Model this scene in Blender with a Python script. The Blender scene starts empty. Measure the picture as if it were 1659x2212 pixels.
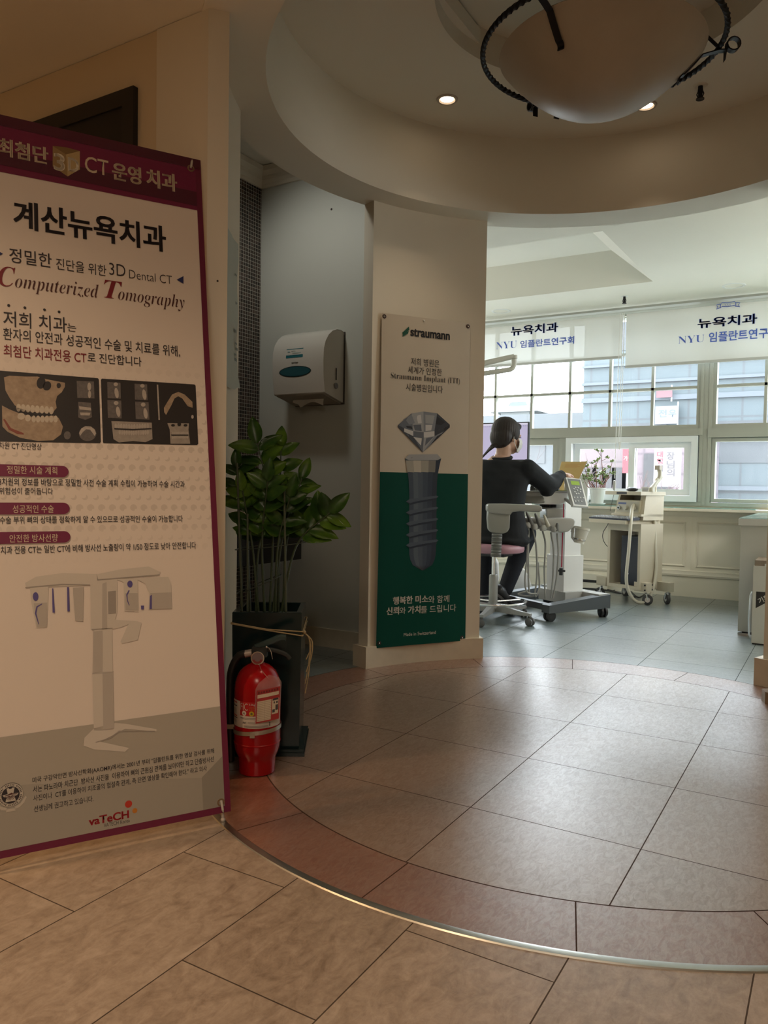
import bpy, bmesh, math, random
import numpy as np
from mathutils import Vector, Matrix
random.seed(7)
SC = bpy.context.scene
COL = SC.collection
R = math.radians
PI = math.pi
V = Vector

# ------------------------------------------------------------------ camera
CAM_H = 0.884
F_PX = 1664.0
YAW, PITCH, ROLL = -0.5347, 0.0343, 0.0154
_f = V((math.sin(YAW)*math.cos(PITCH), math.cos(YAW)*math.cos(PITCH), -math.sin(PITCH)))
_r = V((math.cos(YAW), -math.sin(YAW), 0))
_u = _r.cross(_f)
CR = _r*math.cos(ROLL) + _u*math.sin(ROLL)
CU = -_r*math.sin(ROLL) + _u*math.cos(ROLL)
CF = _f
CAM = V((0, 0, CAM_H))
cd = bpy.data.cameras.new('camera')
co = bpy.data.objects.new('camera', cd)
COL.objects.link(co)
cd.sensor_fit = 'VERTICAL'
cd.sensor_height = 36
cd.sensor_width = 27
cd.lens = F_PX*36/2212
cd.clip_start = 0.02
cd.clip_end = 400
co.matrix_world = Matrix((( CR.x, CU.x, -CF.x, 0), (CR.y, CU.y, -CF.y, 0), (CR.z, CU.z, -CF.z, CAM_H), (0, 0, 0, 1)))
SC.camera = co

# survey helpers: a sight line of the camera met with a plane of the room
def ray(x, y): return CR*((x-829.5)/F_PX) - CU*((y-1106)/F_PX) + CF
def fl(x, y, z=0.0):
    v = ray(x, y); return CAM + v*((z-CAM_H)/v.z)
def aty(x, y, Y):
    v = ray(x, y); return CAM + v*(Y/v.y)
def atx(x, y, X):
    v = ray(x, y); return CAM + v*(X/v.x)
def atp(x, y, P, n):
    v = ray(x, y); return CAM + v*((V(P)-CAM).dot(n)/v.dot(n))

# ------------------------------------------------------------------ world, exposure, lights
vs = SC.view_settings
SC.display_settings.display_device = 'sRGB'
vs.view_transform = 'Standard'
vs.look = 'None'
vs.gamma = 1.0
vs.use_curve_mapping = False
vs.exposure = 0.32
SC.cycles.max_bounces = 8
SC.cycles.diffuse_bounces = 5
SC.cycles.glossy_bounces = 4
SC.cycles.transmission_bounces = 6
SC.cycles.transparent_max_bounces = 10
SC.cycles.sample_clamp_indirect = 4.0
SC.cycles.caustics_reflective = False
SC.cycles.caustics_refractive = False
SKY = 15.0
w = bpy.data.worlds.new('sky')
SC.world = w
w.use_nodes = True
nt = w.node_tree
bg = nt.nodes['Background']
bg.inputs[1].default_value = SKY
tc = nt.nodes.new('ShaderNodeTexCoord')
sx = nt.nodes.new('ShaderNodeSeparateXYZ')
rm = nt.nodes.new('ShaderNodeMapRange')
rm.inputs[1].default_value = -0.1
rm.inputs[2].default_value = 0.5
mx = nt.nodes.new('ShaderNodeMixRGB')
mx.inputs[1].default_value = (0.97, 1.0, 0.97, 1)
mx.inputs[2].default_value = (0.90, 0.95, 0.98, 1)
nt.links.new(tc.outputs['Generated'], sx.inputs[0])
nt.links.new(sx.outputs[2], rm.inputs[0])
nt.links.new(rm.outputs[0], mx.inputs[0])
nt.links.new(mx.outputs[0], bg.inputs[0])

def light(name, typ, loc, energy, color, rot=None, **kw):
    d = bpy.data.lights.new(name, typ)
    d.energy = energy
    d.color = color
    for k, v in kw.items(): setattr(d, k, v)
    o = bpy.data.objects.new(name, d)
    o.location = loc
    if rot: o.rotation_euler = rot
    COL.objects.link(o)
    return o
# daylight arriving through the window openings (portals only guide the sky's own light)
for x0, x1, z0, z1 in ((-5.4, -1.0, 0.8, 2.4), (-0.9, 2.6, 0.8, 2.4)):
    d = light('window_portal', 'AREA', ((x0+x1)/2, 6.93, (z0+z1)/2), 1, (1, 1, 1), (R(-90), 0, 0), shape='RECTANGLE', size=x1-x0, size_y=z1-z0)
    d.data.cycles.is_portal = True

# unseen lights: fills added in the treatment room and hall, a lamp in the alcove
light('room_fill_light', 'POINT', (-4.3, 5.0, 2.0), 38, (1.0, 0.97, 0.90), shadow_soft_size=0.18)  # added fill, out of view on the left, lifts ceiling and wainscot
light('room_fill_light', 'POINT', (0.9, 5.0, 2.0), 38, (1.0, 0.97, 0.90), shadow_soft_size=0.18)  # its added counterpart on the right, also without a fixture
alc = light('alcove_lamp', 'SPOT', (-2.45, 2.62, 2.60), 13, (1.0, 0.97, 0.87), spot_size=R(92), spot_blend=1.0, shadow_soft_size=0.08)
alc.rotation_euler = V((0.0, 0.80, -0.72)).to_track_quat('-Z', 'Y').to_euler()
light('hall_fill_light', 'AREA', (0.3, -0.9, 2.22), 31, (1.0, 0.81, 0.62), (0, 0, 0), shape='RECTANGLE', size=0.9, size_y=0.6)  # added soft fill for the banner and hall, no such fitting known

# ------------------------------------------------------------------ mesh helper
def _sharp(bm, ang):
    for f in bm.faces: f.smooth = True
    for e in bm.edges:
        e.smooth = not (len(e.link_faces) != 2 or e.calc_face_angle(0) > ang)

class MB:
    def __init__(s): s.bm = bmesh.new(); s.M = Matrix()
    def _v(s, p): return s.bm.verts.new(s.M @ V(p))
    def face(s, pts):
        return s.bm.faces.new([s._v(p) for p in pts])
    def box(s, lo, hi, bevel=0.0, seg=2, rot=None, taper=None):
        lo, hi = V(lo), V(hi); c = (lo+hi)/2; h = (hi-lo)/2
        vs_ = []
        for k in (-1, 1):
            for i, j in ((-1, -1), (1, -1), (1, 1), (-1, 1)):
                t = 1 if taper is None or k < 0 else taper
                p = V((i*h.x*t, j*h.y*t, k*h.z))
                if rot: p = rot @ p
                vs_.append(s._v(c+p))
        F = [(3, 2, 1, 0), (4, 5, 6, 7), (0, 1, 5, 4), (1, 2, 6, 5), (2, 3, 7, 6), (3, 0, 4, 7)]
        fs = [s.bm.faces.new([vs_[i] for i in f]) for f in F]
        if bevel > 0: s._bev(fs, bevel, seg)
        return s
    def _bev(s, fs, w, seg, ang=0.3):
        es = list({e for f in fs for e in f.edges if e.calc_face_angle(0) > ang})
        bmesh.ops.bevel(s.bm, geom=es, offset=w, segments=seg, affect='EDGES', profile=0.5, clamp_overlap=True)
    def prism(s, poly, z0, z1, bevel=0.0, seg=2, axis='Z'):
        def P(p, z):
            if axis == 'Z': return (p[0], p[1], z)
            if axis == 'Y': return (p[0], z, p[1])
            return (z, p[0], p[1])
        a = [s._v(P(p, z0)) for p in poly]; b = [s._v(P(p, z1)) for p in poly]
        n = len(poly)
        fs = [s.bm.faces.new(a[::-1]), s.bm.faces.new(b)]
        fs += [s.bm.faces.new((a[i], a[(i+1) % n], b[(i+1) % n], b[i])) for i in range(n)]
        if bevel > 0: s._bev(fs, bevel, seg)
        return s
    def rings(s, rings, cap=True, closed=False, loop=True):
        vr = [[s._v(p) for p in r] for r in rings]
        n = len(vr[0]); m = len(vr)
        for i in range(m if closed else m-1):
            a, b = vr[i], vr[(i+1) % m]
            for j in range(n if loop else n-1):
                q = (a[j], a[(j+1) % n], b[(j+1) % n], b[j])
                try: s.bm.faces.new(q)
                except ValueError: pass
        if cap and not closed and loop:
            s.bm.faces.new(vr[0][::-1]); s.bm.faces.new(vr[-1])
        return s
    def lathe(s, prof, c=(0, 0, 0), n=32, axis='Z', a0=0, a1=2*PI, cap=True):
        full = abs(a1-a0-2*PI) < 1e-6
        c = V(c); rs = []
        k = n if full else n+1
        for r, z in prof:
            ring = []
            for i in range(k):
                a = a0+(a1-a0)*i/n
                x, y = r*math.cos(a), r*math.sin(a)
                p = (x, y, z) if axis == 'Z' else ((x, -z, y) if axis == 'Y' else (z, x, y))
                ring.append(c+V(p))
            rs.append(ring)
        return s.rings(rs, cap=cap and full, loop=full)
    def tube(s, pts, r, n=10, cap=True, closed=False, flat=1.0, up=None):
        pts = [V(p) for p in pts]; m = len(pts)
        rr = r if isinstance(r, (list, tuple)) else [r]*m
        T = []
        for i in range(m):
            a = pts[(i-1) % m] if (closed or i > 0) else pts[i]
            b = pts[(i+1) % m] if (closed or i < m-1) else pts[i]
            t = (b-a); T.append(t.normalized() if t.length > 1e-9 else V((0, 0, 1)))
        u = V(up) if up else (V((0, 0, 1)) if abs(T[0].z) < 0.9 else V((1, 0, 0)))
        rs = []
        for i in range(m):
            u = u-T[i]*u.dot(T[i])
            if u.length < 1e-6: u = T[i].orthogonal()
            u.normalize(); v = T[i].cross(u)
            rs.append([pts[i]+(u*math.cos(2*PI*j/n)+v*math.sin(2*PI*j/n)*flat)*rr[i] for j in range(n)])
        return s.rings(rs, cap=cap, closed=closed)
    def cyl(s, a, b, r, r2=None, n=20):
        return s.tube([a, b], [r, r if r2 is None else r2], n)
    def ball(s, c, r, n=16, m=10):
        rx, ry, rz = (r, r, r) if not isinstance(r, (tuple, list, Vector)) else r
        c = V(c)
        rs = []
        for i in range(m+1):
            t = PI*i/m; t = min(max(t, 0.02), PI-0.02)
            rs.append([c+V((rx*math.sin(t)*math.cos(2*PI*j/n), ry*math.sin(t)*math.sin(2*PI*j/n), -rz*math.cos(t))) for j in range(n)])
        return s.rings(rs)
    def sheet(s, grid):
        vr = [[s._v(p) for p in row] for row in grid]
        for i in range(len(vr)-1):
            for j in range(len(vr[0])-1):
                s.bm.faces.new((vr[i][j], vr[i][j+1], vr[i+1][j+1], vr[i+1][j]))
        return s
    def solidify(s, t):
        bmesh.ops.recalc_face_normals(s.bm, faces=s.bm.faces)
        bmesh.ops.solidify(s.bm, geom=s.bm.faces[:], thickness=t)
        return s
    def mesh(s, me):
        m0 = len(s.bm.verts); s.bm.from_mesh(me); return s
    def build(s, name, mat, parent=None, world=False, ang=35, recalc=True, loc=None):
        """world=True: vertices are room coordinates even under a parent"""
        if recalc: bmesh.ops.recalc_face_normals(s.bm, faces=s.bm.faces)
        if parent is not None and world:
            s.bm.transform(wm(parent).inverted())
        if loc is not None:
            s.bm.transform(Matrix.Translation(-V(loc)))
        _sharp(s.bm, R(ang))
        me = bpy.data.meshes.new(name); s.bm.to_mesh(me); s.bm.free()
        o = bpy.data.objects.new(name, me)
        me.materials.append(mat)
        if loc is not None: o.location = loc
        COL.objects.link(o)
        if parent is not None: o.parent = parent
        return o
def wm(o):
    m = o.matrix_basis.copy()
    while o.parent is not None:
        o = o.parent; m = o.matrix_basis @ m
    return m
def thing(name, label, cat, loc=(0, 0, 0), rotz=0, group=None):
    o = bpy.data.objects.new(name, None); COL.objects.link(o)
    o.empty_display_size = 0.05
    o.location = loc; o.rotation_euler = (0, 0, rotz)
    o['label'] = label; o['category'] = cat
    if group: o['group'] = group
    return o
def tag(o, label, cat, group=None):
    o['label'] = label; o['category'] = cat
    if group: o['group'] = group
    return o
def struct(o):
    o['kind'] = 'structure'; return o
def dup(root, loc=None, rotz=None, label=None):
    def cp(o, par):
        c = o.copy(); COL.objects.link(c)
        if par is not None: c.parent = par
        for ch in list(o.children): cp(ch, c)
        return c
    r = cp(root, None)
    if loc is not None: r.location = loc
    if rotz is not None: r.rotation_euler = (0, 0, rotz)
    if label: r['label'] = label
    return r
def bez(p0, p1, p2, p3, n=12):
    p0, p1, p2, p3 = map(V, (p0, p1, p2, p3)); out = []
    for i in range(n+1):
        t = i/n; u = 1-t
        out.append(p0*u**3+p1*3*u*u*t+p2*3*u*t*t+p3*t**3)
    return out
def spline(pts, n=8):
    pts = [V(p) for p in pts]; out = []
    P = [pts[0]*2-pts[1]]+pts+[pts[-1]*2-pts[-2]]
    for i in range(1, len(P)-2):
        a, b, c, d = P[i-1:i+3]
        for k in range(n):
            t = k/n
            out.append(0.5*((2*b)+(c-a)*t+(2*a-5*b+4*c-d)*t*t+(3*b-a-3*c+d)*t**3))
    out.append(pts[-1]); return out

# ------------------------------------------------------------------ materials
def lin(c):
    return tuple((x/12.92 if x <= 0.04045 else ((x+0.055)/1.055)**2.4) for x in (v/255 for v in c))
class N:
    """a node socket with arithmetic"""
    nt = None
    def __init__(s, sock): s.s = sock
    @staticmethod
    def m(op, *a):
        n = N.nt.nodes.new('ShaderNodeMath'); n.operation = op
        for i, x in enumerate(a):
            if isinstance(x, N): N.nt.links.new(x.s, n.inputs[i])
            else: n.inputs[i].default_value = x
        return N(n.outputs[0])
    def __add__(s, o): return N.m('ADD', s, o)
    __radd__ = __add__
    def __sub__(s, o): return N.m('SUBTRACT', s, o)
    def __rsub__(s, o): return N.m('SUBTRACT', o, s)
    def __mul__(s, o): return N.m('MULTIPLY', s, o)
    __rmul__ = __mul__
    def __truediv__(s, o): return N.m('DIVIDE', s, o)
    def __lt__(s, o): return N.m('LESS_THAN', s, o)
    def __gt__(s, o): return N.m('GREATER_THAN', s, o)
    def fl(s): return N.m('FLOOR', s)
    def fr(s): return N.m('FRACT', s)
    def ab(s): return N.m('ABSOLUTE', s)
    def sq(s): return N.m('SQRT', s)
    def mx(s, o): return N.m('MAXIMUM', s, o)
    def mn(s, o): return N.m('MINIMUM', s, o)
    def mod(s, o): return N.m('FLOORED_MODULO', s, o)
def vec(x, y, z=0.0):
    n = N.nt.nodes.new('ShaderNodeCombineXYZ')
    for i, a in enumerate((x, y, z)):
        if isinstance(a, N): N.nt.links.new(a.s, n.inputs[i])
        else: n.inputs[i].default_value = a
    return N(n.outputs[0])
def objxyz():
    t = N.nt.nodes.new('ShaderNodeTexCoord'); s = N.nt.nodes.new('ShaderNodeSeparateXYZ')
    N.nt.links.new(t.outputs['Object'], s.inputs[0])
    return N(s.outputs[0]), N(s.outputs[1]), N(s.outputs[2])
def noise(v, scale, detail=4, rough=0.55, dist=0.0):
    n = N.nt.nodes.new('ShaderNodeTexNoise')
    if v is not None: N.nt.links.new(v.s, n.inputs['Vector'])
    n.inputs['Scale'].default_value = scale; n.inputs['Detail'].default_value = detail
    n.inputs['Roughness'].default_value = rough; n.inputs['Distortion'].default_value = dist
    return N(n.outputs[0])
def white(v):
    n = N.nt.nodes.new('ShaderNodeTexWhiteNoise'); n.noise_dimensions = '3D'
    N.nt.links.new(v.s, n.inputs['Vector']); return N(n.outputs['Value'])
def mixc(f, a, b):
    n = N.nt.nodes.new('ShaderNodeMixRGB')
    for i, x in ((0, f), (1, a), (2, b)):
        if isinstance(x, N): N.nt.links.new(x.s, n.inputs[i])
        elif i == 0: n.inputs[0].default_value = x
        else: n.inputs[i].default_value = (*x, 1)
    return N(n.outputs[0])
def ramp(f, stops):
    n = N.nt.nodes.new('ShaderNodeValToRGB'); N.nt.links.new(f.s, n.inputs[0])
    e = n.color_ramp.elements
    while len(e) < len(stops): e.new(0.5)
    for k, (p, c) in zip(e, stops):
        k.position = p; k.color = (*c, 1) if len(c) == 3 else c
    return N(n.outputs[0])
def newmat(name):
    m = bpy.data.materials.new(name); m.use_nodes = True
    N.nt = m.node_tree
    return m, m.node_tree.nodes['Principled BSDF']
def setc(b, inp, val):
    if isinstance(val, N): N.nt.links.new(val.s, b.inputs[inp])
    elif isinstance(val, (tuple, list)): b.inputs[inp].default_value = (*val, 1)
    else: b.inputs[inp].default_value = val
def bump(b, h, strength=0.2, dist=0.002):
    n = N.nt.nodes.new('ShaderNodeBump'); n.inputs['Strength'].default_value = strength; n.inputs['Distance'].default_value = dist
    N.nt.links.new(h.s, n.inputs['Height']); N.nt.links.new(n.outputs[0], b.inputs['Normal'])
_mc = {}
def M(name, col, rough=0.5, metal=0.0, var=0.06, scale=9.0, bmp=0.0, bscale=120.0, spec=0.5, **kw):
    """plain material: base colour with slight mottling, optional fine bump"""
    if name in _mc: return _mc[name]
    m, b = newmat(name)
    c = lin(col) if max(col) > 1.0 else col
    t = N.nt.nodes.new('ShaderNodeTexCoord'); tv = N(t.outputs['Object'])
    if var > 0:
        f = noise(tv, scale, 3)
        setc(b, 'Base Color', mixc(f, tuple(x*(1-var) for x in c), tuple(min(1, x*(1+var)) for x in c)))
    else: setc(b, 'Base Color', c)
    b.inputs['Roughness'].default_value = rough
    b.inputs['Metallic'].default_value = metal
    b.inputs['Specular IOR Level'].default_value = spec
    if bmp > 0: bump(b, noise(tv, bscale, 3), bmp, 0.001)
    for k, v in kw.items(): setc(b, k, v)
    m.diffuse_color = (*c, 1)
    _mc[name] = m; return m
def emit(name, col, strength):
    if name in _mc: return _mc[name]
    m, b = newmat(name)
    setc(b, 'Base Color', (0.02, 0.02, 0.02)); setc(b, 'Emission Color', lin(col)); b.inputs['Emission Strength'].default_value = strength
    _mc[name] = m; return m

# ------------------------------------------------------------------ lettering
_tc = {}
def text_mesh(s, bold=0.0, space=1.0):
    """outline of a string at unit size; returns (bmesh-ready mesh, width, ymin, ymax)"""
    k = (s, bold, space)
    if k in _tc: return _tc[k]
    c = bpy.data.curves.new('lettering', 'FONT'); c.body = s; c.size = 1.0; c.offset = bold; c.resolution_u = 3; c.space_character = space
    o = bpy.data.objects.new('lettering', c)
    me = bpy.data.meshes.new_from_object(o)
    bpy.data.objects.remove(o); bpy.data.curves.remove(c)
    co_ = np.zeros(len(me.vertices)*3, 'f'); me.vertices.foreach_get('co', co_); co_ = co_.reshape(-1, 3)
    res = (me, co_[:, 0].min(), co_[:, 0].max(), co_[:, 1].min(), co_[:, 1].max())
    _tc[k] = res; return res
class LM:
    """several lines of print that share an ink: every line becomes a part of its own"""
    def __init__(s): s.items = []
    def new(s): s.items.append(MB()); return s.items[-1]
    def face(s, pts): return s.new().face(pts)
    def sheet(s, g): return s.new().sheet(g)
    def tube(s, *a, **k): return s.new().tube(*a, **k)
    def build(s, *a, **k): return [m.build(*a, **k) for m in s.items][-1]
def letters(mb, s, fn, u0, u1, v0, v1, bold=0.0, shear=0.0, space=1.0):
    """lay a string into the rectangle u0..u1 x v0..v1 of a surface, fn(u, v) -> point"""
    if isinstance(mb, LM): mb = mb.new()
    if bold > 0.024:
        k = (bold-0.018)*(v1-v0)*1.0
        for q in (-k, k): letters(mb, s, fn, u0+q, u1+q, v0, v1, 0.018, shear, space)
        return mb
    me, x0, x1, y0, y1 = text_mesh(s, bold, space)
    bm2 = bmesh.new(); bm2.from_mesh(me)
    mp = {}
    for v in bm2.verts:
        a = (v.co.x-x0)/(x1-x0); b = (v.co.y-y0)/(y1-y0)
        mp[v.index] = mb._v(fn(u0+(u1-u0)*a+shear*(b-0.5)*(v1-v0), v0+(v1-v0)*b))
    bm2.verts.ensure_lookup_table()
    for f in bm2.faces:
        try: mb.bm.faces.new([mp[v.index] for v in f.verts])
        except ValueError: pass
    bm2.free()
    return mb
def _math(s, U, L):
    return ''.join(chr(U+ord(c)-65) if 'A' <= c <= 'Z' else (chr(L+ord(c)-97) if 'a' <= c <= 'z' else c) for c in s)
def serif_bold(s): return _math(s, 0x1D400, 0x1D41A)
def serif_bi(s): return _math(s, 0x1D468, 0x1D482)
# ================================================================== SETTING
CX, CY = -0.76, 2.70            # axis of the round ceiling
Z_LOW, Z_UP, Z_ROOM = 2.235, 2.60, 2.42
R_IN, R_FACE, R_OUT = 1.14, 1.27, 1.345
def pol(a, r, z=None):
    x, y = CX+r*math.cos(R(a)), CY+r*math.sin(R(a))
    return V((x, y)) if z is None else V((x, y, z))

paint = M('cream_paint', (0.72, 0.675, 0.57), 0.55, var=0.03, scale=2.0, bmp=0.05, bscale=60)
paint_hall = M('warm_cream_paint', (0.66, 0.56, 0.40), 0.6, var=0.03, scale=2.0, bmp=0.05, bscale=60)
paint_grey = M('grey_green_paint', (0.52, 0.535, 0.49), 0.5, var=0.03, scale=2.0, bmp=0.04, bscale=60)
ceil_paint = M('ceiling_paint', (0.74, 0.71, 0.62), 0.7, var=0.02, scale=3.0)
white_frame = M('painted_window_frame', (0.36, 0.365, 0.315), 0.45, var=0.03, scale=6)

# ---- floor: four kinds of tile laid in one plane
def floor_material():
    m, b = newmat('floor_tiles')
    x, y, z = objxyz()
    def dist(cx, cy):
        return ((x-cx)*(x-cx)+(y-cy)*(y-cy)).sq()
    d_in, d_out = dist(-0.778, 2.658), dist(-0.791, 2.667)
    inner = d_in < 1.094
    disc = d_out < 1.296
    ring = disc-inner
    back = (y > 2.35)*(1-disc)
    def line(u, per, ph, w):
        return ((((u-ph)/per+0.5).fr()-0.5).ab()*per) < (w/2)
    T = 0.457
    # inner disc
    g_in = line(x, T, -0.853, 0.003).mx(line(y, T, 2.390, 0.003))
    id_in = white(vec(((x+0.853)/T).fl(), ((y-2.390)/T).fl(), 1.0))
    # far room
    g_bk = line(x, T, -0.853, 0.003).mx(line(y, T, 4.16, 0.003))
    id_bk = white(vec(((x+0.853)/T).fl(), ((y-4.16)/T).fl(), 2.0))
    # hall planks, half-bond
    P = 0.3043
    col = ((x+1.327)/P).fl()
    yo = y-1.018-0.305*col.mod(2.0)
    yo = yo+0.305
    g_hl = line(x, P, -1.327, 0.0028).mx(line(yo, 0.61, 0.0, 0.0028))
    id_hl = white(vec(col, (yo/0.61).fl(), 3.0))
    # ring joints: short radial cuts
    ang = N.m('ARCTAN2', y-2.667, x+0.791)
    g_rg = None
    for a in (-113.0, -92.9, -72.7, -53.5, -30, 0, 25, 50, 82.0, 106.9, 130.2, 158, 186, 208, 228):
        px, py = math.cos(R(a)), math.sin(R(a))
        cr = ((x+0.791)*py-(y-2.667)*px).ab() < 0.0016
        dt = ((x+0.791)*px+(y-2.667)*py) > 0
        t = cr*dt
        g_rg = t if g_rg is None else g_rg.mx(t)
    rim = ((d_in-1.094).ab() < 0.0022).mx(((d_out-1.296).ab() < 0.0022)*(y > 2.35))
    tv = vec(x, y, z)
    n1 = noise(vec(x*9.0, y*4.5, id_hl*9.0), 3.2, 9, 0.72, 0.9)
    n2 = noise(tv, 55.0, 5, 0.7)
    n3 = noise(tv, 5.0, 4, 0.6)
    streak = noise(vec(x*3.0, y*22.0, 0.0), 2.2, 5, 0.65, 0.3)
    scr = noise(vec(x*14.0, y*5.0, 0.0), 3.0, 6, 0.7, 0.4)
    fleck = ramp(noise(vec(x*34.0, y*13.0, 0.0), 2.2, 8, 0.75, 1.2), [(0.40, (0, 0, 0)), (0.62, (1, 1, 1))])
    hall_c = ramp(n1*0.62+n2*0.28+id_hl*0.10, [(0.34, (0.19, 0.135, 0.096)), (0.50, (0.325, 0.25, 0.19)), (0.64, (0.43, 0.345, 0.275))])
    in_c = ramp(n2*0.5+n3*0.35+id_in*0.15, [(0.3, (0.17, 0.097, 0.060)), (0.55, (0.232, 0.138, 0.091)), (0.75, (0.30, 0.19, 0.133))])
    rg_c = ramp(n2*0.6+n3*0.4, [(0.3, (0.145, 0.050, 0.026)), (0.55, (0.215, 0.084, 0.045)), (0.75, (0.29, 0.135, 0.085))])
    bk_c = ramp(streak*0.7+id_bk*0.15+n2*0.15, [(0.3, (0.105, 0.135, 0.138)), (0.55, (0.165, 0.20, 0.20)), (0.75, (0.25, 0.285, 0.275))])
    c = mixc(inner, hall_c, in_c)
    c = mixc(ring, c, rg_c)
    c = mixc(back, c, bk_c)
    g = (g_in*inner).mx(g_bk*back).mx(g_hl*(1-disc)*(1-back)).mx(g_rg*ring).mx(rim)
    c = mixc(fleck*(inner*0.28+ring*0.12), c, (0.42, 0.33, 0.27))
    c = mixc(g*0.82, c, (0.018, 0.012, 0.010))
    setc(b, 'Base Color', c)
    hallm = (1-disc)*(1-back)
    setc(b, 'Roughness', n2*0.10+scr*0.16+0.20+hallm*0.02+g*0.3)
    setc(b, 'Specular IOR Level', (1.0-hallm*0.35)*(1-g*0.9))
    setc(b, 'Coat Weight', (1-hallm*0.75-back*0.55)*(1-g)*(scr*0.5+fleck*0.55+0.5))
    b.inputs['Coat Roughness'].default_value = 0.31; b.inputs['Coat IOR'].default_value = 2.45
    bump(b, n2*0.5+noise(tv, 18.0, 3)*0.6-g*1.2+fleck*0.5, 0.24, 0.0012)
    return m
fm = floor_material()
mb = MB()
mb.face([(-6.5, -3.2, 0), (3.2, -3.2, 0), (3.2, 7.0, 0), (-6.5, 7.0, 0)])
struct(mb.build('floor', fm))
# metal edging strip of the round floor
strip_m = M('brushed_edging_strip', (0.55, 0.54, 0.50), 0.28, metal=1.0, var=0.12, scale=40)
mb = MB()
n = 120; rs = []
for i in range(n+1):
    a = R(-165+i*(170)/n)
    c_, s_ = math.cos(a), math.sin(a)
    rs.append([(-0.791+c_*r, 2.667+s_*r, h) for r, h in ((1.2925, 0.0), (1.2935, 0.002), (1.300, 0.003), (1.312, 0.0025), (1.3145, 0.0))])
mb.rings(rs, loop=True)
struct(mb.build('trim_1', strip_m))

# ---- ceilings
def ring_plate(name, r0, r1, z, mat, a0=0, a1=360, n=96):
    mb = MB(); g = []
    for i in range(n+1):
        a = a0+(a1-a0)*i/n
        g.append([pol(a, r0, z), pol(a, r1, z)])
    mb.sheet(g); return struct(mb.build(name, mat))
# soffit ring, inner drum, upper disc with its round recess
mb = MB()
mb.lathe([(R_OUT, Z_LOW), (R_IN, Z_LOW), (R_IN, Z_UP), (R_OUT, Z_UP+0.02)], (CX, CY, 0), 128, cap=False)
mb.lathe([(R_OUT, Z_UP+0.02), (R_OUT, Z_LOW)], (CX, CY, 0), 128, cap=False)
struct(mb.build('ceiling_ring', ceil_paint, ang=30))
mb = MB()
mb.lathe([(R_IN+0.05, Z_UP), (0.575, Z_UP), (0.575, Z_UP+0.13), (0.001, Z_UP+0.13)], (CX, CY, 0), 128, cap=False)
struct(mb.build('ceiling_round', ceil_paint, ang=30))
# hall ceiling: level with the soffit, running up to it
mb = MB()
g = []
for i in range(61):
    a = -200+i*220/60
    p = pol(a, R_OUT-0.01, Z_LOW+0.001)
    d = V((math.cos(R(a)), math.sin(R(a))))
    g.append([p, (p.x+d.x*0.6, min(p.y+d.y*0.6, 3.3), p.z)])
mb.face([(-1.55, -3.2, Z_LOW+0.002), (3.2, -3.2, Z_LOW+0.002), (3.2, 3.5, Z_LOW+0.002), (-1.55, 1.9, Z_LOW+0.002)])
mb.face([(-6.5, -3.2, Z_LOW+0.002), (-1.55, -3.2, Z_LOW+0.002), (-1.55, 1.71, Z_LOW+0.002), (-6.5, 1.71, Z_LOW+0.002)])
h = struct(mb.build('ceiling_hall', ceil_paint))
# cut the round opening out of the hall ceiling
bm = bmesh.new(); bm.from_mesh(h.data)
bmesh.ops.triangulate(bm, faces=bm.faces)
bmesh.ops.subdivide_edges(bm, edges=bm.edges, cuts=90, use_grid_fill=True)
bmesh.ops.delete(bm, geom=[f for f in bm.faces if (f.calc_center_median().xy-V((CX, CY))).length < R_OUT-0.04], context='FACES')
bm.to_mesh(h.data); bm.free()
# treatment room ceiling with a sloping tray
mb = MB()
x0, x1, y0, y1 = -3.6, -1.27, 4.65, 5.94
i_ = 0.24; zt = 2.62
z = Z_ROOM
O = [(-6.5, 3.55), (3.2, 3.55), (3.2, 7.0), (-6.5, 7.0)]
Q = [(x0, y0), (x1, y0), (x1+0.03, y1), (x0, y1)]
for k in range(4):
    a, b_, c_, d_ = O[k], O[(k+1) % 4], Q[(k+1) % 4], Q[k]
    if k == 0: continue
    mb.face([(*a, z), (*b_, z), (*c_, z), (*d_, z)])
# front strip follows the round soffit
fr = [(-6.5, 3.55), (-1.82, 3.55)]+[tuple(pol(a, R_OUT-0.02)) for a in range(140, 37, -3)]+[(3.2, 3.55)]
fr = [p for p in fr]
for i in range(len(fr)-1):
    a, b_ = fr[i], fr[i+1]
    t0 = min(max((a[0]-x0)/(x1-x0), 0), 1); t1 = min(max((b_[0]-x0)/(x1-x0), 0), 1)
    pts = [(*a, z), (*b_, z), (x0+(x1-x0)*t1, y0, z)]
    if t1-t0 > 1e-4: pts.append((x0+(x1-x0)*t0, y0, z))
    mb.face(pts)
S = [(x0+i_, y0+i_), (x1-i_, y0+i_), (x1-i_+0.02, y1-i_), (x0+i_, y1-i_)]
for k in range(4):
    mb.face([(*Q[k], z), (*Q[(k+1) % 4], z), (*S[(k+1) % 4], zt), (*S[k], zt)])
mb.face([(*p, zt) for p in S])
struct(mb.build('ceiling_treatment', ceil_paint, recalc=False, ang=5))
# alcove ceiling
mb = MB(); mb.box((-3.1, 1.7, 2.66), (-1.3, 3.56, 2.72)); struct(mb.build('ceiling_alcove', ceil_paint))

mb = MB(); mb.box((-6.8, -3.5, 2.745), (3.4, 7.1, 2.85)); struct(mb.build('ceiling_slab', ceil_paint))
mb = MB(); mb.box((-6.6, -3.3, 0), (-6.45, 1.8, 2.76)); struct(mb.build('wall_hall_end', paint))

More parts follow.
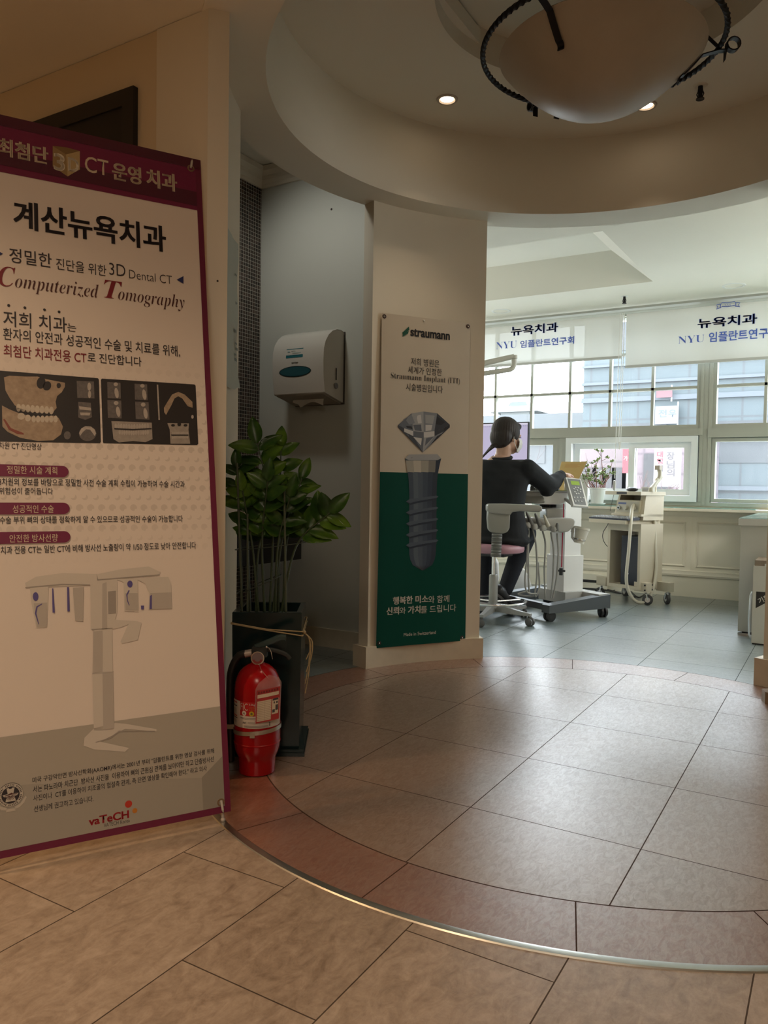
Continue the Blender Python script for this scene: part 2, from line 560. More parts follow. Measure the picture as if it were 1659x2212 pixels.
# ---- walls
def arc_wall(name, a0, a1, mat, r0=R_FACE, r1=R_OUT-0.002, z0=0.0, z1=Z_LOW, n=None):
    n = n or max(4, int(abs(a1-a0)/2))
    mb = MB()
    mb.prism([pol(a0+(a1-a0)*i/n, r0) for i in range(n+1)]+[pol(a1+(a0-a1)*i/n, r1) for i in range(n+1)], z0, z1)
    return struct(mb.build(name, mat, ang=25))
arc_wall('wall_column', 159.2, 130.6, paint)
arc_wall('wall_pier_right', 67.8, 25, paint)
base_m = M('cream_baseboard', (0.62, 0.56, 0.44), 0.5, var=0.12, scale=14)
mb = MB()
a0, a1, n = 160.2, 129.8, 16
mb.prism([pol(a0+(a1-a0)*i/n, R_FACE-0.016) for i in range(n+1)]+[pol(a1+(a0-a1)*i/n, R_OUT+0.012) for i in range(n+1)], 0.0, 0.105, bevel=0.005)
struct(mb.build('baseboard_column', base_m, ang=25))
mb = MB()
a0, a1, n = 69.3, 30, 18
mb.prism([pol(a0+(a1-a0)*i/n, R_FACE-0.016) for i in range(n+1)]+[pol(a1+(a0-a1)*i/n, R_OUT+0.012) for i in range(n+1)], 0.0, 0.125, bevel=0.005)
struct(mb.build('baseboard_right', base_m, ang=25))
# hall wall and the rounded pier it ends in
HY = 1.668
mb = MB()
mb.box((-6.5, HY, 0), (-1.66, HY+0.10, Z_LOW))
struct(mb.build('wall_hall', paint_hall))
mb = MB()
arc = [pol(-128.6-26.6*i/14, R_FACE) for i in range(15)]
arco = [pol(-155.2+12*i/6, R_OUT) for i in range(7)]
mb.prism([(-1.592, HY-0.004)]+[tuple(p) for p in arc]+[tuple(p) for p in arco]+[(-1.80, HY+0.09), (-1.80, HY-0.004)], 0, Z_LOW)
struct(mb.build('wall_pier_left', paint, ang=25))
# alcove
mb = MB(); mb.box((-3.0, 3.45, 0), (-1.80, 3.55, 2.76)); struct(mb.build('wall_alcove', paint_grey))
def mosaic():
    m, b = newmat('mosaic_tiles')
    x, y, z = objxyz()
    T = 0.0205
    def line(u): return (((u/T).fr()-0.5).ab() > 0.435)
    g = line(y).mx(line(z))
    idn = white(vec((y/T).fl(), (z/T).fl(), 0.0))
    c = ramp(idn, [(0.0, (0.016, 0.010, 0.009)), (0.6, (0.045, 0.028, 0.022)), (1.0, (0.095, 0.065, 0.055))])
    setc(b, 'Base Color', mixc(g, c, (0.42, 0.40, 0.35)))
    setc(b, 'Roughness', g*0.5+0.16)
    bump(b, 1-g, 0.4, 0.0015)
    return m
mb = MB(); mb.box((-3.0, 1.78, 0), (-2.885, 3.45, 2.68)); struct(mb.build('wall_alcove_tiled', mosaic()))
mb = MB()
prof = [(0, 0), (0.012, 0.0), (0.014, 0.02), (0.03, 0.035), (0.034, 0.055), (0.055, 0.075), (0.06, 0.10), (0, 0.10)]
mb.prism([(-2.885+p, 2.555+q) for p, q in prof], 1.78, 3.45, axis='Y')
mb.prism([(3.45-p, 2.555+q) for p, q in prof], -2.885, -1.80, axis='X')
struct(mb.build('trim_2', paint))
mb = MB(); mb.box((-2.885, 3.432, 0), (-1.95, 3.45, 0.10), 0.004); struct(mb.build('baseboard_alcove', base_m))

# treatment room shell
mb = MB(); mb.box((-6.6, 1.7, 0), (-6.4, 7.0, 2.76)); struct(mb.build('wall_left', paint))
mb = MB(); mb.box((-6.5, 3.45, 0), (-3.0, 3.55, 2.76)); struct(mb.build('wall_partition', paint))
mb = MB(); mb.box((2.6, -3.2, 0), (2.8, 7.0, 2.76)); struct(mb.build('wall_right', paint))
mb = MB(); mb.box((0.55, 3.45, 0), (2.6, 3.55, 2.76)); struct(mb.build('wall_partition_right', paint))
mb = MB(); mb.box((-6.5, -3.3, 0), (3.2, -3.2, 2.76)); struct(mb.build('wall_back', paint_hall))
mb = MB(); mb.box((-3.7, -3.2, 0), (-3.6, 1.67, 2.3)); struct(mb.build('wall_hall_left', paint_hall))

# ---- window wall
WY = 6.75
mb = MB()
mb.box((-6.5, WY+0.02, 0), (3.2, WY+0.22, 0.757))                 # parapet
mb.box((-6.5, WY, 2.36), (3.2, WY+0.22, 2.76))                     # head
mb.box((-6.5, WY, 0.755), (-5.45, WY+0.2, 2.36)); mb.box((2.0, WY, 0.755), (3.2, WY+0.2, 2.36))
struct(mb.build('wall_window', M('wainscot_paint', (0.84, 0.80, 0.67), 0.5, var=0.03, scale=3)))
mb = MB(); mb.box((-0.985, WY+0.005, 0.757), (-0.945, WY+0.2, 2.36)); struct(mb.build('window_pier', white_frame))
# crown moulding
mb = MB()
mb.prism([(WY, 2.36), (WY-0.012, 2.36), (WY-0.014, 2.375), (WY-0.03, 2.385), (WY-0.036, 2.393), (WY-0.075, 2.404), (WY-0.085, 2.42), (WY, 2.42)], -6.5, 3.2, axis='X')
struct(mb.build('trim_3', white_frame))
# wainscot: rail, panels, lower rail
mb = MB()
Y0 = WY+0.02
mb.prism([(Y0, 0.665), (Y0-0.012, 0.665), (Y0-0.02, 0.68), (Y0-0.02, 0.70), (Y0-0.028, 0.705), (Y0-0.04, 0.712), (Y0-0.04, 0.72), (Y0, 0.72)], -6.5, 3.2, axis='X')
mb.prism([(Y0, 0.165), (Y0-0.012, 0.17), (Y0-0.016, 0.185), (Y0-0.010, 0.20), (Y0-0.012, 0.215), (Y0, 0.222)], -6.5, 3.2, axis='X')
def panel(xa, xb, za, zb):
    w_ = 0.022
    P0 = [(xa, za), (xb, za), (xb, zb), (xa, zb)]
    P1 = [(xa+w_*0.5, za+w_*0.5), (xb-w_*0.5, za+w_*0.5), (xb-w_*0.5, zb-w_*0.5), (xa+w_*0.5, zb-w_*0.5)]
    P2 = [(xa+w_, za+w_), (xb-w_, za+w_), (xb-w_, zb-w_), (xa+w_, zb-w_)]
    mb.rings([[(p[0], Y0, p[1]) for p in P0], [(p[0], Y0-0.012, p[1]) for p in P1], [(p[0], Y0-0.001, p[1]) for p in P2]], cap=False)
for k in range(-9, 7):
    xa = -1.055+0.50*k+0.04
    panel(xa, xa+0.42, 0.245, 0.625)
    mb.box((xa-0.044, Y0-0.003, 0.22), (xa-0.036, Y0+0.01, 0.665))
struct(mb.build('trim_4', M('wainscot_paint', (0.84, 0.80, 0.67), 0.5, var=0.03, scale=3)))
# plaster sill and its sheet of glass
mb = MB(); mb.box((-6.5, 6.53, 0.718), (2.0, WY+0.10, 0.738), 0.003); struct(mb.build('window_sill', paint))

# windows -----------------------------------------------------------
def glass_mat(name, veil, tint=(0.9, 0.95, 1.0), streaky=True, gloss=0.04):
    """old window glass: clear, with a milky film of dust that scatters some of the daylight"""
    m = bpy.data.materials.new(name); m.use_nodes = True; N.nt = m.node_tree
    nt = m.node_tree; nt.nodes.remove(nt.nodes['Principled BSDF']); out = nt.nodes['Material Output']
    tr = nt.nodes.new('ShaderNodeBsdfTransparent'); tr.inputs[0].default_value = (*tint, 1)
    tl = nt.nodes.new('ShaderNodeBsdfTranslucent'); tl.inputs[0].default_value = (0.86, 0.93, 1.0, 1)
    gl = nt.nodes.new('ShaderNodeBsdfGlossy'); gl.inputs['Roughness'].default_value = 0.05
    m1 = nt.nodes.new('ShaderNodeMixShader'); m2 = nt.nodes.new('ShaderNodeMixShader')
    x, y, z = objxyz()
    if streaky:
        f = noise(vec(x*6.0, 0.0, z*2.0), 2.0, 5, 0.6, 0.5)
        f = (f-0.5)*veil*1.3+veil
        nt.links.new(f.s, m1.inputs[0])
    else: m1.inputs[0].default_value = veil
    nt.links.new(tr.outputs[0], m1.inputs[1]); nt.links.new(tl.outputs[0], m1.inputs[2])
    m2.inputs[0].default_value = gloss
    nt.links.new(m1.outputs[0], m2.inputs[1]); nt.links.new(gl.outputs[0], m2.inputs[2])
    nt.links.new(m2.outputs[0], out.inputs[0])
    return m
glass_up = glass_mat('dusty_window_glass', 0.016)
glass_low = glass_mat('cloudy_window_glass', 0.034)
glass_clear = glass_mat('clear_window_glass', 0.003, (0.97, 0.95, 0.98), False)

def sash(name, x0, x1, z0, z1, nx, nz, glass, fw=0.035, bar=0.022, y=WY+0.06, d=0.045, root=None):
    """one glazed frame: outer frame, bars and panes"""
    o = root
    mb = MB()
    mb.box((x0, y-d, z0), (x0+fw, y+d, z1), 0.004); mb.box((x1-fw, y-d, z0), (x1, y+d, z1), 0.004)
    mb.box((x0+fw, y-d, z0), (x1-fw, y+d, z0+fw), 0.004); mb.box((x0+fw, y-d, z1-fw), (x1-fw, y+d, z1), 0.004)
    struct(mb.build('window_frame', white_frame, o))
    ax, bx, az, bz = x0+fw, x1-fw, z0+fw, z1-fw
    if nx*nz > 1:
        mb = MB()
        for i in range(1, nx):
            c = ax+(bx-ax)*i/nx; mb.box((c-bar/2, y-d*0.7, az), (c+bar/2, y+d*0.5, bz), 0.003)
        for i in range(1, nz):
            c = az+(bz-az)*i/nz; mb.box((ax, y-d*0.7, c-bar/2), (bx, y+d*0.5, c+bar/2), 0.003)
        struct(mb.build('window_bars', white_frame, o))
    mb = MB(); mb.face([(ax, y+0.008, az), (bx, y+0.008, az), (bx, y+0.008, bz), (ax, y+0.008, bz)])
    struct(mb.build('window_glass', glass, o))
def window_root(name):
    o = bpy.data.objects.new(name, None); COL.objects.link(o); o['kind'] = 'structure'; return o
w1 = window_root('window_1')
UPZ0, UPZ1 = 1.39, 2.385
sash('up', -3.21, -1.005, UPZ0, UPZ1, 6, 3, glass_up, root=w1)
sash('up', -5.42, -3.235, UPZ0, UPZ1, 6, 3, glass_up, root=w1)
w2 = window_root('window_2')
sash('up', -0.925, 2.0, UPZ0, UPZ1, 8, 3, glass_up, root=w2)
# transom rail and lower frames
mb = MB()
mb.box((-5.45, WY-0.01, 1.335), (-0.985, WY+0.12, 1.392), 0.005)
mb.box((-5.45, WY+0.0, 0.757), (-0.985, WY+0.12, 0.79), 0.005)
for x in (-2.155, -3.22): mb.box((x-0.03, WY+0.0, 0.79), (x+0.03, WY+0.12, 1.335), 0.004)
struct(mb.build('window_rail', white_frame, w1))
mb = MB()
mb.box((-0.945, WY-0.01, 1.315), (2.0, WY+0.12, 1.392), 0.005); mb.box((-0.945, WY, 0.757), (2.0, WY+0.12, 0.785), 0.005)
mb.box((-0.945, WY+0.0, 0.785), (-0.918, WY+0.12, 2.385), 0.004)
struct(mb.build('window_rail', white_frame, w2))
mb = MB(); mb.box((-1.01, WY+0.0, 0.785), (-0.985, WY+0.12, 2.385), 0.004); struct(mb.build('window_rail', white_frame, w1))
sash('low', -3.19, -2.185, 0.79, 1.335, 1, 1, glass_low, fw=0.06, root=w1)
sash('low', -0.915, 0.5, 0.79, 1.31, 1, 1, glass_low, fw=0.028, root=w2)
sash('low', 0.5, 2.0, 0.79, 1.31, 1, 1, glass_low, fw=0.028, root=w2)
sash('low', -5.42, -3.25, 0.79, 1.335, 2, 1, glass_low, fw=0.05, root=w1)
# the newer sliding window with its white plastic frame
w3 = window_root('window_3')
pvc = M('white_plastic_frame', (0.76, 0.79, 0.80), 0.35, var=0.02)
def ring_frame(mb, x0, x1, z0, z1, fw, ya, yb, bv=0.006):
    mb.box((x0, ya, z0), (x0+fw, yb, z1), bv); mb.box((x1-fw, ya, z0), (x1, yb, z1), bv)
    mb.box((x0+fw, ya, z0), (x1-fw, yb, z0+fw), bv); mb.box((x0+fw, ya, z1-fw), (x1-fw, yb, z1), bv)
mb = MB(); ring_frame(mb, -2.118, -1.018, 0.788, 1.332, 0.05, WY-0.02, WY+0.12); struct(mb.build('window_frame', pvc, w3))
for x0, x1, y in ((-2.06, -1.52, WY+0.075), (-1.575, -1.075, WY+0.03)):
    mb = MB(); ring_frame(mb, x0, x1, 0.84, 1.285, 0.05, y-0.02, y+0.02); struct(mb.build('window_sash', pvc, w3))
    mb = MB(); mb.face([(x0+0.05, y, 0.89), (x1-0.05, y, 0.89), (x1-0.05, y, 1.235), (x0+0.05, y, 1.235)]); struct(mb.build('window_glass', glass_clear, w3))
# ================================================================== CEILING FIXTURES
iron = M('black_wrought_iron', (0.016, 0.015, 0.017), 0.42, metal=0.6, var=0.2, scale=60)
chrome = M('chrome', (0.72, 0.72, 0.72), 0.18, metal=1.0, var=0.02)
white_pl = M('white_plastic', (0.72, 0.72, 0.69), 0.38, var=0.02)
black_pl = M('black_plastic', (0.018, 0.018, 0.020), 0.40, var=0.1)
grey_pl = M('grey_plastic', (0.34, 0.34, 0.325), 0.42, var=0.03)

def alabaster():
    m, b = newmat('alabaster_glass')
    t = N.nt.nodes.new('ShaderNodeTexCoord')
    f = noise(N(t.outputs['Object']), 5.0, 5, 0.6, 0.8)
    setc(b, 'Base Color', mixc(f, (0.40, 0.35, 0.27), (0.52, 0.47, 0.385)))
    b.inputs['Roughness'].default_value = 0.45
    return m
def chandelier():
    zr = 2.40
    t = thing('pendant_bowl_lamp', 'big alabaster bowl lamp in a twisted black iron ring under the round ceiling', 'lamp', (CX, CY, Z_UP+0.13))
    mb = MB()
    def bowl(r): return 2.182+0.20*(r/0.345)**2.1
    prof = [(max(0.345*i/22, 0.002), bowl(0.345*i/22)) for i in range(23)]
    prof += [(0.342, 2.386), (0.336, 2.382)]+[(0.333*i/10+0.001, bowl(0.333*i/10)+0.012) for i in range(10, -1, -1)]
    mb.lathe(prof, (CX, CY, 0), 72, cap=False)
    mb.build('glass_bowl', alabaster(), t, True, ang=50)
    # twisted square bar bent into a ring
    mb = MB(); n = 360; rs = []
    for i in range(n):
        a = 2*PI*i/n; tw = i*0.42
        c = V((CX+0.402*math.cos(a), CY+0.402*math.sin(a), zr)); u = V((math.cos(a), math.sin(a), 0)); v = V((0, 0, 1))
        rs.append([c+(u*math.cos(tw+k*PI/2)+v*math.sin(tw+k*PI/2))*0.0105 for k in range(4)])
    mb.rings(rs, closed=True)
    mb.build('ring', iron, t, True, ang=70)
    # three flat straps with a scroll at each end, and the rods that carry the ring
    for a in (28, 141, 259):
        d = V((math.cos(R(a)), math.sin(R(a)), 0)); s = V((-d.y, d.x, 0))
        path = [(0.448+0.024*math.cos(R(100+x)), zr+0.010+0.024*math.sin(R(100+x))) for x in range(-300, 160, 24)][::-1]
        path += [(0.425, zr-0.012), (0.40, zr-0.013), (0.372, zr-0.020)]+[(r_, bowl(r_)-0.010) for r_ in (0.345, 0.33, 0.315, 0.30, 0.285)]
        path += [(0.285-0.016*math.sin(R(x)), bowl(0.285)-0.010-0.016*(1-math.cos(R(x)))) for x in range(25, 130, 25)]
        mb = MB(); g = []
        for p in path: g.append([V((CX, CY, 0))+d*p[0]+V((0, 0, p[1]))+s*wv for wv in (-0.011, 0.011)])
        mb.sheet(g).solidify(0.004)
        mb.build('strap', iron, t, True, ang=30)
        mb = MB(); mb.cyl(V((CX, CY, zr+0.006))+d*0.395, V((CX, CY, Z_UP+0.12))+d*0.06, 0.006, n=8)
        mb.build('rod', iron, t, True)
    mb = MB(); mb.lathe([(0.001, Z_UP+0.095), (0.05, Z_UP+0.10), (0.075, Z_UP+0.115), (0.08, Z_UP+0.13)], (CX, CY, 0), 28); mb.build('ceiling_rose', iron, t, True)
chandelier()

bulb_m = emit('lit_halogen_bulb', (255, 226, 190), 14.0)
trim_chr = M('spotlight_trim', (0.52, 0.47, 0.42), 0.35, metal=0.4)
def spotlight(a, label):
    p = pol(a, 0.898, Z_UP)
    t = thing('recessed_spotlight', label, 'spotlight', p, 0, 'spotlights round the drum ceiling')
    mb = MB(); mb.lathe([(0.030, 0.002), (0.036, -0.006), (0.046, -0.005), (0.048, 0.0)], n=28, cap=False); mb.build('trim_ring', trim_chr, t)
    mb = MB(); mb.lathe([(0.030, 0.0), (0.018, -0.002), (0.001, -0.003)], n=20, cap=False); mb.build('bulb', bulb_m, t)
    light('spot_beam', 'SPOT', p+V((0, 0, -0.02)), 13.0, (1.0, 0.76, 0.52), (0, 0, 0), spot_size=R(76), spot_blend=1.0, shadow_soft_size=0.03)
spotlight(152.2, 'lit round ceiling spotlight left of the iron bowl lamp')
spotlight(92.7, 'lit round ceiling spotlight half hidden by the rim of the bowl lamp')
for a in (33, -27, -87): # the rest of the circle, out of the picture: only their light reaches it
    light('spot_beam', 'SPOT', pol(a, 0.898, Z_UP-0.02), 13.0, (1.0, 0.76, 0.52), (0, 0, 0), spot_size=R(76), spot_blend=1.0, shadow_soft_size=0.03)
# hall downlights, warm
light('hall_beam', 'SPOT', (-1.15, 0.25, Z_LOW-0.02), 27.0, (1.0, 0.70, 0.44), (0, 0, 0), spot_size=R(128), spot_blend=0.6, shadow_soft_size=0.05)
light('hall_beam', 'SPOT', (-2.5, 0.45, Z_LOW-0.02), 62.0, (1.0, 0.62, 0.32), (0, 0, 0), spot_size=R(125), spot_blend=0.6, shadow_soft_size=0.05)
light('hall_beam', 'SPOT', (0.4, -0.6, Z_LOW-0.02), 16.0, (1.0, 0.94, 0.86), (0, 0, 0), spot_size=R(116), spot_blend=0.6, shadow_soft_size=0.05)
# alcove lamp
def sprinkler(p, label):
    t = thing('fire_sprinkler', label, 'sprinkler', p)
    mb = MB(); mb.lathe([(0.001, -0.002), (0.024, -0.004), (0.03, 0.0)], n=20); mb.build('cover_plate', white_pl if p[1] > 5 else paint, t)
    mb = MB(); mb.lathe([(0.001, -0.05), (0.009, -0.05), (0.009, -0.035), (0.011, -0.03), (0.011, -0.018), (0.010, -0.012), (0.010, -0.003), (0.001, -0.003)], n=14); mb.build('body', iron, t)
    mb = MB(); mb.lathe([(0.001, -0.056), (0.017, -0.058), (0.017, -0.054), (0.001, -0.052)], n=18); mb.build('deflector', iron, t)
    mb = MB()
    for s in (-1, 1): mb.tube([(s*0.008, 0, -0.02), (s*0.014, 0, -0.035), (s*0.006, 0, -0.055)], 0.0025, 6)
    mb.build('yoke', iron, t)
sprinkler((-0.565, 3.534, Z_UP), 'black fire sprinkler under the round ceiling beside the bowl lamp')
sprinkler((-1.53, 6.29, Z_ROOM), 'small fire sprinkler in the treatment room ceiling above the roller blinds')
def downlight(p, label):
    t = thing('ceiling_downlight', label, 'light', p, 0, 'unlit downlights by the windows')
    mb = MB(); mb.lathe([(0.062, 0.003), (0.066, -0.004), (0.080, -0.004), (0.086, 0.001)], n=36, cap=False); mb.build('trim_ring', white_pl, t)
    mb = MB(); mb.lathe([(0.063, 0.002), (0.001, 0.001)], n=28, cap=False); mb.build('lens', M('frosted_lens', (0.20, 0.20, 0.19), 0.3), t)
downlight((-2.598, 6.334, Z_ROOM), 'unlit round downlight above the left roller blind')
downlight((-0.737, 6.331, Z_ROOM), 'unlit round downlight above the right roller blind')

# ================================================================== BLINDS
def blind_fabric():
    m = bpy.data.materials.new('roller_blind_fabric'); m.use_nodes = True; N.nt = m.node_tree; nt = m.node_tree
    nt.nodes.remove(nt.nodes['Principled BSDF']); out = nt.nodes['Material Output']
    df = nt.nodes.new('ShaderNodeBsdfDiffuse'); df.inputs[0].default_value = (0.78, 0.79, 0.76, 1)
    tl = nt.nodes.new('ShaderNodeBsdfTranslucent'); tl.inputs[0].default_value = (0.52, 0.55, 0.54, 1)
    tr = nt.nodes.new('ShaderNodeBsdfTransparent')
    a = nt.nodes.new('ShaderNodeMixShader'); a.inputs[0].default_value = 0.115
    b = nt.nodes.new('ShaderNodeMixShader'); b.inputs[0].default_value = 0.012
    nt.links.new(df.outputs[0], a.inputs[1]); nt.links.new(tl.outputs[0], a.inputs[2])
    nt.links.new(a.outputs[0], b.inputs[1]); nt.links.new(tr.outputs[0], b.inputs[2]); nt.links.new(b.outputs[0], out.inputs[0])
    return m
fabric = blind_fabric()
blue_ink = M('blue_print', lin((78, 104, 190)), 0.6, var=0.0)
BY = 6.655
def blind(x0, x1, zb, label, lines):
    t = thing('roller_blind', label, 'blind', ((x0+x1)/2, BY, 2.39), 0, 'printed roller blinds at the window')
    mb = MB()
    n = 12
    mb.sheet([[(x0+(x1-x0)*i/n, BY+0.004*math.sin(i*1.1)*(2.39-z)/0.4, z) for i in range(n+1)] for z in (zb+0.012, zb+0.15, zb+0.28, 2.357)])
    mb.build('fabric', fabric, t, True, recalc=False)
    mb = MB(); mb.box((x0, BY-0.008, zb), (x1, BY+0.008, zb+0.022), 0.004); mb.build('bottom_bar', M('blind_bar', (0.50, 0.51, 0.49), 0.5), t, True)
    mb = MB(); mb.cyl((x0, BY+0.024, 2.345), (x1, BY+0.024, 2.345), 0.016); mb.build('roller', white_pl, t, True)
    mb = LM()
    for s, u0, u1, v0, v1, bold in lines:
        letters(mb, s, lambda u, v: (u, BY-0.0045, v), u0, u1, v0, v1, bold)
    return t, mb
def bx(px, py): p = aty(px, py, BY); return p.x, p.z
def rect(pa, pb):  # lower-left pixel, upper-right pixel
    a, b = bx(*pa), bx(*pb); return a[0], b[0], a[1], b[1]
t, mb = blind(-3.15, -1.628, 1.99, 'left white roller blind printed with blue clinic lettering', [
    ('뉴욕치과', *rect((1104, 726), (1206, 696)), 0.035),
    (serif_bold('NYU'), *rect((1072, 755), (1117, 736)), -0.012), ('임플란트연구회', *rect((1124, 752), (1241, 726)), 0.02)])
mb.build('lettering', blue_ink, t, True, recalc=False)
t, mb = blind(-1.597, -0.02, 1.905, 'right white roller blind hanging lower, with blue lettering and a small crest', [
    ('뉴욕치과', *rect((1507, 710), (1636, 677)), 0.035),
    (serif_bold('NYU'), *rect((1465, 743), (1522, 723)), -0.012), ('임플란트연구회', *rect((1531, 740), (1681, 706)), 0.02)])
# crest ribbon over the lettering
cx_, cz_ = bx(1573, 660)
mb.build('lettering', blue_ink, t, True, recalc=False); mb = MB()
def strip2(mb, pts, wd=0.0028):
    mb.tube([(x, BY-0.0048, z) for x, z in pts], wd, 4)
rib = [(-0.062, 0.012), (-0.050, 0.026), (0.0, 0.020), (0.050, 0.026), (0.062, 0.012), (0.062, -0.016), (0.050, -0.004), (0.0, -0.010), (-0.050, -0.004), (-0.062, -0.016), (-0.062, 0.012)]
strip2(mb, [(cx_+a*0.9, cz_+b) for a, b in rib])
for s in (-1, 1):
    strip2(mb, [(cx_+s*0.056, cz_-0.012), (cx_+s*0.085, cz_-0.020), (cx_+s*0.076, cz_-0.004), (cx_+s*0.085, cz_+0.012), (cx_+s*0.056, cz_+0.018)])
mb.build('crest_print', blue_ink, t, True, recalc=False); mb = LM()
letters(mb, serif_bold('NYU'), lambda u, v: (u, BY-0.0045, v), cx_-0.028, cx_+0.028, cz_-0.004, cz_+0.012, -0.02)
mb.build('lettering', blue_ink, t, True, recalc=False)
# pull cords
t = thing('pull_cord', 'thin white pull cord loop hanging between the two roller blinds', 'cord', (-1.61, 6.62, 2.36))
mb = MB()
for dx, dz in ((-0.028, 0.955), (-0.006, 1.25), (0.008, 1.22)):
    mb.tube([(-1.612+dx, 6.612, 2.36), (-1.615+dx*1.1, 6.612, 1.7), (-1.618+dx*1.2, 6.612, dz+0.02)], 0.0026, 6)
mb.tube([(-1.618-0.0072, 6.612, 1.27), (-1.612, 6.612, 1.245), (-1.618+0.0096, 6.612, 1.24)], 0.0026, 6)
mb.build('cord', M('white_cord', (0.75, 0.75, 0.72), 0.6), t, True)
mb = MB(); mb.lathe([(0.002, 0.96), (0.012, 0.955), (0.014, 0.92), (0.010, 0.875), (0.002, 0.872)], (-1.652, 6.612, 0), 12); mb.build('tassel', M('cord_weight', (0.4, 0.4, 0.38), 0.5), t, True)
mb = MB(); mb.lathe([(0.001, 1.285), (0.006, 1.28), (0.006, 1.22), (0.001, 1.218)], (-1.618, 6.612, 0), 10); mb.build('tassel', white_pl, t, True)

# ================================================================== OUTSIDE
def facade(name, base, line, sx=1.2, sz=0.9, wsx=3.2, wsz=3.0):
    m, b = newmat(name); x, y, z = objxyz()
    def ln(u, p, w): return (((u/p).fr()-0.5).ab()*p) < w/2
    g = ln(x, sx, 0.05).mx(ln(z, sz, 0.05))
    idn = white(vec((x/sx).fl(), (z/sz).fl(), 5.0))
    c = mixc(idn*0.5, base, tuple(v*1.25 for v in base))
    setc(b, 'Base Color', mixc(g, c, line)); b.inputs['Roughness'].default_value = 0.6
    return m
def outside(name, label, cat, loc):
    return thing(name, label, cat, loc)
win_dark = M('office_window_glass', (0.0048, 0.0073, 0.0105), 0.5)
# tall stone-clad office block across the street
Yb = 20.0
xl = aty(1260, 850, Yb).x
t = outside('office_building', 'tall pale blue-grey panelled office block across the street', 'building', (xl+8, Yb, -5))
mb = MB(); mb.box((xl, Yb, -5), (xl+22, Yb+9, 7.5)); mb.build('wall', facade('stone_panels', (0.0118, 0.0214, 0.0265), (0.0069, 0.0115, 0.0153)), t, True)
mb = MB(); mb.box((xl-0.08, Yb-0.12, 7.5), (xl+22.1, Yb+9.1, 7.9)); mb.build('parapet', M('parapet_stone', (0.0182, 0.0243, 0.0291), 0.7), t, True)
for z0, z1 in ((3.10, 3.22), (3.55, 3.62), (4.0, 4.06), (0.9, 1.0)):
    mb = MB(); mb.box((xl-0.02, Yb-0.10, z0), (xl+22, Yb, z1)); mb.build('ledge', M('ledge_stone', (0.0283, 0.0356, 0.0445), 0.7), t, True)
for k in range(9):
    mb = MB(); x = xl+0.5+2.35*k; mb.box((x, Yb-0.03, 1.55), (x+1.6, Yb+0.05, 2.55)); mb.build('window', win_dark, t, True)
for k in range(9):
    mb = MB(); x = xl+0.5+2.35*k; mb.box((x, Yb-0.03, 4.4), (x+1.9, Yb+0.05, 5.9)); mb.build('window', win_dark, t, True)
# lower flat-roofed block to its left
x0, x1 = aty(1149, 890, 30).x, aty(1262, 885, 30).x
zt = aty(1190, 893, 30).z
t = outside('low_building', 'low flat-roofed building left of the tall office block outside', 'building', ((x0+x1)/2, 30, -5))
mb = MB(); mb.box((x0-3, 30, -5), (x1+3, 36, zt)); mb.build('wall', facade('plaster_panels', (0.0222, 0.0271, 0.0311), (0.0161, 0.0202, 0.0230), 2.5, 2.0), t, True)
for k in range(7):
    for z in (zt-2.0, zt-4.6):
        mb = MB(); x = x0-2.5+2.0*k; mb.box((x, 29.95, z), (x+1.1, 30.05, z+1.1)); mb.build('window', win_dark, t, True)
# hilltop pavilion with a tiled roof, far off
pv = aty(1122, 890, 60)
t = outside('pavilion', 'small far pavilion with curved tiled roof beyond the low building', 'building', (pv.x, 60, -5))
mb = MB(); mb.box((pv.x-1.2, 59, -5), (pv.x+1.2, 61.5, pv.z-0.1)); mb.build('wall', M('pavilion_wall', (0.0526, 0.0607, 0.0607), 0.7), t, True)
mb = MB()
mb.rings([[(pv.x+a*s, 60.2+b*s*0.8, pv.z+h) for a, b in ((-1, -1), (0, -0.92), (1, -1), (1, 1), (0, 0.92), (-1, 1))] for s, h in ((2.1, -0.1), (1.6, 0.12), (0.8, 0.5), (0.65, 0.8))])
mb.build('roof', M('roof_tiles', (0.0243, 0.0324, 0.0324), 0.7), t, True)
t = outside('wide_building', 'broad grey building behind the pavilion roof outside', 'building', (pv.x, 62, -5))
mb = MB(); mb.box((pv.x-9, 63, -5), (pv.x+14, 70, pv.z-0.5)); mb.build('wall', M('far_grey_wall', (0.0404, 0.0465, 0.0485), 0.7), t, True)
mb = MB(); mb.box((pv.x-9.2, 62.8, pv.z-0.5), (pv.x+14.2, 70.2, pv.z-0.15)); mb.build('roof', M('far_grey_roof', (0.0303, 0.0364, 0.0384), 0.7), t, True)
# pinkish shop row seen through the sliding window
t = outside('shop_building', 'pinkish low shop building seen through the sliding window', 'building', (-4.2, 17, -5))
sa, sb = aty(1245, 1000, 17).x, aty(1352, 1000, 17).x
mb = MB(); mb.box((sa, 17, -5), (sb, 19, aty(1300, 962, 17).z)); mb.build('wall', facade('pink_brick', (0.0505, 0.0404, 0.0452), (0.0344, 0.0283, 0.0324), 0.7, 0.35), t, True)
for k in range(5):
    mb = MB(); x = sa+0.15+(sb-sa)*k/5; mb.box((x, 16.96, 0.9), (x+0.3, 17.02, 1.35)); mb.build('window', win_dark, t, True)
t = outside('corner_building', 'pale pink tiled wall outside behind the white vertical banner', 'building', (-2.6, 16, -5))
sa, sb = aty(1364, 1000, 16).x, aty(1475, 1000, 16).x
mb = MB(); mb.box((sa, 16, -5), (sb+0.4, 18, aty(1400, 930, 16).z)); mb.build('wall', facade('pink_tiles', (0.0546, 0.0437, 0.0526), (0.0364, 0.0291, 0.0364), 0.55, 0.4), t, True)
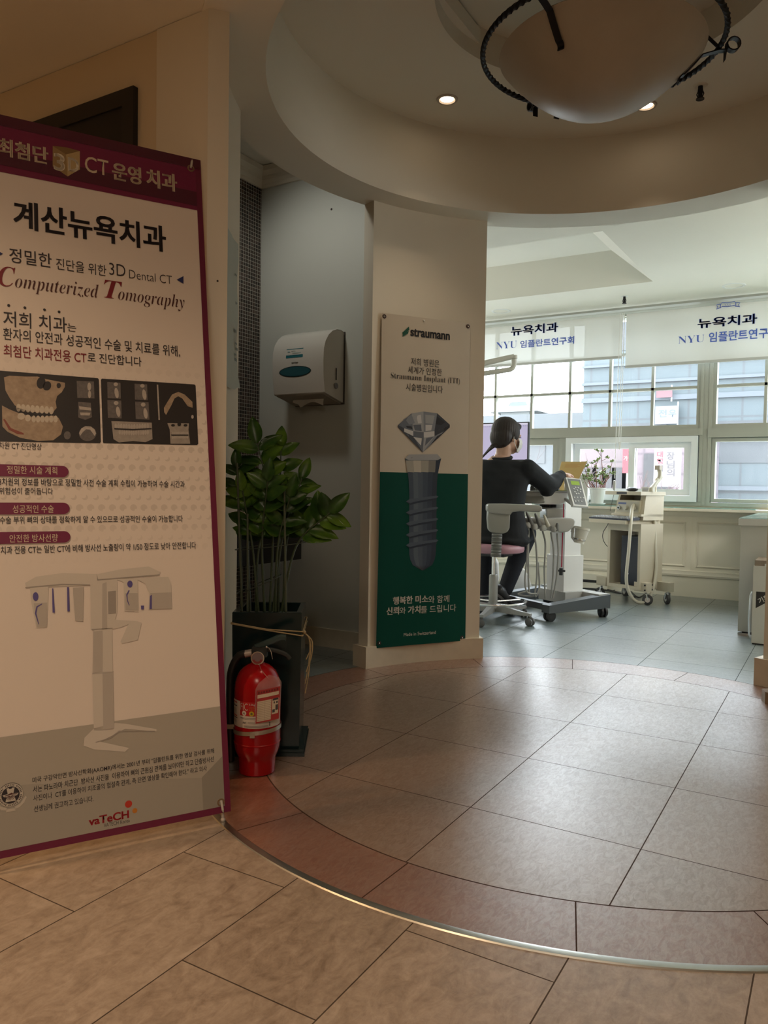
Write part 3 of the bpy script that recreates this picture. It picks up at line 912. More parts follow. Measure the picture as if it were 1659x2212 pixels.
mb = MB(); mb.box((sa+0.25, 15.95, 0.4), (sa+0.75, 16.02, 1.6)); mb.build('window', win_dark, t, True)
def street_banner(label, pa, pb, Y, col, texts, name='street_banner'):
    a, b = aty(*pa, Y), aty(*pb, Y)
    t = thing(name, label, 'banner', ((a.x+b.x)/2, Y, b.z))
    mb = MB(); mb.box((a.x, Y-0.015, b.z), (b.x, Y+0.015, a.z)); mb.build('cloth', M('banner_'+label[:6], col, 0.7, var=0.02), t, True)
    for s, c, qa, qb in texts:
        mb = MB(); u = aty(*qa, Y-0.02); v = aty(*qb, Y-0.02)
        letters(mb, s, lambda p, q: (p, Y-0.02, q), u.x, v.x, v.z, u.z, 0.02)
        mb.build('lettering', c, t, True, recalc=False)
    mb = MB()
    mb.cyl((b.x-0.02, Y+0.03, -5 if name == 'street_banner' else b.z-0.1), (b.x-0.02, Y+0.03, a.z+0.1), 0.02, n=8)
    if name != 'street_banner': mb.box((a.x+0.1, Y, b.z+0.1), (b.x-0.1, Y+0.2, a.z-0.1))
    mb.build('pole', M('banner_pole', (0.1213, 0.1213, 0.1213), 0.5), t, True)
red_i = M('red_banner_print', (0.1051, 0.0122, 0.0202), 0.6); grey_i = M('grey_banner_print', (0.0243, 0.0243, 0.0283), 0.6)
street_banner('white vertical street banner with grey and red lettering outside the sliding window', (1414, 955), (1470, 1052), 15.2, (0.080, 0.077, 0.088),
              [('대', red_i, (1419, 975), (1432, 988)), ('행', red_i, (1419, 990), (1432, 1003)), ('해', grey_i, (1419, 1005), (1432, 1019)),
               ('장', grey_i, (1440, 976), (1457, 993)), ('님', grey_i, (1440, 995), (1457, 1012)), ('의', grey_i, (1440, 1013), (1457, 1029))])
street_banner('red vertical street banner beside the sliding window stile', (1346, 968), (1357, 1022), 15.0, (0.0889, 0.0089, 0.0161), [('가', M('white_banner_print', (0.1213, 0.1133, 0.1172), 0.6), (1347, 985), (1356, 995))])
street_banner('white signboard with faint lettering on the office block', (1416, 878), (1465, 915), 19.8, (0.0607, 0.0707, 0.0789), [('전', M('faint_blue_print', (0.0303, 0.0404, 0.0546), 0.6), (1422, 885), (1440, 901)), ('우', M('faint_blue_print', (0.0303, 0.0404, 0.0546), 0.6), (1444, 885), (1461, 901))], 'building_sign')
street_banner('faded red signboard on the office block above the white one', (1418, 842), (1452, 858), 19.8, (0.0566, 0.0202, 0.0263), [], 'building_sign')
# bare street trees
bark = M('bare_branches', (0.0243, 0.0141, 0.0154), 0.8)
def bare_tree(px, Y, h, label, seed):
    rnd = random.Random(seed); base = aty(px, 1060, Y); base.z = -5
    t = thing('street_tree', label, 'tree', base, 0, 'bare street trees')
    mb = MB()
    mb.tube([base, base+V((0.05, 0, 2.5)), base+V((0, 0, 4.8))], [0.10, 0.08, 0.05], 8)
    mb.build('trunk', bark, t, True)
    mb = MB()
    def grow(p, d, L, r, k):
        q = p+d*L; mb.tube([p, (p+q)/2+V((rnd.uniform(-1, 1), 0, rnd.uniform(-1, 1)))*L*0.07, q], [r, r*0.85, r*0.65], 5)
        if k == 0: return
        for _ in range(3 if k > 1 else 2):
            dd = (d+V((rnd.uniform(-0.9, 0.9), rnd.uniform(-0.5, 0.5), rnd.uniform(-0.1, 0.7)))).normalized()
            grow(q, dd, L*rnd.uniform(0.55, 0.8), r*0.6, k-1)
    for i in range(6):
        a = rnd.uniform(0, 2*PI); grow(base+V((0, 0, 4.0+0.16*i)), V((math.cos(a), math.sin(a)*0.6, 1.0)).normalized(), h*rnd.uniform(0.35, 0.5), 0.022, 3)
    mb.build('branches', bark, t, True)
bare_tree(1400, 11.0, 1.5, 'bare reddish street tree outside, behind the trolley handpiece', 3)
bare_tree(1300, 13.2, 1.6, 'bare street tree outside, behind the potted jade plant', 5)
bare_tree(1180, 15.6, 1.9, 'bare street tree outside the small window left of the sliding window', 9)
mb = MB(); mb.face([(-80, 7.2, -5), (60, 7.2, -5), (60, 120, -5), (-80, 120, -5)]); struct(mb.build('street', M('asphalt', (0.30, 0.30, 0.295), 0.9)))
# ================================================================== CT BANNER ON ITS STAND
def card(mb, pts, off, fn):
    """a printed flat shape lying on a sheet"""
    mb.face([fn(u, v, off) for u, v in pts]); return mb
ink = lambda name, c, **k: M(name, c, 0.45, var=0.0, **k)
def ct_banner():
    BR = V((-1.342, 1.506, 0.03))
    e = V((0.487, 0.873, 0)).normalized()
    D = V((-0.272, 0.152, 1.78)); D = (D-e*D.dot(e)).normalized()
    n = e.cross(D).normalized()
    W_, H_ = 0.60, 1.807
    O = BR-e*W_
    t = thing('banner_stand', 'tall maroon-edged CT scanner banner leaning on its stand by the hall wall', 'banner', O)
    t.rotation_euler = Matrix((( e.x, D.x, n.x), (e.y, D.y, n.y), (e.z, D.z, n.z))).to_euler()
    def uv(px, py):
        P = atp(px, py, BR, n)-O; return P.dot(e), P.dot(D)
    A = lambda a, b: uv(a/2.95, 150+b/2.95)
    B = lambda a, b: uv(a/2.9625, 780+b/2.9625)
    Cc = lambda a, b: uv(a/2.9625, 1180+b/2.9625)
    Dd = lambda a, b: uv(a/3.318, 1600+b/3.318)
    P = lambda off: (lambda u, v, o=0.0: (u, v, off+o))
    # vinyl sheet
    m, b = newmat('banner_vinyl'); x, y, z = objxyz()
    S = 0.0262
    def cell(u, v, ox, oy, r, bx, by, br):
        fu = ((u+ox)/S).fr()-0.5; fv = ((v+oy)/S).fr()-0.5
        c = ((fu*fu+fv*fv).sq() < r); d_ = (((fu-bx)*(fu-bx)+(fv-by)*(fv-by)).sq() > br)
        return c*d_
    row = (y/S).fl().mod(2.0)
    big = cell(x, y, 0.0, 0.0, 0.33, 0.26, -0.28, 0.17)*(row < 0.5)
    sml = cell(x, y, S*0.5, 0.0, 0.27, -0.13, 0.16, 0.25)*(row > 0.5)
    fade = ramp(y/1.8, [(0.36, (0, 0, 0)), (0.44, (1, 1, 1)), (0.58, (1, 1, 1)), (0.68, (0, 0, 0))])
    f = (big+sml)*fade*0.42
    setc(b, 'Base Color', mixc(f, (0.74, 0.645, 0.565), (0.47, 0.395, 0.335))); b.inputs['Roughness'].default_value = 0.5
    bump(b, noise(vec(x*2.0, y*0.7, 0.0), 3.0, 2), 0.25, 0.012)
    nb = 14
    mb = MB(); mb.sheet([[(W_*i/nb, H_*j/24, 0) for i in range(nb+1)] for j in range(25)]).solidify(0.0008)
    mb.build('sheet', m, t)
    f1 = P(0.0012); f2 = P(0.0018); f3 = P(0.0024); f4 = P(0.0030)
    maroon = ink('maroon_print', (0.135, 0.006, 0.038)); maroon_d = ink('dark_maroon_print', (0.075, 0.005, 0.022)); 
    # border and heading band
    wi = 0.016
    vh = uv(427, 455)[1]
    mb = MB(); card(mb, [(W_-wi, 0), (W_, 0), (W_, H_), (W_-wi, H_)], 0, f1); card(mb, [(0, 0), (W_-wi, 0), (W_-wi, wi*1.05), (0, wi*1.05)], 0, f1); card(mb, [(0, wi), (wi*0.5, wi), (wi*0.5, vh), (0, vh)], 0, f1)
    mb.build('border_print', maroon, t, recalc=False)
    mb = MB(); card(mb, [(0, vh), (W_-wi, vh), (W_-wi, H_-0.030), (0, H_-0.030)], 0, f1); mb.build('heading_band', ink('heading_maroon', (0.165, 0.006, 0.050)), t, recalc=False)
    mb = MB(); card(mb, [(0, H_-0.030), (W_, H_-0.030), (W_, H_), (0, H_)], 0, f2); card(mb, [(0, vh+0.02), (W_-wi, vh+0.012), (W_-wi, vh+0.055), (0, vh+0.06)], 0, f2); mb.build('heading_shade', maroon_d, t, recalc=False)
    def T(mb, s, l, r, h, fn, bold=0.0, K=A, shear=0.0, space=1.0):
        (u0, v0), (u1, v1) = K(*l), K(*r)
        mid = ((l[0]+r[0])/2, (l[1]+r[1])/2)
        hh = K(mid[0], mid[1]-h/2)[1]-K(mid[0], mid[1]+h/2)[1]
        vc = (v0+v1)/2
        letters(mb, s, lambda u, v: fn(u, v), u0, u1, vc-hh/2, vc+hh/2, bold, shear, space)
    cream_i = ink('cream_print', (0.62, 0.50, 0.36)); dark_i = ink('dark_print', (0.022, 0.016, 0.020)); red_p = ink('crimson_print', (0.20, 0.006, 0.014)); brown_p = ink('dark_brown_print', (0.075, 0.018, 0.014))
    mb = LM()
    T(mb, '최첨단', (-14, 500), (305, 547), 112, f3, 0.035); T(mb, 'CT', (540, 612), (690, 625), 100, f3, 0.005); T(mb, '운영', (715, 652), (897, 680), 112, f3, 0.035); T(mb, '치과', (933, 692), (1125, 727), 112, f3, 0.035)
    mb.build('heading_lettering', cream_i, t, recalc=False)
    # gold cube with 3D
    gold = ink('gold_print', (0.30, 0.19, 0.075)); gold_l = ink('light_gold_print', (0.45, 0.32, 0.15)); gold_d = ink('dark_gold_print', (0.20, 0.115, 0.04))
    for nm, mt, pts in (('cube_print', gold, [(335, 490), (420, 545), (430, 685), (335, 620)]), ('cube_print', gold_l, [(420, 545), (508, 523), (508, 640), (430, 685)]), ('cube_print', gold_d, [(335, 490), (425, 500), (508, 523), (420, 545)])):
        mb = MB(); card(mb, [A(*p) for p in pts], 0, f3); mb.build(nm, mt, t, recalc=False)
    mb = LM(); T(mb, '3', (342, 575), (412, 615), 110, f4, 0.03); T(mb, 'D', (434, 620), (500, 605), 88, f4, 0.03); mb.build('cube_lettering', ink('pale_print', (0.75, 0.66, 0.52)), t, recalc=False)
    # headline and lines of text
    mb = LM()
    T(mb, '계산뉴욕치과', (85, 935), (1055, 1070), 172, f2, 0.028)
    T(mb, '정밀한', (58, 1190), (328, 1215), 92, f2, 0.004); T(mb, '진단을 위한', (357, 1246), (676, 1278), 72, f2); T(mb, '3D', (695, 1273), (798, 1283), 76, f2, -0.008); T(mb, 'Dental CT', (822, 1312), (1095, 1336), 54, f2, -0.012)
    for p in ((55, 1505), (158, 1520), (283, 1533), (376, 1546)):
        c = A(*p); card(mb, [(c[0]+0.0034*math.cos(k*PI/8), c[1]+0.0034*math.sin(k*PI/8)) for k in range(16)], 0, f2)
    T(mb, '저희 치과', (20, 1590), (425, 1626), 98, f2, 0.004); T(mb, '는', (429, 1643), (485, 1649), 50, f2)
    T(mb, '환자의 안전과 성공적인 수술 및 치료를 위해,', (20, 1697), (1145, 1790), 76, f2, 0.004)
    T(mb, '로 진단합니다', (557, 1838), (900, 1861), 62, f2, 0.004)
    T(mb, '3차원 CT 진단영상', (-24, 542), (265, 547), 44, f2, 0.002, B)
    T(mb, '3차원의 정보를 바탕으로 정밀한 사전 수술 계획 수립이 가능하여 수술 시간과', (-8, 778), (1180, 783), 46, f2, 0.006, B)
    T(mb, '위험성이 줄어듭니다', (-6, 831), (338, 834), 44, f2, 0.006, B)
    T(mb, '수술 부위 뼈의 상태를 정확하게 알 수 있으므로 성공적인 수술이 가능합니다', (-2, 1020), (1168, 1007), 46, f2, 0.006, B)
    T(mb, '치과 전용 CT는 일반 CT에 비해 방사선 노출량이 약 1/50 정도로 낮아 안전합니다', (4, 1215), (1253, 1175), 48, f2, 0.006, B)
    T(mb, '미국 구강악안면 방사선학회(AAOMR)에서는 2001년 부터 "임플란트를 위한 영상 검사를 위해', (232, 287), (1532, 72), 44, f3, 0.004, Dd)
    T(mb, '서는 파노라마 치근단  방사선 사진을  이용하여 뼈의 근원심 관계를 보아야만 하고 단층방사선', (235, 352), (1530, 127), 44, f3, 0.004, Dd)
    T(mb, '사진이나  CT를 이용하여 치조골의 협설측 관계, 즉 단면 영상을 확인해야 한다." 라고 의사', (238, 418), (1480, 192), 44, f3, 0.004, Dd)
    T(mb, '선생님께 권고하고 있습니다.', (242, 488), (668, 414), 44, f3, 0.004, Dd)
    T(mb, 'VATECH Korea', (743, 602), (928, 573), 26, f3, -0.01, Dd)
    mb.build('dark_lettering', dark_i, t, recalc=False)
    mb = LM()
    T(mb, serif_bi('omputerized'), (95, 1364), (628, 1421), 112, f2, -0.012, space=1.0); T(mb, serif_bi('omography'), (752, 1446), (1175, 1487), 104, f2, -0.012)
    mb.build('serif_lettering', brown_p, t, recalc=False)
    mb = LM()
    T(mb, serif_bi('C'), (-12, 1318), (97, 1325), 128, f2, -0.005); T(mb, serif_bi('T'), (662, 1402), (778, 1408), 112, f2, -0.005)
    T(mb, '최첨단 치과전용 CT', (22, 1796), (550, 1833), 76, f2, 0.006)
    mb.build('red_lettering', red_p, t, recalc=False)
    mb = LM(); T(mb, 'vaTeCH', (635, 577), (922, 527), 58, f3, 0.04, Dd); mb.build('logo_lettering', ink('logo_red_print', (0.36, 0.008, 0.02)), t, recalc=False)
    for c, r, col in (((920, 453), 0.0085, (0.46, 0.03, 0.012)), ((965, 500), 0.006, (0.50, 0.18, 0.02))):
        q = Dd(*c); mb = MB(); card(mb, [(q[0]+r*math.cos(k*PI/12), q[1]+r*math.sin(k*PI/12)) for k in range(24)], 0, f3)
        mb.build('logo_dot', ink('logo_dot_%d' % (r*1e4), col), t, recalc=False)
    navy = ink('navy_print', (0.02, 0.028, 0.12))
    mb = MB(); card(mb, [A(*p) for p in ((1125, 1341), (1168, 1318), (1168, 1368))], 0, f2); card(mb, [A(*p) for p in ((-24, 1150), (18, 1176), (-24, 1200))], 0, f2); mb.build('arrow_print', navy, t, recalc=False)
    # label pills
    for yc, s, l, r, x1 in ((698, '정밀한 시술 계획', (43, 697), (365, 702), 438), (944, '성공적인 수술', (80, 945), (343, 949), 445), (1134, '안전한 방사선량', (60, 1132), (370, 1136), 450)):
        a, b_ = B(-60, yc), B(x1, yc); h = (B(0, yc-38)[1]-B(0, yc+38)[1])/2
        pts = [(a[0]+h+h*math.cos(q), a[1]+h*math.sin(q)) for q in [PI/2+PI*k/10 for k in range(11)]]+[(b_[0]-h+h*math.cos(q), a[1]+h*math.sin(q)) for q in [-PI/2+PI*k/10 for k in range(11)]]
        mb = MB(); card(mb, [(u+0.0015, v-0.0022) for u, v in pts], 0, f1); mb.build('pill_shadow_print', ink('soft_brown_print', (0.36, 0.29, 0.24)), t, recalc=False)
        mb = MB(); card(mb, pts, 0, f2); o = mb.build('pill_label', ink('heading_maroon', (0.165, 0.006, 0.050)), t, recalc=False)
        mb = LM(); T(mb, s, l, r, 50, f3, 0.004, B); mb.build('pill_lettering', cream_i, o, recalc=False)
    # two dark scan pictures
    black_p = ink('scan_black_print', (0.020, 0.016, 0.016))
    def bone(nm, c0, c1, sc=60):
        if nm in _mc: return _mc[nm]
        m, b = newmat(nm); tx = N.nt.nodes.new('ShaderNodeTexCoord')
        setc(b, 'Base Color', mixc(noise(N(tx.outputs['Object']), sc, 5, 0.7), c0, c1)); b.inputs['Roughness'].default_value = 0.5; _mc[nm] = m; return m
    bone_m = bone('bone_print', (0.17, 0.11, 0.07), (0.52, 0.40, 0.28)); tooth_m = bone('tooth_print', (0.40, 0.34, 0.27), (0.66, 0.58, 0.47), 90); grey_s = bone('scan_grey_print', (0.05, 0.045, 0.045), (0.20, 0.175, 0.165), 120); lt_s = bone('scan_light_print', (0.30, 0.26, 0.23), (0.55, 0.49, 0.43), 140)
    def shape(parent, nm, mt, polys, fn):
        mb = LM()
        for p in polys: card(mb, [B(*q) for q in p], 0, fn)
        return mb.build(nm, mt, parent, recalc=False)
    def ell(cx, cy, rx, ry, a=0, n_=18, a0=0, a1=2*PI):
        return [(cx+rx*math.cos(q)*math.cos(a)-ry*math.sin(q)*math.sin(a), cy+rx*math.cos(q)*math.sin(a)+ry*math.sin(q)*math.cos(a)) for q in [a0+(a1-a0)*k/n_ for k in range(n_)]]
    o = shape(t, 'scan_picture', black_p, [[(-40, 60), (0, 62), (625, 110), (632, 118), (645, 518), (638, 526), (0, 515), (-40, 514)]], f1)
    shape(o, 'skull_print', bone_m, [[(25, 105), (60, 95), (160, 100), (240, 100), (300, 118), (415, 140), (415, 165), (395, 200), (365, 225), (355, 262), (362, 300), (340, 328), (250, 330), (180, 322), (95, 285), (60, 235), (35, 190)],
                                   [(12, 285), (60, 310), (110, 330), (230, 365), (340, 350), (375, 365), (402, 420), (390, 470), (340, 508), (240, 512), (130, 492), (50, 455), (15, 420)]], f2)
    shape(o, 'skull_hollow_print', black_p, [ell(262, 140, 28, 38, 0.2), ell(300, 160, 26, 30, 0.5), [(75, 292), (130, 305), (220, 332), (305, 338), (300, 352), (215, 345), (120, 322), (78, 305)], ell(375, 158, 14, 16)], f3)
    shape(o, 'tooth_print', tooth_m, [ell(118+x*30, 300+x*2.5, 15, 25) for x in range(8)]+[ell(215+x*28, 372, 14, 22) for x in range(6)]+[ell(135, 355, 24, 22), ell(178, 366, 18, 22)], f3)
    shape(o, 'nerve_print', ink('nerve_red_print', (0.22, 0.05, 0.03)), [[(20, 375), (30, 372), (70, 430), (150, 462), (152, 472), (110, 468), (55, 440)]], f3)
    shape(o, 'scan_slice_print', grey_s, [[(490, 128), (600, 132), (604, 240), (494, 236)], [(500, 262), (580, 268), (588, 360), (545, 378), (500, 362)], ell(560, 465, 56, 48), ell(430, 476, 22, 26)], f2)
    shape(o, 'scan_tooth_print', lt_s, [ell(570, 165, 12, 26), ell(572, 215, 10, 24), [(505, 290), (580, 300), (583, 318), (508, 312)], [(510, 330), (578, 332), (572, 350), (515, 348)],
                                       [(512, 480), (505, 462), (520, 432), (545, 418), (580, 420), (605, 440), (614, 465), (604, 480), (592, 462), (575, 440), (550, 438), (530, 455)]], f3)
    o = shape(t, 'scan_picture', black_p, [[(645, 120), (652, 113), (1243, 150), (1251, 158), (1268, 530), (1260, 538), (664, 526), (658, 520)]], f1)
    shape(o, 'scan_slice_print', grey_s, [[(685, 135), (770, 140), (772, 242), (688, 238)], [(860, 146), (940, 150), (944, 252), (863, 248)], [(686, 250), (775, 254), (778, 368), (690, 364)], [(864, 260), (950, 264), (955, 376), (868, 372)]], f2)
    shape(o, 'scan_tooth_print', lt_s, [ell(740, 150, 14, 12), ell(745, 206, 13, 34, -0.15), ell(910, 160, 14, 12), ell(922, 216, 13, 34, -0.15), ell(742, 270, 15, 13), ell(755, 325, 13, 34, -0.15), ell(915, 280, 15, 13), ell(930, 336, 13, 34, -0.15),
                                       [(1002, 152), (1011, 153), (1022, 378), (1013, 378)], ell(1230, 358, 8, 12)], f3)
    shape(o, 'arch_print', bone_m, [[(1050, 330), (1048, 300), (1075, 255), (1100, 215), (1140, 198), (1180, 215), (1230, 262), (1232, 300), (1200, 290), (1165, 240), (1140, 226), (1115, 240), (1095, 285), (1062, 345)]], f2)
    shape(o, 'panorama_print', bone('panorama_grey', (0.22, 0.19, 0.165), (0.42, 0.37, 0.32), 70), [[(712, 385), (970, 395), (975, 500), (930, 520), (850, 512), (760, 522), (725, 500)], [(1070, 398), (1208, 400), (1205, 440), (1216, 530), (1090, 530), (1085, 440)]], f2)
    shape(o, 'panorama_tooth_print', lt_s, [ell(740+x*17, 416+6*math.sin(x*0.24), 8, 18) for x in range(13)]+[ell(765+x*15, 456+5*math.sin(x*0.26), 7, 16) for x in range(13)]+[ell(1105+x*13, 462, 6, 10) for x in range(8)]+[ell(1105+x*13, 490, 6, 9) for x in range(8)], f3)
    shape(o, 'scan_gap_print', black_p, [[(730, 430), (850, 436), (968, 430), (968, 437), (850, 444), (730, 438)], ell(1105, 412, 12, 8), ell(1145, 405, 12, 12), ell(1185, 412, 12, 8), [(1092, 472), (1205, 472), (1203, 478), (1095, 478)]], f4)
    # lower printed floor and the picture of the scanner
    def cshape(parent, nm, mt, polys, fn):
        mb = LM()
        for p in polys: card(mb, [Cc(*q) for q in p], 0, fn)
        return mb.build(nm, mt, parent, recalc=False)
    vb = wi*1.05
    hl, hr = Cc(-60, 1232), Cc(1420, 1022)
    mb = MB(); card(mb, [(wi*0.5, vb), (W_-wi, vb), (W_-wi, hr[1]), (wi*0.5, hl[1])], 0, f1); mb.build('floor_print', ink('grey_floor_print', (0.40, 0.36, 0.30)), t, recalc=False)
    q1, q2 = Cc(150, 1525), Cc(1290, 1480)
    mb = MB(); card(mb, [(wi*0.5, vb), (q2[0], vb), (q2[0], q2[1]), (q1[0], q1[1]), (wi*0.5, q1[1])], 0, f2); mb.build('floor_print', ink('grey_floor_dark_print', (0.345, 0.315, 0.265)), t, recalc=False)
    q3 = Cc(1432, 1340)
    mb = MB(); card(mb, [(q2[0], vb), (W_-wi, vb), (W_-wi, q3[1]), (q2[0], q2[1])], 0, f2); mb.build('floor_print', ink('grey_floor_corner_print', (0.265, 0.24, 0.20)), t, recalc=False)
    sg = ink('scanner_grey_print', (0.46, 0.41, 0.36)); sl = ink('scanner_light_print', (0.60, 0.54, 0.47)); sd = ink('scanner_dark_print', (0.33, 0.29, 0.255)); vio = ink('violet_print', (0.10, 0.08, 0.26))
    cshape(t, 'scanner_print', sl, [[(160, 235), (230, 195), (400, 172), (620, 178), (625, 210), (900, 205), (1075, 195), (1095, 250), (1100, 400), (950, 405), (955, 300), (930, 240), (880, 215), (885, 420), (795, 415), (790, 230), (750, 215), (750, 420), (735, 470), (880, 480), (905, 490), (880, 600), (780, 622), (770, 610), (820, 500), (770, 520), (718, 530), (725, 1175), (600, 1180), (590, 810), (600, 540), (580, 530), (578, 250), (310, 260), (300, 520), (232, 522), (200, 360), (190, 260), (165, 262)],
                                  [(620, 180), (760, 150), (950, 130), (1025, 165), (1020, 180), (620, 215)], [(600, 1165), (735, 1130), (800, 1135), (1000, 1170), (1000, 1185), (800, 1168), (760, 1190), (640, 1250), (825, 1290), (800, 1315), (600, 1300), (535, 1275), (540, 1225)]], f2)
    cshape(t, 'scanner_shade_print', sg, [[(655, 240), (680, 230), (685, 528), (652, 535)], [(595, 545), (655, 540), (655, 800), (595, 810)], [(655, 815), (722, 808), (730, 1165), (660, 1172)], [(465, 265), (535, 262), (530, 480), (480, 478)], [(215, 365), (300, 360), (300, 515), (235, 515)], [(960, 300), (1095, 295), (1098, 400), (962, 402)], [(800, 300), (880, 300), (882, 410), (802, 408)], [(590, 810), (725, 800), (725, 806), (590, 817)]], f3)
    cshape(t, 'scanner_line_print', sd, [[(160, 262), (400, 240), (575, 245), (575, 250), (400, 248), (162, 268)], [(620, 212), (1020, 180), (1020, 186), (622, 219)], [(610, 1252), (700, 1225), (760, 1180), (990, 1180), (990, 1184), (765, 1186), (705, 1230), (612, 1256)], [(690, 290), (740, 285), (742, 430), (692, 433)], [(585, 530), (720, 522), (720, 527), (586, 536)]], f3)
    cshape(t, 'scanner_violet_print', vio, [ell(227, 322, 18, 28), ell(830, 242, 17, 22), [(268, 366), (232, 385), (222, 430), (245, 500), (250, 500), (232, 430), (240, 390), (268, 372)], [(332, 270), (340, 270), (350, 425), (335, 425)], [(428, 262), (440, 262), (445, 416), (430, 418)], [(822, 280), (806, 310), (812, 350), (824, 380), (828, 378), (816, 345), (814, 312), (828, 284)], [(958, 318), (970, 310), (970, 400), (955, 404)], [(900, 380), (920, 380), (918, 405), (902, 405)]], f4)
    # round society emblem
    eu, ev = Dd(75, 388); rr = Dd(168, 388)[0]-eu
    cir = lambda r, n_=36: [(eu+r*math.cos(2*PI*k/n_), ev+r*math.sin(2*PI*k/n_)) for k in range(n_)]
    mb = MB(); card(mb, cir(rr), 0, f2); o = mb.build('emblem_print', dark_i, t, recalc=False)
    mb = MB(); card(mb, cir(rr*0.96), 0, f3); mb.build('emblem_ring_print', ink('emblem_pale_print', (0.50, 0.45, 0.38)), o, recalc=False)
    mb = MB(); card(mb, cir(rr*0.70), 0, f4)
    for k in range(40):                     # the tiny ring of lettering reads only as ticks
        q = 2*PI*k/40; s_ = 0.004*(0.6+0.4*((k*7) % 5)/4)
        if k % 7 == 0: continue
        c = (eu+rr*0.83*math.cos(q), ev+rr*0.83*math.sin(q))
        card(mb, [(c[0]+a*math.cos(q)*s_-b_*math.sin(q)*0.0016, c[1]+a*math.sin(q)*s_+b_*math.cos(q)*0.0016) for a, b_ in ((-0.5, -0.5), (0.5, -0.5), (0.5, 0.5), (-0.5, 0.5))], 0, f4)
    mb.build('emblem_disc_print', dark_i, o, recalc=False)
    f5 = P(0.0036); f6 = P(0.0042)
    key = [(-0.30, 0.58), (-0.12, 0.60), (-0.10, 0.52), (0.10, 0.52), (0.12, 0.60), (0.32, 0.58), (0.22, 0.12), (0.62, 0.08), (0.50, -0.08), (0.30, -0.12), (0.40, -0.52), (-0.40, -0.52), (-0.30, -0.12), (-0.50, -0.08), (-0.62, 0.08), (-0.22, 0.12)]
    mb = MB(); card(mb, [(eu+a*rr, ev+b_*rr) for a, b_ in key], 0, f5); mb.build('emblem_shield_print', ink('emblem_pale_print', (0.50, 0.45, 0.38)), o, recalc=False)
    mb = MB()
    for k in range(9):
        q = PI+0.35+(PI-0.7)*k/8; d_ = V((math.cos(q), math.sin(q))); s_ = V((-d_.y, d_.x))*0.018*rr
        a, b_ = V((eu, ev))+d_*rr*0.10, V((eu, ev))+d_*rr*0.42
        card(mb, [a+s_, b_+s_, b_-s_, a-s_], 0, f6)
    card(mb, [(eu+a*rr, ev+b_*rr) for a, b_ in ((-0.45, 0.02), (-0.1, 0.12), (0.1, 0.2), (0.14, 0.12), (0.52, 0.04), (0.5, -0.0), (0.1, 0.04), (-0.1, 0.02), (-0.45, -0.03))], 0, f6)
    mb.build('emblem_hand_print', brown_p, o, recalc=False)
    for s in (-1, 1):
        mb = MB(); card(mb, [(eu+s*a*rr, ev+b_*rr) for a, b_ in ((0.30, -1.02), (0.75, -0.82), (1.15, -0.28), (1.25, -0.40), (1.05, -0.80), (0.70, -1.12), (0.32, -1.22))], 0, f3); mb.build('emblem_ribbon_print', ink('emblem_pale_print', (0.50, 0.45, 0.38)), o, recalc=False)
    mb = MB(); card(mb, [(eu+a*rr, ev+b_*rr) for a, b_ in ((-0.34, -1.12), (0.34, -1.12), (0.36, -1.36), (-0.36, -1.36))], 0, f3); mb.build('emblem_ribbon_print', ink('emblem_pale_print', (0.50, 0.45, 0.38)), o, recalc=False)
    # eyelets
    eyes = [uv(412, 364), uv(477, 1733), (0.028, H_-0.03), (0.028, 0.028)]
    brass = M('eyelet_brass', (0.30, 0.20, 0.12), 0.35, metal=0.8)
    for u, v in eyes:
        mb = MB(); mb.lathe([(0.0055, 0.0005), (0.0065, 0.0022), (0.0095, 0.0022), (0.0105, 0.0005)], (u, v, 0.0006), 24, cap=False); mb.build('eyelet', brass, t)
    # cross stand behind the sheet
    hub = V((0.30, 0.80, -0.055))
    mb = MB(); mb.box(hub-V((0.025, 0.03, 0.02)), hub+V((0.025, 0.03, 0.015)), 0.005); mb.build('hub', black_pl, t)
    alu = M('stand_rod', (0.30, 0.30, 0.30), 0.35, metal=0.8)
    for u, v in eyes:
        mb = MB(); mb.tube([hub, (hub+V((u, v, -0.012)))/2+V((0, 0, -0.004)), (u, v, -0.012)], 0.004, 8); mb.build('pole', alu, t)
        mb = MB(); s = 1 if v > 0.5 else -1
        mb.tube([(u, v, -0.012), (u, v+0.004, 0.005), (u+0.002, v+0.018*s, 0.007), (u+0.004, v+0.024*s, 0.004)], [0.0034, 0.0034, 0.0034, 0.002], 8); mb.build('hook', M('clear_hook', (0.55, 0.50, 0.44), 0.2), t)
    # feet: two in the plane of the sheet, one to the rear
    Mi = wm(t).inverted()
    for q in ((0.028, 0.0), (0.583, 0.0)):
        w0 = wm(t) @ V((q[0], 0.028, -0.012)); w1 = V((w0.x+0.004, w0.y-0.002, 0.006))
        mb = MB(); mb.tube([Mi @ w0, Mi @ w1], 0.004, 8); mb.ball(Mi @ w1, 0.0065, 10, 6); mb.build('foot', M('clear_hook', (0.55, 0.50, 0.44), 0.2), t)
    w0 = wm(t) @ hub; w1 = V((w0.x-0.30, w0.y+0.10, 0.006)); mb = MB(); mb.tube([Mi @ w0, Mi @ w1], 0.0045, 8); mb.ball(Mi @ w1, 0.0065, 10, 6); mb.build('rear_leg', alu, t)
ct_banner()

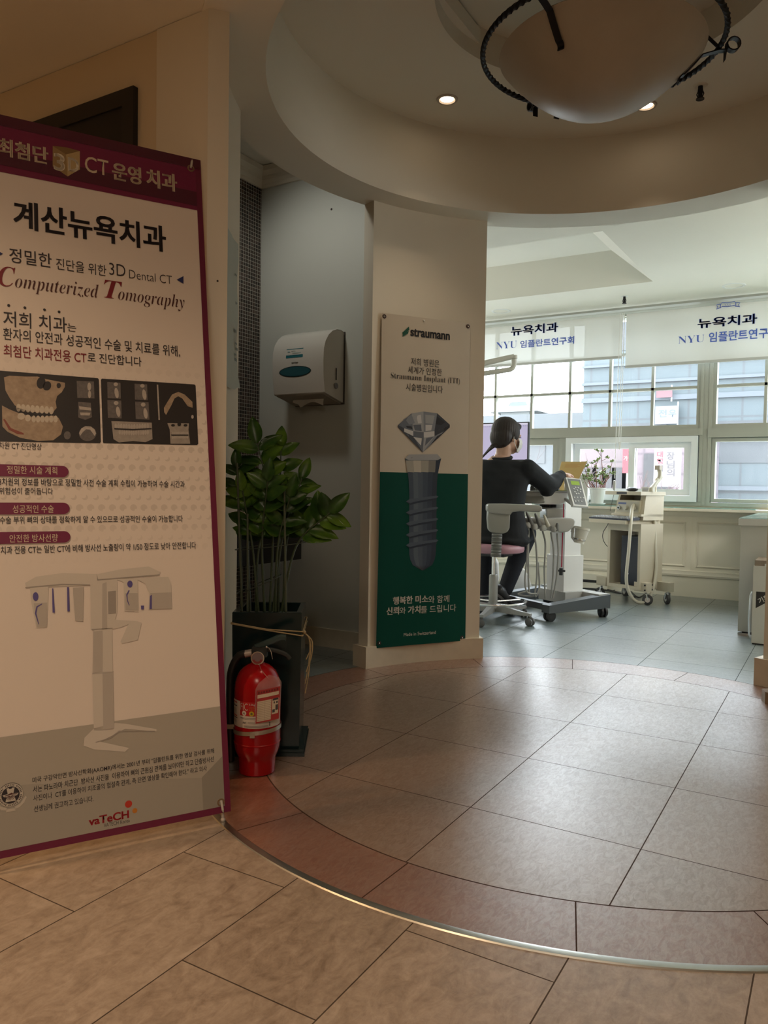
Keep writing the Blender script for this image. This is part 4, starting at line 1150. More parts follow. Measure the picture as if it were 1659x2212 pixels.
# ================================================================== PICTURE ON THE HALL WALL
a = aty(288, 184, HY-0.018)
t = thing('wall_picture', 'black framed panel hanging on the brown hall wall above the leaning banner', 'picture', (a.x-0.4, HY, a.z-0.3))
x1, z1 = a.x, a.z; x0, z0 = x1-0.80, z1-0.52
blk = M('black_lacquer_frame', (0.010, 0.009, 0.009), 0.45, var=0.1)
mb = MB(); ring_frame(mb, x0, x1, z0, z1, 0.05, HY-0.018, HY, 0.003); mb.build('frame', blk, t, True)
mb = MB(); mb.box((x0+0.05, HY-0.012, z0+0.05), (x1-0.05, HY-0.006, z1-0.05)); mb.build('picture_panel', M('dark_panel', (0.006, 0.006, 0.007), 0.5), t, True)

# screw holes and a fine crack in the walls
hole = M('screw_hole', (0.05, 0.04, 0.035), 0.8)
# ================================================================== NOTICE ON THE ROUNDED PIER
t = thing('paper_notice', 'pale blue paper notice pinned to the rounded white pier edge above the plant', 'notice', pol(-150, R_FACE, 1.48))
mb = MB(); g = []
for i in range(9):
    a = -140-13.1*i/8
    rr = R_FACE-0.003-0.004*abs(math.sin(i))
    g.append([pol(a, rr-(0.012 if i > 5 and k == 0 else 0)-0.003*math.sin(k*1.7), 1.225+0.515*k/9-(0.03 if (i < 7 and k == 0) else 0)*0.4) for k in range(10)])
mb.sheet(g).solidify(0.0006); mb.build('paper', M('pale_blue_paper', (0.47, 0.52, 0.48), 0.6, var=0.05, scale=20), t, True)
mb = MB()
for z in (1.72, 1.24): mb.ball(pol(-152.7, R_FACE-0.006, z), 0.004, 8, 6)
for k, z in enumerate((1.62, 1.52, 1.50, 1.42, 1.38, 1.36, 1.34, 1.32)):
    a = -151-(k % 3)*0.5
    mb.face([pol(a, R_FACE-0.0085, z), pol(a-1.3, R_FACE-0.0085, z), pol(a-1.3, R_FACE-0.0085, z+0.006+0.004*(k % 2)), pol(a, R_FACE-0.0085, z+0.006+0.004*(k % 2))])
mb.build('printed_lines', M('grey_blue_ink', (0.17, 0.21, 0.21), 0.6), t, True)

# ================================================================== PAPER TOWEL DISPENSER
def dispenser():
    wy = 3.45
    t = thing('paper_towel_dispenser', 'white paper towel dispenser on the grey alcove wall', 'dispenser', (-2.44, wy, 1.31))
    body = M('dispenser_plastic', (0.60, 0.58, 0.53), 0.24, var=0.02)
    x0, x1 = -2.635, -2.303
    prof = [(wy-0.004, 1.322), (wy-0.004, 1.688), (wy-0.012, 1.700), (wy-0.035, 1.706), (wy-0.075, 1.703), (wy-0.115, 1.688), (wy-0.150, 1.662), (wy-0.178, 1.625), (wy-0.192, 1.585), (wy-0.196, 1.52), (wy-0.194, 1.46), (wy-0.186, 1.40), (wy-0.180, 1.362), (wy-0.175, 1.357)]
    mb = MB()
    ins = lambda k: 0.0
    # side outline swept across the width, the ends drawn in a little for rounded cheeks
    rs = []
    for x, s in ((x0+0.004, 0.972), (x0, 0.985), (x0+0.0, 0.99), (x0+0.012, 1.0), (x1-0.012, 1.0), (x1, 0.99), (x1-0.0, 0.985), (x1-0.004, 0.972)):
        cy, cz = wy-0.09, 1.51
        rs.append([(x, min(wy-0.004, cy+(y-cy)*s), cz+(z-cz)*s) for y, z in prof])
    mb.rings(rs); mb.build('cover', body, t, True, ang=28)
    mb = MB(); mb.box((x0+0.01, wy-0.006, 1.315), (x1+0.004, wy, 1.70), 0.002); mb.build('back_plate', M('dark_gap', (0.05, 0.045, 0.04), 0.6), t, True)
    # sloping underside tray with the towel slot
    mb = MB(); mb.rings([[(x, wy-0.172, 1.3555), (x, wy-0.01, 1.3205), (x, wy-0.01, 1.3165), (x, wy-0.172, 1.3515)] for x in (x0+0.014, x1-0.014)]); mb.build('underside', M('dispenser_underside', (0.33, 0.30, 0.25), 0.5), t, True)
    mb = MB(); g = []
    for i in range(13):
        u = i/12; x = x0+0.075+0.20*u
        fr = 0.030+0.012*math.sin(u*7)+(-0.016 if u < 0.25 else 0)
        g.append([(x, wy-0.105, 1.338), (x, wy-0.110, 1.338-fr*0.5), (x+0.004, wy-0.118+0.006*math.sin(u*9), 1.338-fr)])
    mb.sheet(g).solidify(0.0012); mb.build('paper_towel', M('paper_towel_white', (0.66, 0.63, 0.56), 0.8), t, True)
    # front details follow the cover
    def front(x, z):
        pts = [(p[1], p[0]) for p in prof[7:13]]
        for (za, ya), (zb, yb) in zip(pts, pts[1:]):
            if zb <= z <= za: return ya+(yb-ya)*(za-z)/(za-zb)
        return pts[-1][1]
    cx_ = (x0+x1)/2-0.015
    def oval(rx, rz, zc, off, mat, name):
        mb = MB(); mb.face([(cx_+rx*math.cos(q), front(0, zc+rz*math.sin(q))-off, zc+rz*math.sin(q)) for q in [2*PI*k/36 for k in range(36)]]); mb.build(name, mat, t, True)
    oval(0.104, 0.0285, 1.475, 0.0012, M('dark_teal_rim', (0.012, 0.03, 0.035), 0.3), 'window_rim')
    oval(0.098, 0.024, 1.475, 0.0020, M('teal_window', (0.030, 0.105, 0.125), 0.12), 'level_window')
    def fr(u, v): return (u, front(0, v)-0.0012, v)
    s0, s1, t0, t1 = -2.545, -2.435, 1.548, 1.596
    mb = MB(); mb.face([(a, front(0, b)-0.001, b) for a, b in ((s0, t0), (s1, t0), (s1, t1), (s0, t1))]); o = mb.build('sticker', M('teal_sticker', (0.020, 0.15, 0.18), 0.4), t, True)
    mb = MB()
    c = (s0+0.018, (t0+t1)/2)
    for dz, r_ in ((0.007, 0.009), (-0.011, 0.008)):
        mb.face([(c[0]+r_*math.cos(q), front(0, c[1]+dz)-0.002, c[1]+dz+r_*0.8*math.sin(q)) for q in [PI*k/8 for k in range(9)]])
    for k, (a, b) in enumerate(((0.035, 0.062), (0.040, 0.098), (0.045, 0.09))):
        z = t1-0.014-0.010*k; mb.face([(s0+a, front(0, z)-0.002, z), (s0+b, front(0, z)-0.002, z), (s0+b, front(0, z)-0.002, z+0.003), (s0+a, front(0, z)-0.002, z+0.003)])
    mb.build('sticker_print', M('pale_sticker_ink', (0.42, 0.55, 0.56), 0.5), o, True)
    mb = MB(); letters(mb, 'ipriso', lambda u, v: (u, front(0, v)-0.0012, v), cx_-0.022, cx_+0.022, 1.514, 1.526, 0.03); mb.build('lettering', M('grey_olive_ink', (0.12, 0.11, 0.08), 0.5), t, True, recalc=False)
    # side: lock and slot
    mb = MB(); mb.lathe([(0.0, 0.0025), (0.015, 0.0022), (0.0165, -0.001)], (x1+0.0, wy-0.075, 1.405), 24, axis='X'); mb.build('lock', M('lock_grey', (0.20, 0.20, 0.215), 0.4), t, True)
    mb = MB(); mb.box((x1-0.002, wy-0.0775, 1.435), (x1+0.0015, wy-0.0725, 1.498), 0.002); mb.build('slot', M('dark_gap', (0.05, 0.045, 0.04), 0.6), t, True)
dispenser()

# ================================================================== WASH STAND IN THE ALCOVE
t = thing('wash_basin', 'black wall-hung counter with a white basin in the alcove behind the plant', 'basin', (-2.66, 2.82, 0.49))
mb = MB(); mb.box((-2.885, 2.35, 0.488), (-2.45, 3.283, 0.648), 0.004); mb.build('counter', M('black_granite', (0.016, 0.017, 0.020), 0.25, var=0.3, scale=80), t, True)
mb = MB()
mb.lathe([(0.02, 0.652), (0.10, 0.655), (0.155, 0.70), (0.178, 0.79), (0.185, 0.835), (0.180, 0.842), (0.172, 0.835), (0.160, 0.78), (0.12, 0.70), (0.01, 0.685)], (-2.665, 3.03, 0), 36); mb.build('bowl', M('white_ceramic', (0.74, 0.73, 0.70), 0.12, var=0.0), t, True)
mb = MB(); mb.tube(spline([(-2.85, 3.03, 0.648), (-2.85, 3.03, 0.92), (-2.82, 3.03, 0.98), (-2.74, 3.03, 0.97), (-2.72, 3.03, 0.93)], 6), 0.013, 10); mb.build('tap', chrome, t, True)

# ================================================================== PLANT IN A TALL SQUARE PLANTER
E1 = V((0.84, 0.5426, 0)); E2 = V((-0.5426, 0.84, 0))
PC = V((-1.475, 2.003, 0))-E1*0.125+E2*0.125
def plant():
    t = thing('potted_plant', 'tall leafy green plant tied up with wire in a dark square planter', 'plant', PC)
    t.rotation_euler = (0, 0, math.atan2(E1.y, E1.x))
    gl = M('dark_glazed_planter', (0.006, 0.016, 0.017), 0.14, var=0.25, scale=6, spec=0.3)
    mb = MB(); mb.box((-0.127, -0.127, 0), (0.127, 0.127, 0.012), 0.003); mb.box((-0.124, -0.124, 0.012), (0.124, 0.124, 0.022), 0.004); mb.build('base_plate', gl, t)
    h = 0.468; a = 0.112
    mb = MB(); mb.rings([[(s*a*k, q*a*k, z) for s, q in ((-1, -1), (1, -1), (1, 1), (-1, 1))] for k, z in ((0.96, 0.022), (1.0, 0.44), (1.0, h-0.003), (0.985, h), (0.85, h), (0.83, h-0.003), (0.83, h-0.06))], cap=False)
    mb.build('planter', gl, t, ang=25)
    mb = MB(); n = 12; rnd = random.Random(4)
    mb.sheet([[(-0.094+0.188*i/n, -0.094+0.188*j/n, h-0.035+rnd.uniform(-0.004, 0.004)) for i in range(n+1)] for j in range(n+1)]); mb.build('soil', M('dark_soil', (0.022, 0.016, 0.012), 0.95, var=0.4, scale=120), t)
    leaf_m, b = newmat('glossy_leaf'); tx = N.nt.nodes.new('ShaderNodeTexCoord'); f = noise(N(tx.outputs['Object']), 9.0, 3)
    setc(b, 'Base Color', ramp(f, [(0.28, (0.016, 0.050, 0.010)), (0.46, (0.050, 0.135, 0.020)), (0.62, (0.16, 0.30, 0.030))])); b.inputs['Roughness'].default_value = 0.30
    b.inputs['Subsurface Weight'].default_value = 0.0
    stem_m = M('plant_stalk', (0.035, 0.055, 0.022), 0.5, var=0.25, scale=12)
    Mi = wm(t).inverted()
    cdir = V((CF.x, CF.y, 0)).normalized(); rdir = V((CR.x, CR.y, 0)).normalized()
    def leaf(mb, p, d, up, L, w_, droop=0.25):
        d = d.normalized(); s = d.cross(up).normalized(); up = s.cross(d).normalized()
        n_ = 8; g = []
        for i in range(n_+1):
            u = i/n_; wd = w_*(math.sin(PI*min(1, u*0.94+0.03))**0.75)*(1.08-0.5*u) if 0 < i < n_ else 0.0008
            c = p+d*(L*u)-up*(droop*L*u*u)
            g.append([c-s*wd+up*wd*0.35, c-s*wd*0.5+up*wd*0.10, c, c+s*wd*0.5+up*wd*0.10, c+s*wd+up*wd*0.35])
        mb.sheet(g)
    depth0 = (PC-CAM).dot(CF)
    rnd = random.Random(11)
    def W(px, py, dd=0.0):                    # a point of the plant, dd behind the planter's axis
        v = ray(px, py); return CAM+v*((depth0+dd)/v.dot(CF))
    # base pixel, bends, tip, first leaf fraction, number of leaf pairs, leaf length, depth offset
    stalks = [((523, 1312), (519, 1150), (512, 1012), 0.72, 3, 0.075, -0.03), ((583, 1312), (588, 1110), (556, 958), 0.60, 5, 0.098, -0.02),
              ((601, 1312), (604, 1130), (607, 968), 0.62, 4, 0.085, 0.03), ((588, 1312), (612, 1150), (652, 1035), 0.62, 4, 0.085, 0.02),
              ((604, 1312), (640, 1180), (712, 1108), 0.62, 4, 0.10, -0.03), ((541, 1312), (536, 1180), (545, 1068), 0.55, 4, 0.08, 0.05),
              ((560, 1312), (545, 1180), (524, 1060), 0.60, 4, 0.075, -0.05), ((573, 1312), (566, 1170), (578, 1040), 0.55, 5, 0.085, -0.06),
              ((595, 1312), (600, 1180), (626, 1075), 0.60, 4, 0.085, -0.05), ((612, 1312), (618, 1180), (640, 1100), 0.60, 3, 0.08, 0.05), ((553, 1312), (560, 1180), (600, 1090), 0.6, 3, 0.085, 0.0)]
    for base, midp, tip, f0, nl, L, dd in stalks:
        p0 = W(*base, dd*0.5); p0.z = h-0.045; pts = spline([p0, W(*midp, dd), W(*tip, dd*1.6)], 10)
        mb = MB(); mm = len(pts); mb.tube([Mi @ p for p in pts], [0.0052*(1-0.6*i/mm) for i in range(mm)], 7); st = mb.build('stalk', stem_m, t)
        mb = MB()
        for k in range(nl):
            u = f0+(1-f0)*k/max(1, nl-1)*0.97; i = min(mm-2, int(u*(mm-1))); p = pts[i]; ax = (pts[i+1]-pts[i]).normalized()
            side = ax.cross(cdir).normalized()
            for s in (-1, 1):
                fw = rnd.uniform(-0.45, 0.35)
                d = side*s*rnd.uniform(0.7, 1.0)+ax*rnd.uniform(0.35, 0.9)+cdir*fw
                leaf(mb, Mi @ p, (Mi.to_3x3() @ d), Mi.to_3x3() @ (ax*0.25-cdir*rnd.uniform(0.6, 1.0)+V((0, 0, rnd.uniform(0.1, 0.5)))), L*rnd.uniform(0.8, 1.1), L*rnd.uniform(0.27, 0.36), rnd.uniform(0.1, 0.3))
        d = (pts[-1]-pts[-2]).normalized()
        leaf(mb, Mi @ pts[-1], Mi.to_3x3() @ (d+V((0, 0, 0.1))), Mi.to_3x3() @ (-cdir+V((0, 0, 0.3))), L*0.95, L*0.30, 0.15)
        bmesh.ops.solidify(mb.bm, geom=mb.bm.faces[:], thickness=0.0006)
        mb.build('leaves', leaf_m, st, recalc=False, ang=60)
    # bamboo canes and a wire hoop tied round them
    cane = M('cane', (0.06, 0.075, 0.045), 0.5)
    for a_, b_, dd in (((524, 1314), (512, 1000), -0.085), ((535, 1314), (535, 1110), -0.08), ((619, 1316), (614, 1055), -0.085)):
        p = W(*a_, dd); p.z = h-0.05; mb = MB(); mb.cyl(Mi @ p, Mi @ W(*b_, dd), 0.0036, n=8); mb.build('cane', cane, t)
    wire = M('green_wire', (0.03, 0.04, 0.028), 0.5)
    for ctr, rx, rz in (((588, 1178), 0.125, 0.016), ((560, 1262), 0.075, 0.02)):
        c = W(*ctr, -0.01); mb = MB()
        mb.tube([Mi @ (c+rdir*rx*math.cos(q)+cdir*0.085*math.sin(q)+V((0, 0, rz*math.cos(q)*(1 if rx > 0.1 else 1.6)))) for q in [2*PI*k/32 for k in range(32)]], 0.0016, 6, closed=True); mb.build('wire_hoop', wire, t)
    # twine round the planter with a knot and hanging ends
    tw = M('straw_twine', (0.36, 0.28, 0.15), 0.7)
    k_ = 0.113
    zl, zr = 0.430, 0.392
    loop = [(-k_-0.002, -k_-0.002, zl), (0.0, -k_-0.003, 0.410), (k_+0.003, -k_-0.002, zr), (k_+0.003, k_, 0.40), (-k_, k_+0.003, 0.42)]
    mb = MB()
    for dz in (0.0, 0.014):
        mb.tube([(x, y, z+dz*(1 if x > 0 else 0.2)) for x, y, z in loop], 0.0022, 6, closed=True)
    mb.build('twine', tw, t)
    mb = MB(); kn = V((k_+0.006, -k_+0.02, 0.40)); mb.ball(kn, 0.007, 8, 6)
    for i, (dx, L) in enumerate(((0.006, 0.20), (0.012, 0.13), (0.004, 0.17), (0.010, 0.09))):
        mb.tube(spline([kn, kn+V((0.014+dx, 0.004*i, -0.03)), kn+V((0.012+dx*1.1, 0.004*i-0.004, -L*0.6)), kn+V((0.004+dx*0.4, 0.003*i-0.006, -L))], 5), 0.002, 6)
    mb.build('twine_ends', tw, t)
plant()

# ================================================================== FIRE EXTINGUISHER
def extinguisher():
    ec = V((-1.521, 1.824, 0))
    t = thing('fire_extinguisher', 'red fire extinguisher with an inspection tag standing in front of the planter', 'fire extinguisher', ec)
    # local x to the right as seen from the hall, y away from it
    t.rotation_euler = (0, 0, math.atan2(CR.y, CR.x))
    red = M('red_enamel', (0.31, 0.001, 0.004), 0.22, var=0.05, spec=0.35)
    mb = MB()
    mb.lathe([(0.001, 0.004), (0.050, 0.0), (0.055, 0.003), (0.0565, 0.04), (0.0575, 0.050), (0.0630, 0.060), (0.0675, 0.072), (0.0695, 0.084), (0.0705, 0.098), (0.0705, 0.250), (0.0700, 0.264), (0.0675, 0.280), (0.0625, 0.296), (0.055, 0.310), (0.044, 0.322), (0.032, 0.330), (0.022, 0.334), (0.020, 0.338), (0.001, 0.339)], n=48)
    mb.build('cylinder', red, t, ang=50)
    mb = MB(); mb.lathe([(0.0700, 0.0945), (0.0716, 0.096), (0.0716, 0.099), (0.0700, 0.1005)], n=48, cap=False); mb.build('seam', red, t)
    # wrapped label
    lw = M('label_white', (0.58, 0.53, 0.47), 0.4); lr = M('label_red', (0.40, 0.012, 0.016), 0.4); lk = M('label_ink', (0.05, 0.045, 0.05), 0.5)
    def wrap(u, v, off=0.0): a = -PI/2+u/0.0712; return ((0.0712+off)*math.cos(a), (0.0712+off)*math.sin(a), v)
    def patch(name, mat, u0, u1, v0, v1, off, parent=t, n=20):
        mb = MB(); mb.sheet([[wrap(u0+(u1-u0)*i/n, v, off) for v in (v0, v1)] for i in range(n+1)]); return mb.build(name, mat, parent)
    lab = patch('label', lw, -0.105, 0.10, 0.153, 0.232, 0.0)
    patch('label_panel', lr, -0.046, 0.036, 0.190, 0.2325, 0.0004, lab)
    mb = MB()
    letters(mb, 'FIC', lambda u, v: wrap(u, v, 0.0010), -0.043, -0.018, 0.207, 0.228, -0.01)
    mb.build('lettering', lw, lab, recalc=False)
    mb = MB(); letters(mb, '3.3kg', lambda u, v: wrap(u, v, 0.0010), -0.014, 0.004, 0.221, 0.228, 0.01); mb.build('lettering', lw, lab, recalc=False)
    mb = MB()
    for k, v in enumerate((0.213, 0.2065)): letters(mb, '소화기용 분말'[:7-k], lambda u, q: wrap(u, q, 0.0010), -0.014, 0.014, v, v+0.005)
    mb.build('lettering', M('label_orange', (0.50, 0.20, 0.05), 0.5), lab, recalc=False)
    for u, s, c1, c2 in ((-0.030, 'A', lw, lk), (-0.006, 'B', M('label_yellow', (0.52, 0.40, 0.02), 0.5), lk)):
        mb = MB(); mb.face([wrap(u+0.0075*math.cos(q), 0.198+0.0075*math.sin(q), 0.0008) for q in [2*PI*k/20 for k in range(20)]]); o = mb.build('class_badge', c1, lab)
        mb = MB(); letters(mb, s, lambda a, b: wrap(a, b, 0.0012), u-0.0028, u+0.0028, 0.1945, 0.2015, 0.03); mb.build('badge_letter', c2, lab, recalc=False)
    mb = MB(); letters(mb, 'FIC', lambda u, v: wrap(u, v, 0.0008), -0.034, -0.022, 0.166, 0.172, 0.02)
    for u0, u1, v, h in ((-0.098, -0.060, 0.2135, 0.003), (-0.095, -0.058, 0.178, 0.0025), (-0.045, 0.01, 0.1835, 0.001), (-0.045, 0.01, 0.1805, 0.0007), (-0.018, 0.004, 0.1705, 0.0008), (-0.018, 0.004, 0.1675, 0.0006), (-0.03, 0.045, 0.1605, 0.0008), (-0.03, 0.042, 0.158, 0.0008), (-0.03, 0.045, 0.1555, 0.0008), (0.048, 0.051, 0.158, 0.012)):
        mb.sheet([[wrap(u0+(u1-u0)*i/6, q, 0.0008) for q in (v, v+h)] for i in range(7)])
    for v in (0.205, 0.202, 0.199, 0.196, 0.193, 0.188, 0.172, 0.169, 0.166):
        mb.sheet([[wrap(-0.097+0.034*i/5, q, 0.0008) for q in (v, v+0.0007)] for i in range(6)])
    mb.build('fine_print', lk, lab, recalc=False)
    mb = MB()
    for v, h in ((0.224, 0.003), (0.1835, 0.003)): mb.sheet([[wrap(-0.100+0.040*i/5, q, 0.0008) for q in (v, v+h)] for i in range(6)])
    mb.build('red_stripes', lr, lab, recalc=False)
    steel = M('clamp_steel', (0.45, 0.41, 0.34), 0.35, metal=0.8)
    mb = MB(); n = 40; mb.rings([[((0.0715+e_)*math.cos(2*PI*i/n), (0.0715+e_)*math.sin(2*PI*i/n), z+0.007*math.cos(2*PI*i/n+0.2)*1.0) for e_, z in ((0, 0.131), (0.0015, 0.131), (0.0015, 0.143), (0, 0.143))] for i in range(n)], closed=True); mb.build('clamp_band', steel, t)
    mb = MB(); mb.box((-0.010, -0.0755, 0.126), (0.004, -0.0715, 0.141), 0.001); mb.build('clamp_buckle', steel, t)
    # valve, gauge, lever, hose
    dk = M('valve_dark', (0.022, 0.026, 0.026), 0.4, metal=0.3)
    mb = MB(); mb.cyl((0, 0, 0.336), (0, 0, 0.362), 0.017, n=20); mb.box((-0.017, -0.012, 0.355), (0.028, 0.014, 0.385), 0.004); mb.build('valve', dk, t)
    mb = MB(); mb.cyl((0.002, -0.012, 0.354), (0.002, -0.0215, 0.354), 0.0205, n=28); g = mb.build('gauge', chrome, t)
    mb = MB(); mb.lathe([(0.0001, 0), (0.0172, 0)], (0, 0, 0), 24, axis='Y', cap=False); mb.bm.transform(Matrix.Translation((0.002, -0.0232, 0.354))); mb.build('dial', M('gauge_face', (0.20, 0.15, 0.16), 0.3), g)
    mb = MB(); mb.sheet([[(0.002+r_*math.cos(q), -0.0236, 0.354+r_*math.sin(q)) for r_ in (0.010, 0.0165)] for q in [R(200+16*k) for k in range(10)]]); mb.build('dial_band', M('dial_red', (0.25, 0.03, 0.03), 0.4), g)
    lever = M('dark_green_lever', (0.018, 0.040, 0.040), 0.35)
    mb = MB(); pts = spline([(-0.008, 0, 0.382), (0.03, 0, 0.398), (0.065, 0, 0.413), (0.085, 0, 0.4135)], 6); mb.tube(pts, [0.010]*len(pts), 8, flat=0.55); mb.build('lever', lever, t)
    mb = MB(); pts = spline([(0.012, 0, 0.378), (0.05, 0, 0.374), (0.085, 0, 0.362), (0.098, 0, 0.348)], 6); mb.tube(pts, 0.007, 8, flat=0.6); mb.build('carry_handle', dk, t)
    mb = MB(); mb.tube([(0.030, -0.014, 0.386), (0.036, -0.016, 0.384), (0.042, -0.014, 0.372), (0.046, -0.012, 0.350)], 0.0012, 6); mb.ball((0.028, -0.014, 0.387), 0.004, 8, 6); mb.build('safety_pin', chrome, t)
    mb = MB(); mb.cyl((-0.018, 0, 0.366), (-0.040, 0, 0.362), 0.0115, n=18); mb.build('hose_collar', M('collar_steel', (0.50, 0.44, 0.40), 0.35, metal=0.6), t)
    rub = M('black_rubber', (0.013, 0.012, 0.012), 0.45)
    mb = MB(); pts = spline([(-0.036, 0, 0.364), (-0.062, 0.004, 0.352), (-0.083, 0.010, 0.310), (-0.088, 0.014, 0.25), (-0.087, 0.016, 0.16), (-0.085, 0.016, 0.07)], 8); mb.tube(pts, 0.0115, 12); mb.build('hose', rub, t)
    mb = MB(); mb.lathe([(0.010, 0.0), (0.013, 0.004), (0.0135, 0.04), (0.011, 0.06), (0.001, 0.06)], (-0.085, 0.016, 0.022), 16); mb.build('nozzle', rub, t)
    mb = MB(); mb.box((-0.102, 0.002, 0.128), (-0.070, 0.012, 0.142), 0.002); mb.build('hose_clip', steel, t)
    # inspection tag in a plastic sleeve
    def tg(u, v, off=0.0):     # tag plane, leaning against the cylinder
        return V((0.004+0.072*u+0.004*v, -0.0735-0.010*(1-u)*0-0.004-0.004*v+0.018*u*u-off, 0.168+0.118*v+0.012*u-0.0*v))
    sl_, b = newmat('clear_tag_sleeve'); setc(b, 'Base Color', (0.75, 0.55, 0.55)); b.inputs['Roughness'].default_value = 0.15; b.inputs['Alpha'].default_value = 0.28
    pc = M('tag_paper', (0.58, 0.50, 0.38), 0.5); pr = M('tag_red', (0.35, 0.03, 0.03), 0.5)
    def tcard(name, mat, u0, u1, v0, v1, off, par):
        mb = MB(); n_ = 6; mb.sheet([[tg(u0+(u1-u0)*i/n_, v, off) for v in (v0, v1)] for i in range(n_+1)]); return mb.build(name, mat, par, recalc=False)
    mb = MB()
    out = [(0.0, 0.0), (1.0, 0.0), (1.02, 0.95), (0.9, 1.1), (0.5, 1.22), (0.1, 1.05), (-0.02, 0.9)]
    mb.face([tg(u, v, -0.0006) for u, v in out]); s_ = mb.build('tag_sleeve', sl_, t, recalc=False)
    c_ = tcard('inspection_card', pr, 0.04, 0.97, 0.02, 0.86, 0.0006, t)
    tcard('card_field', pc, 0.08, 0.93, 0.66, 0.75, 0.0012, c_); tcard('card_field', pc, 0.08, 0.65, 0.06, 0.58, 0.0012, c_); tcard('card_field', pc, 0.68, 0.93, 0.18, 0.58, 0.0012, c_)
    mb = MB()
    for k in range(11):
        v = 0.09+0.045*k; mb.sheet([[tg(0.08+0.57*i/4, q, 0.0017) for q in (v, v+0.006)] for i in range(5)])
    mb.sheet([[tg(u, q, 0.0017) for q in (0.06, 0.58)] for u in (0.39, 0.397)])
    mb.build('card_lines', M('tag_line', (0.25, 0.18, 0.13), 0.6), c_, recalc=False)
    mb = MB()
    for k in range(8): mb.sheet([[tg(0.10+0.105*k+a, q, 0.0014) for q in (0.775, 0.83)] for a in (0.0, 0.065)])
    mb.build('card_heading', M('tag_dark_red', (0.14, 0.015, 0.015), 0.5), c_, recalc=False)
    mb = MB()
    for a, b_, v0, v1 in ((0.70, 0.92, 0.53, 0.58), (0.74, 0.79, 0.45, 0.50), (0.84, 0.90, 0.45, 0.50), (0.82, 0.92, 0.27, 0.41), (0.70, 0.80, 0.22, 0.30)): mb.sheet([[tg(u, q, 0.0017) for q in (v0, v1)] for u in (a, b_)])
    mb.build('card_picture', lk, c_, recalc=False)
    mb = MB(); mb.tube([tg(0.5, 1.12, 0.001), (0.018, -0.050, 0.325), (0.008, -0.026, 0.336)], 0.0009, 5); mb.build('tag_string', M('tag_cord', (0.30, 0.12, 0.10), 0.6), t)
extinguisher()

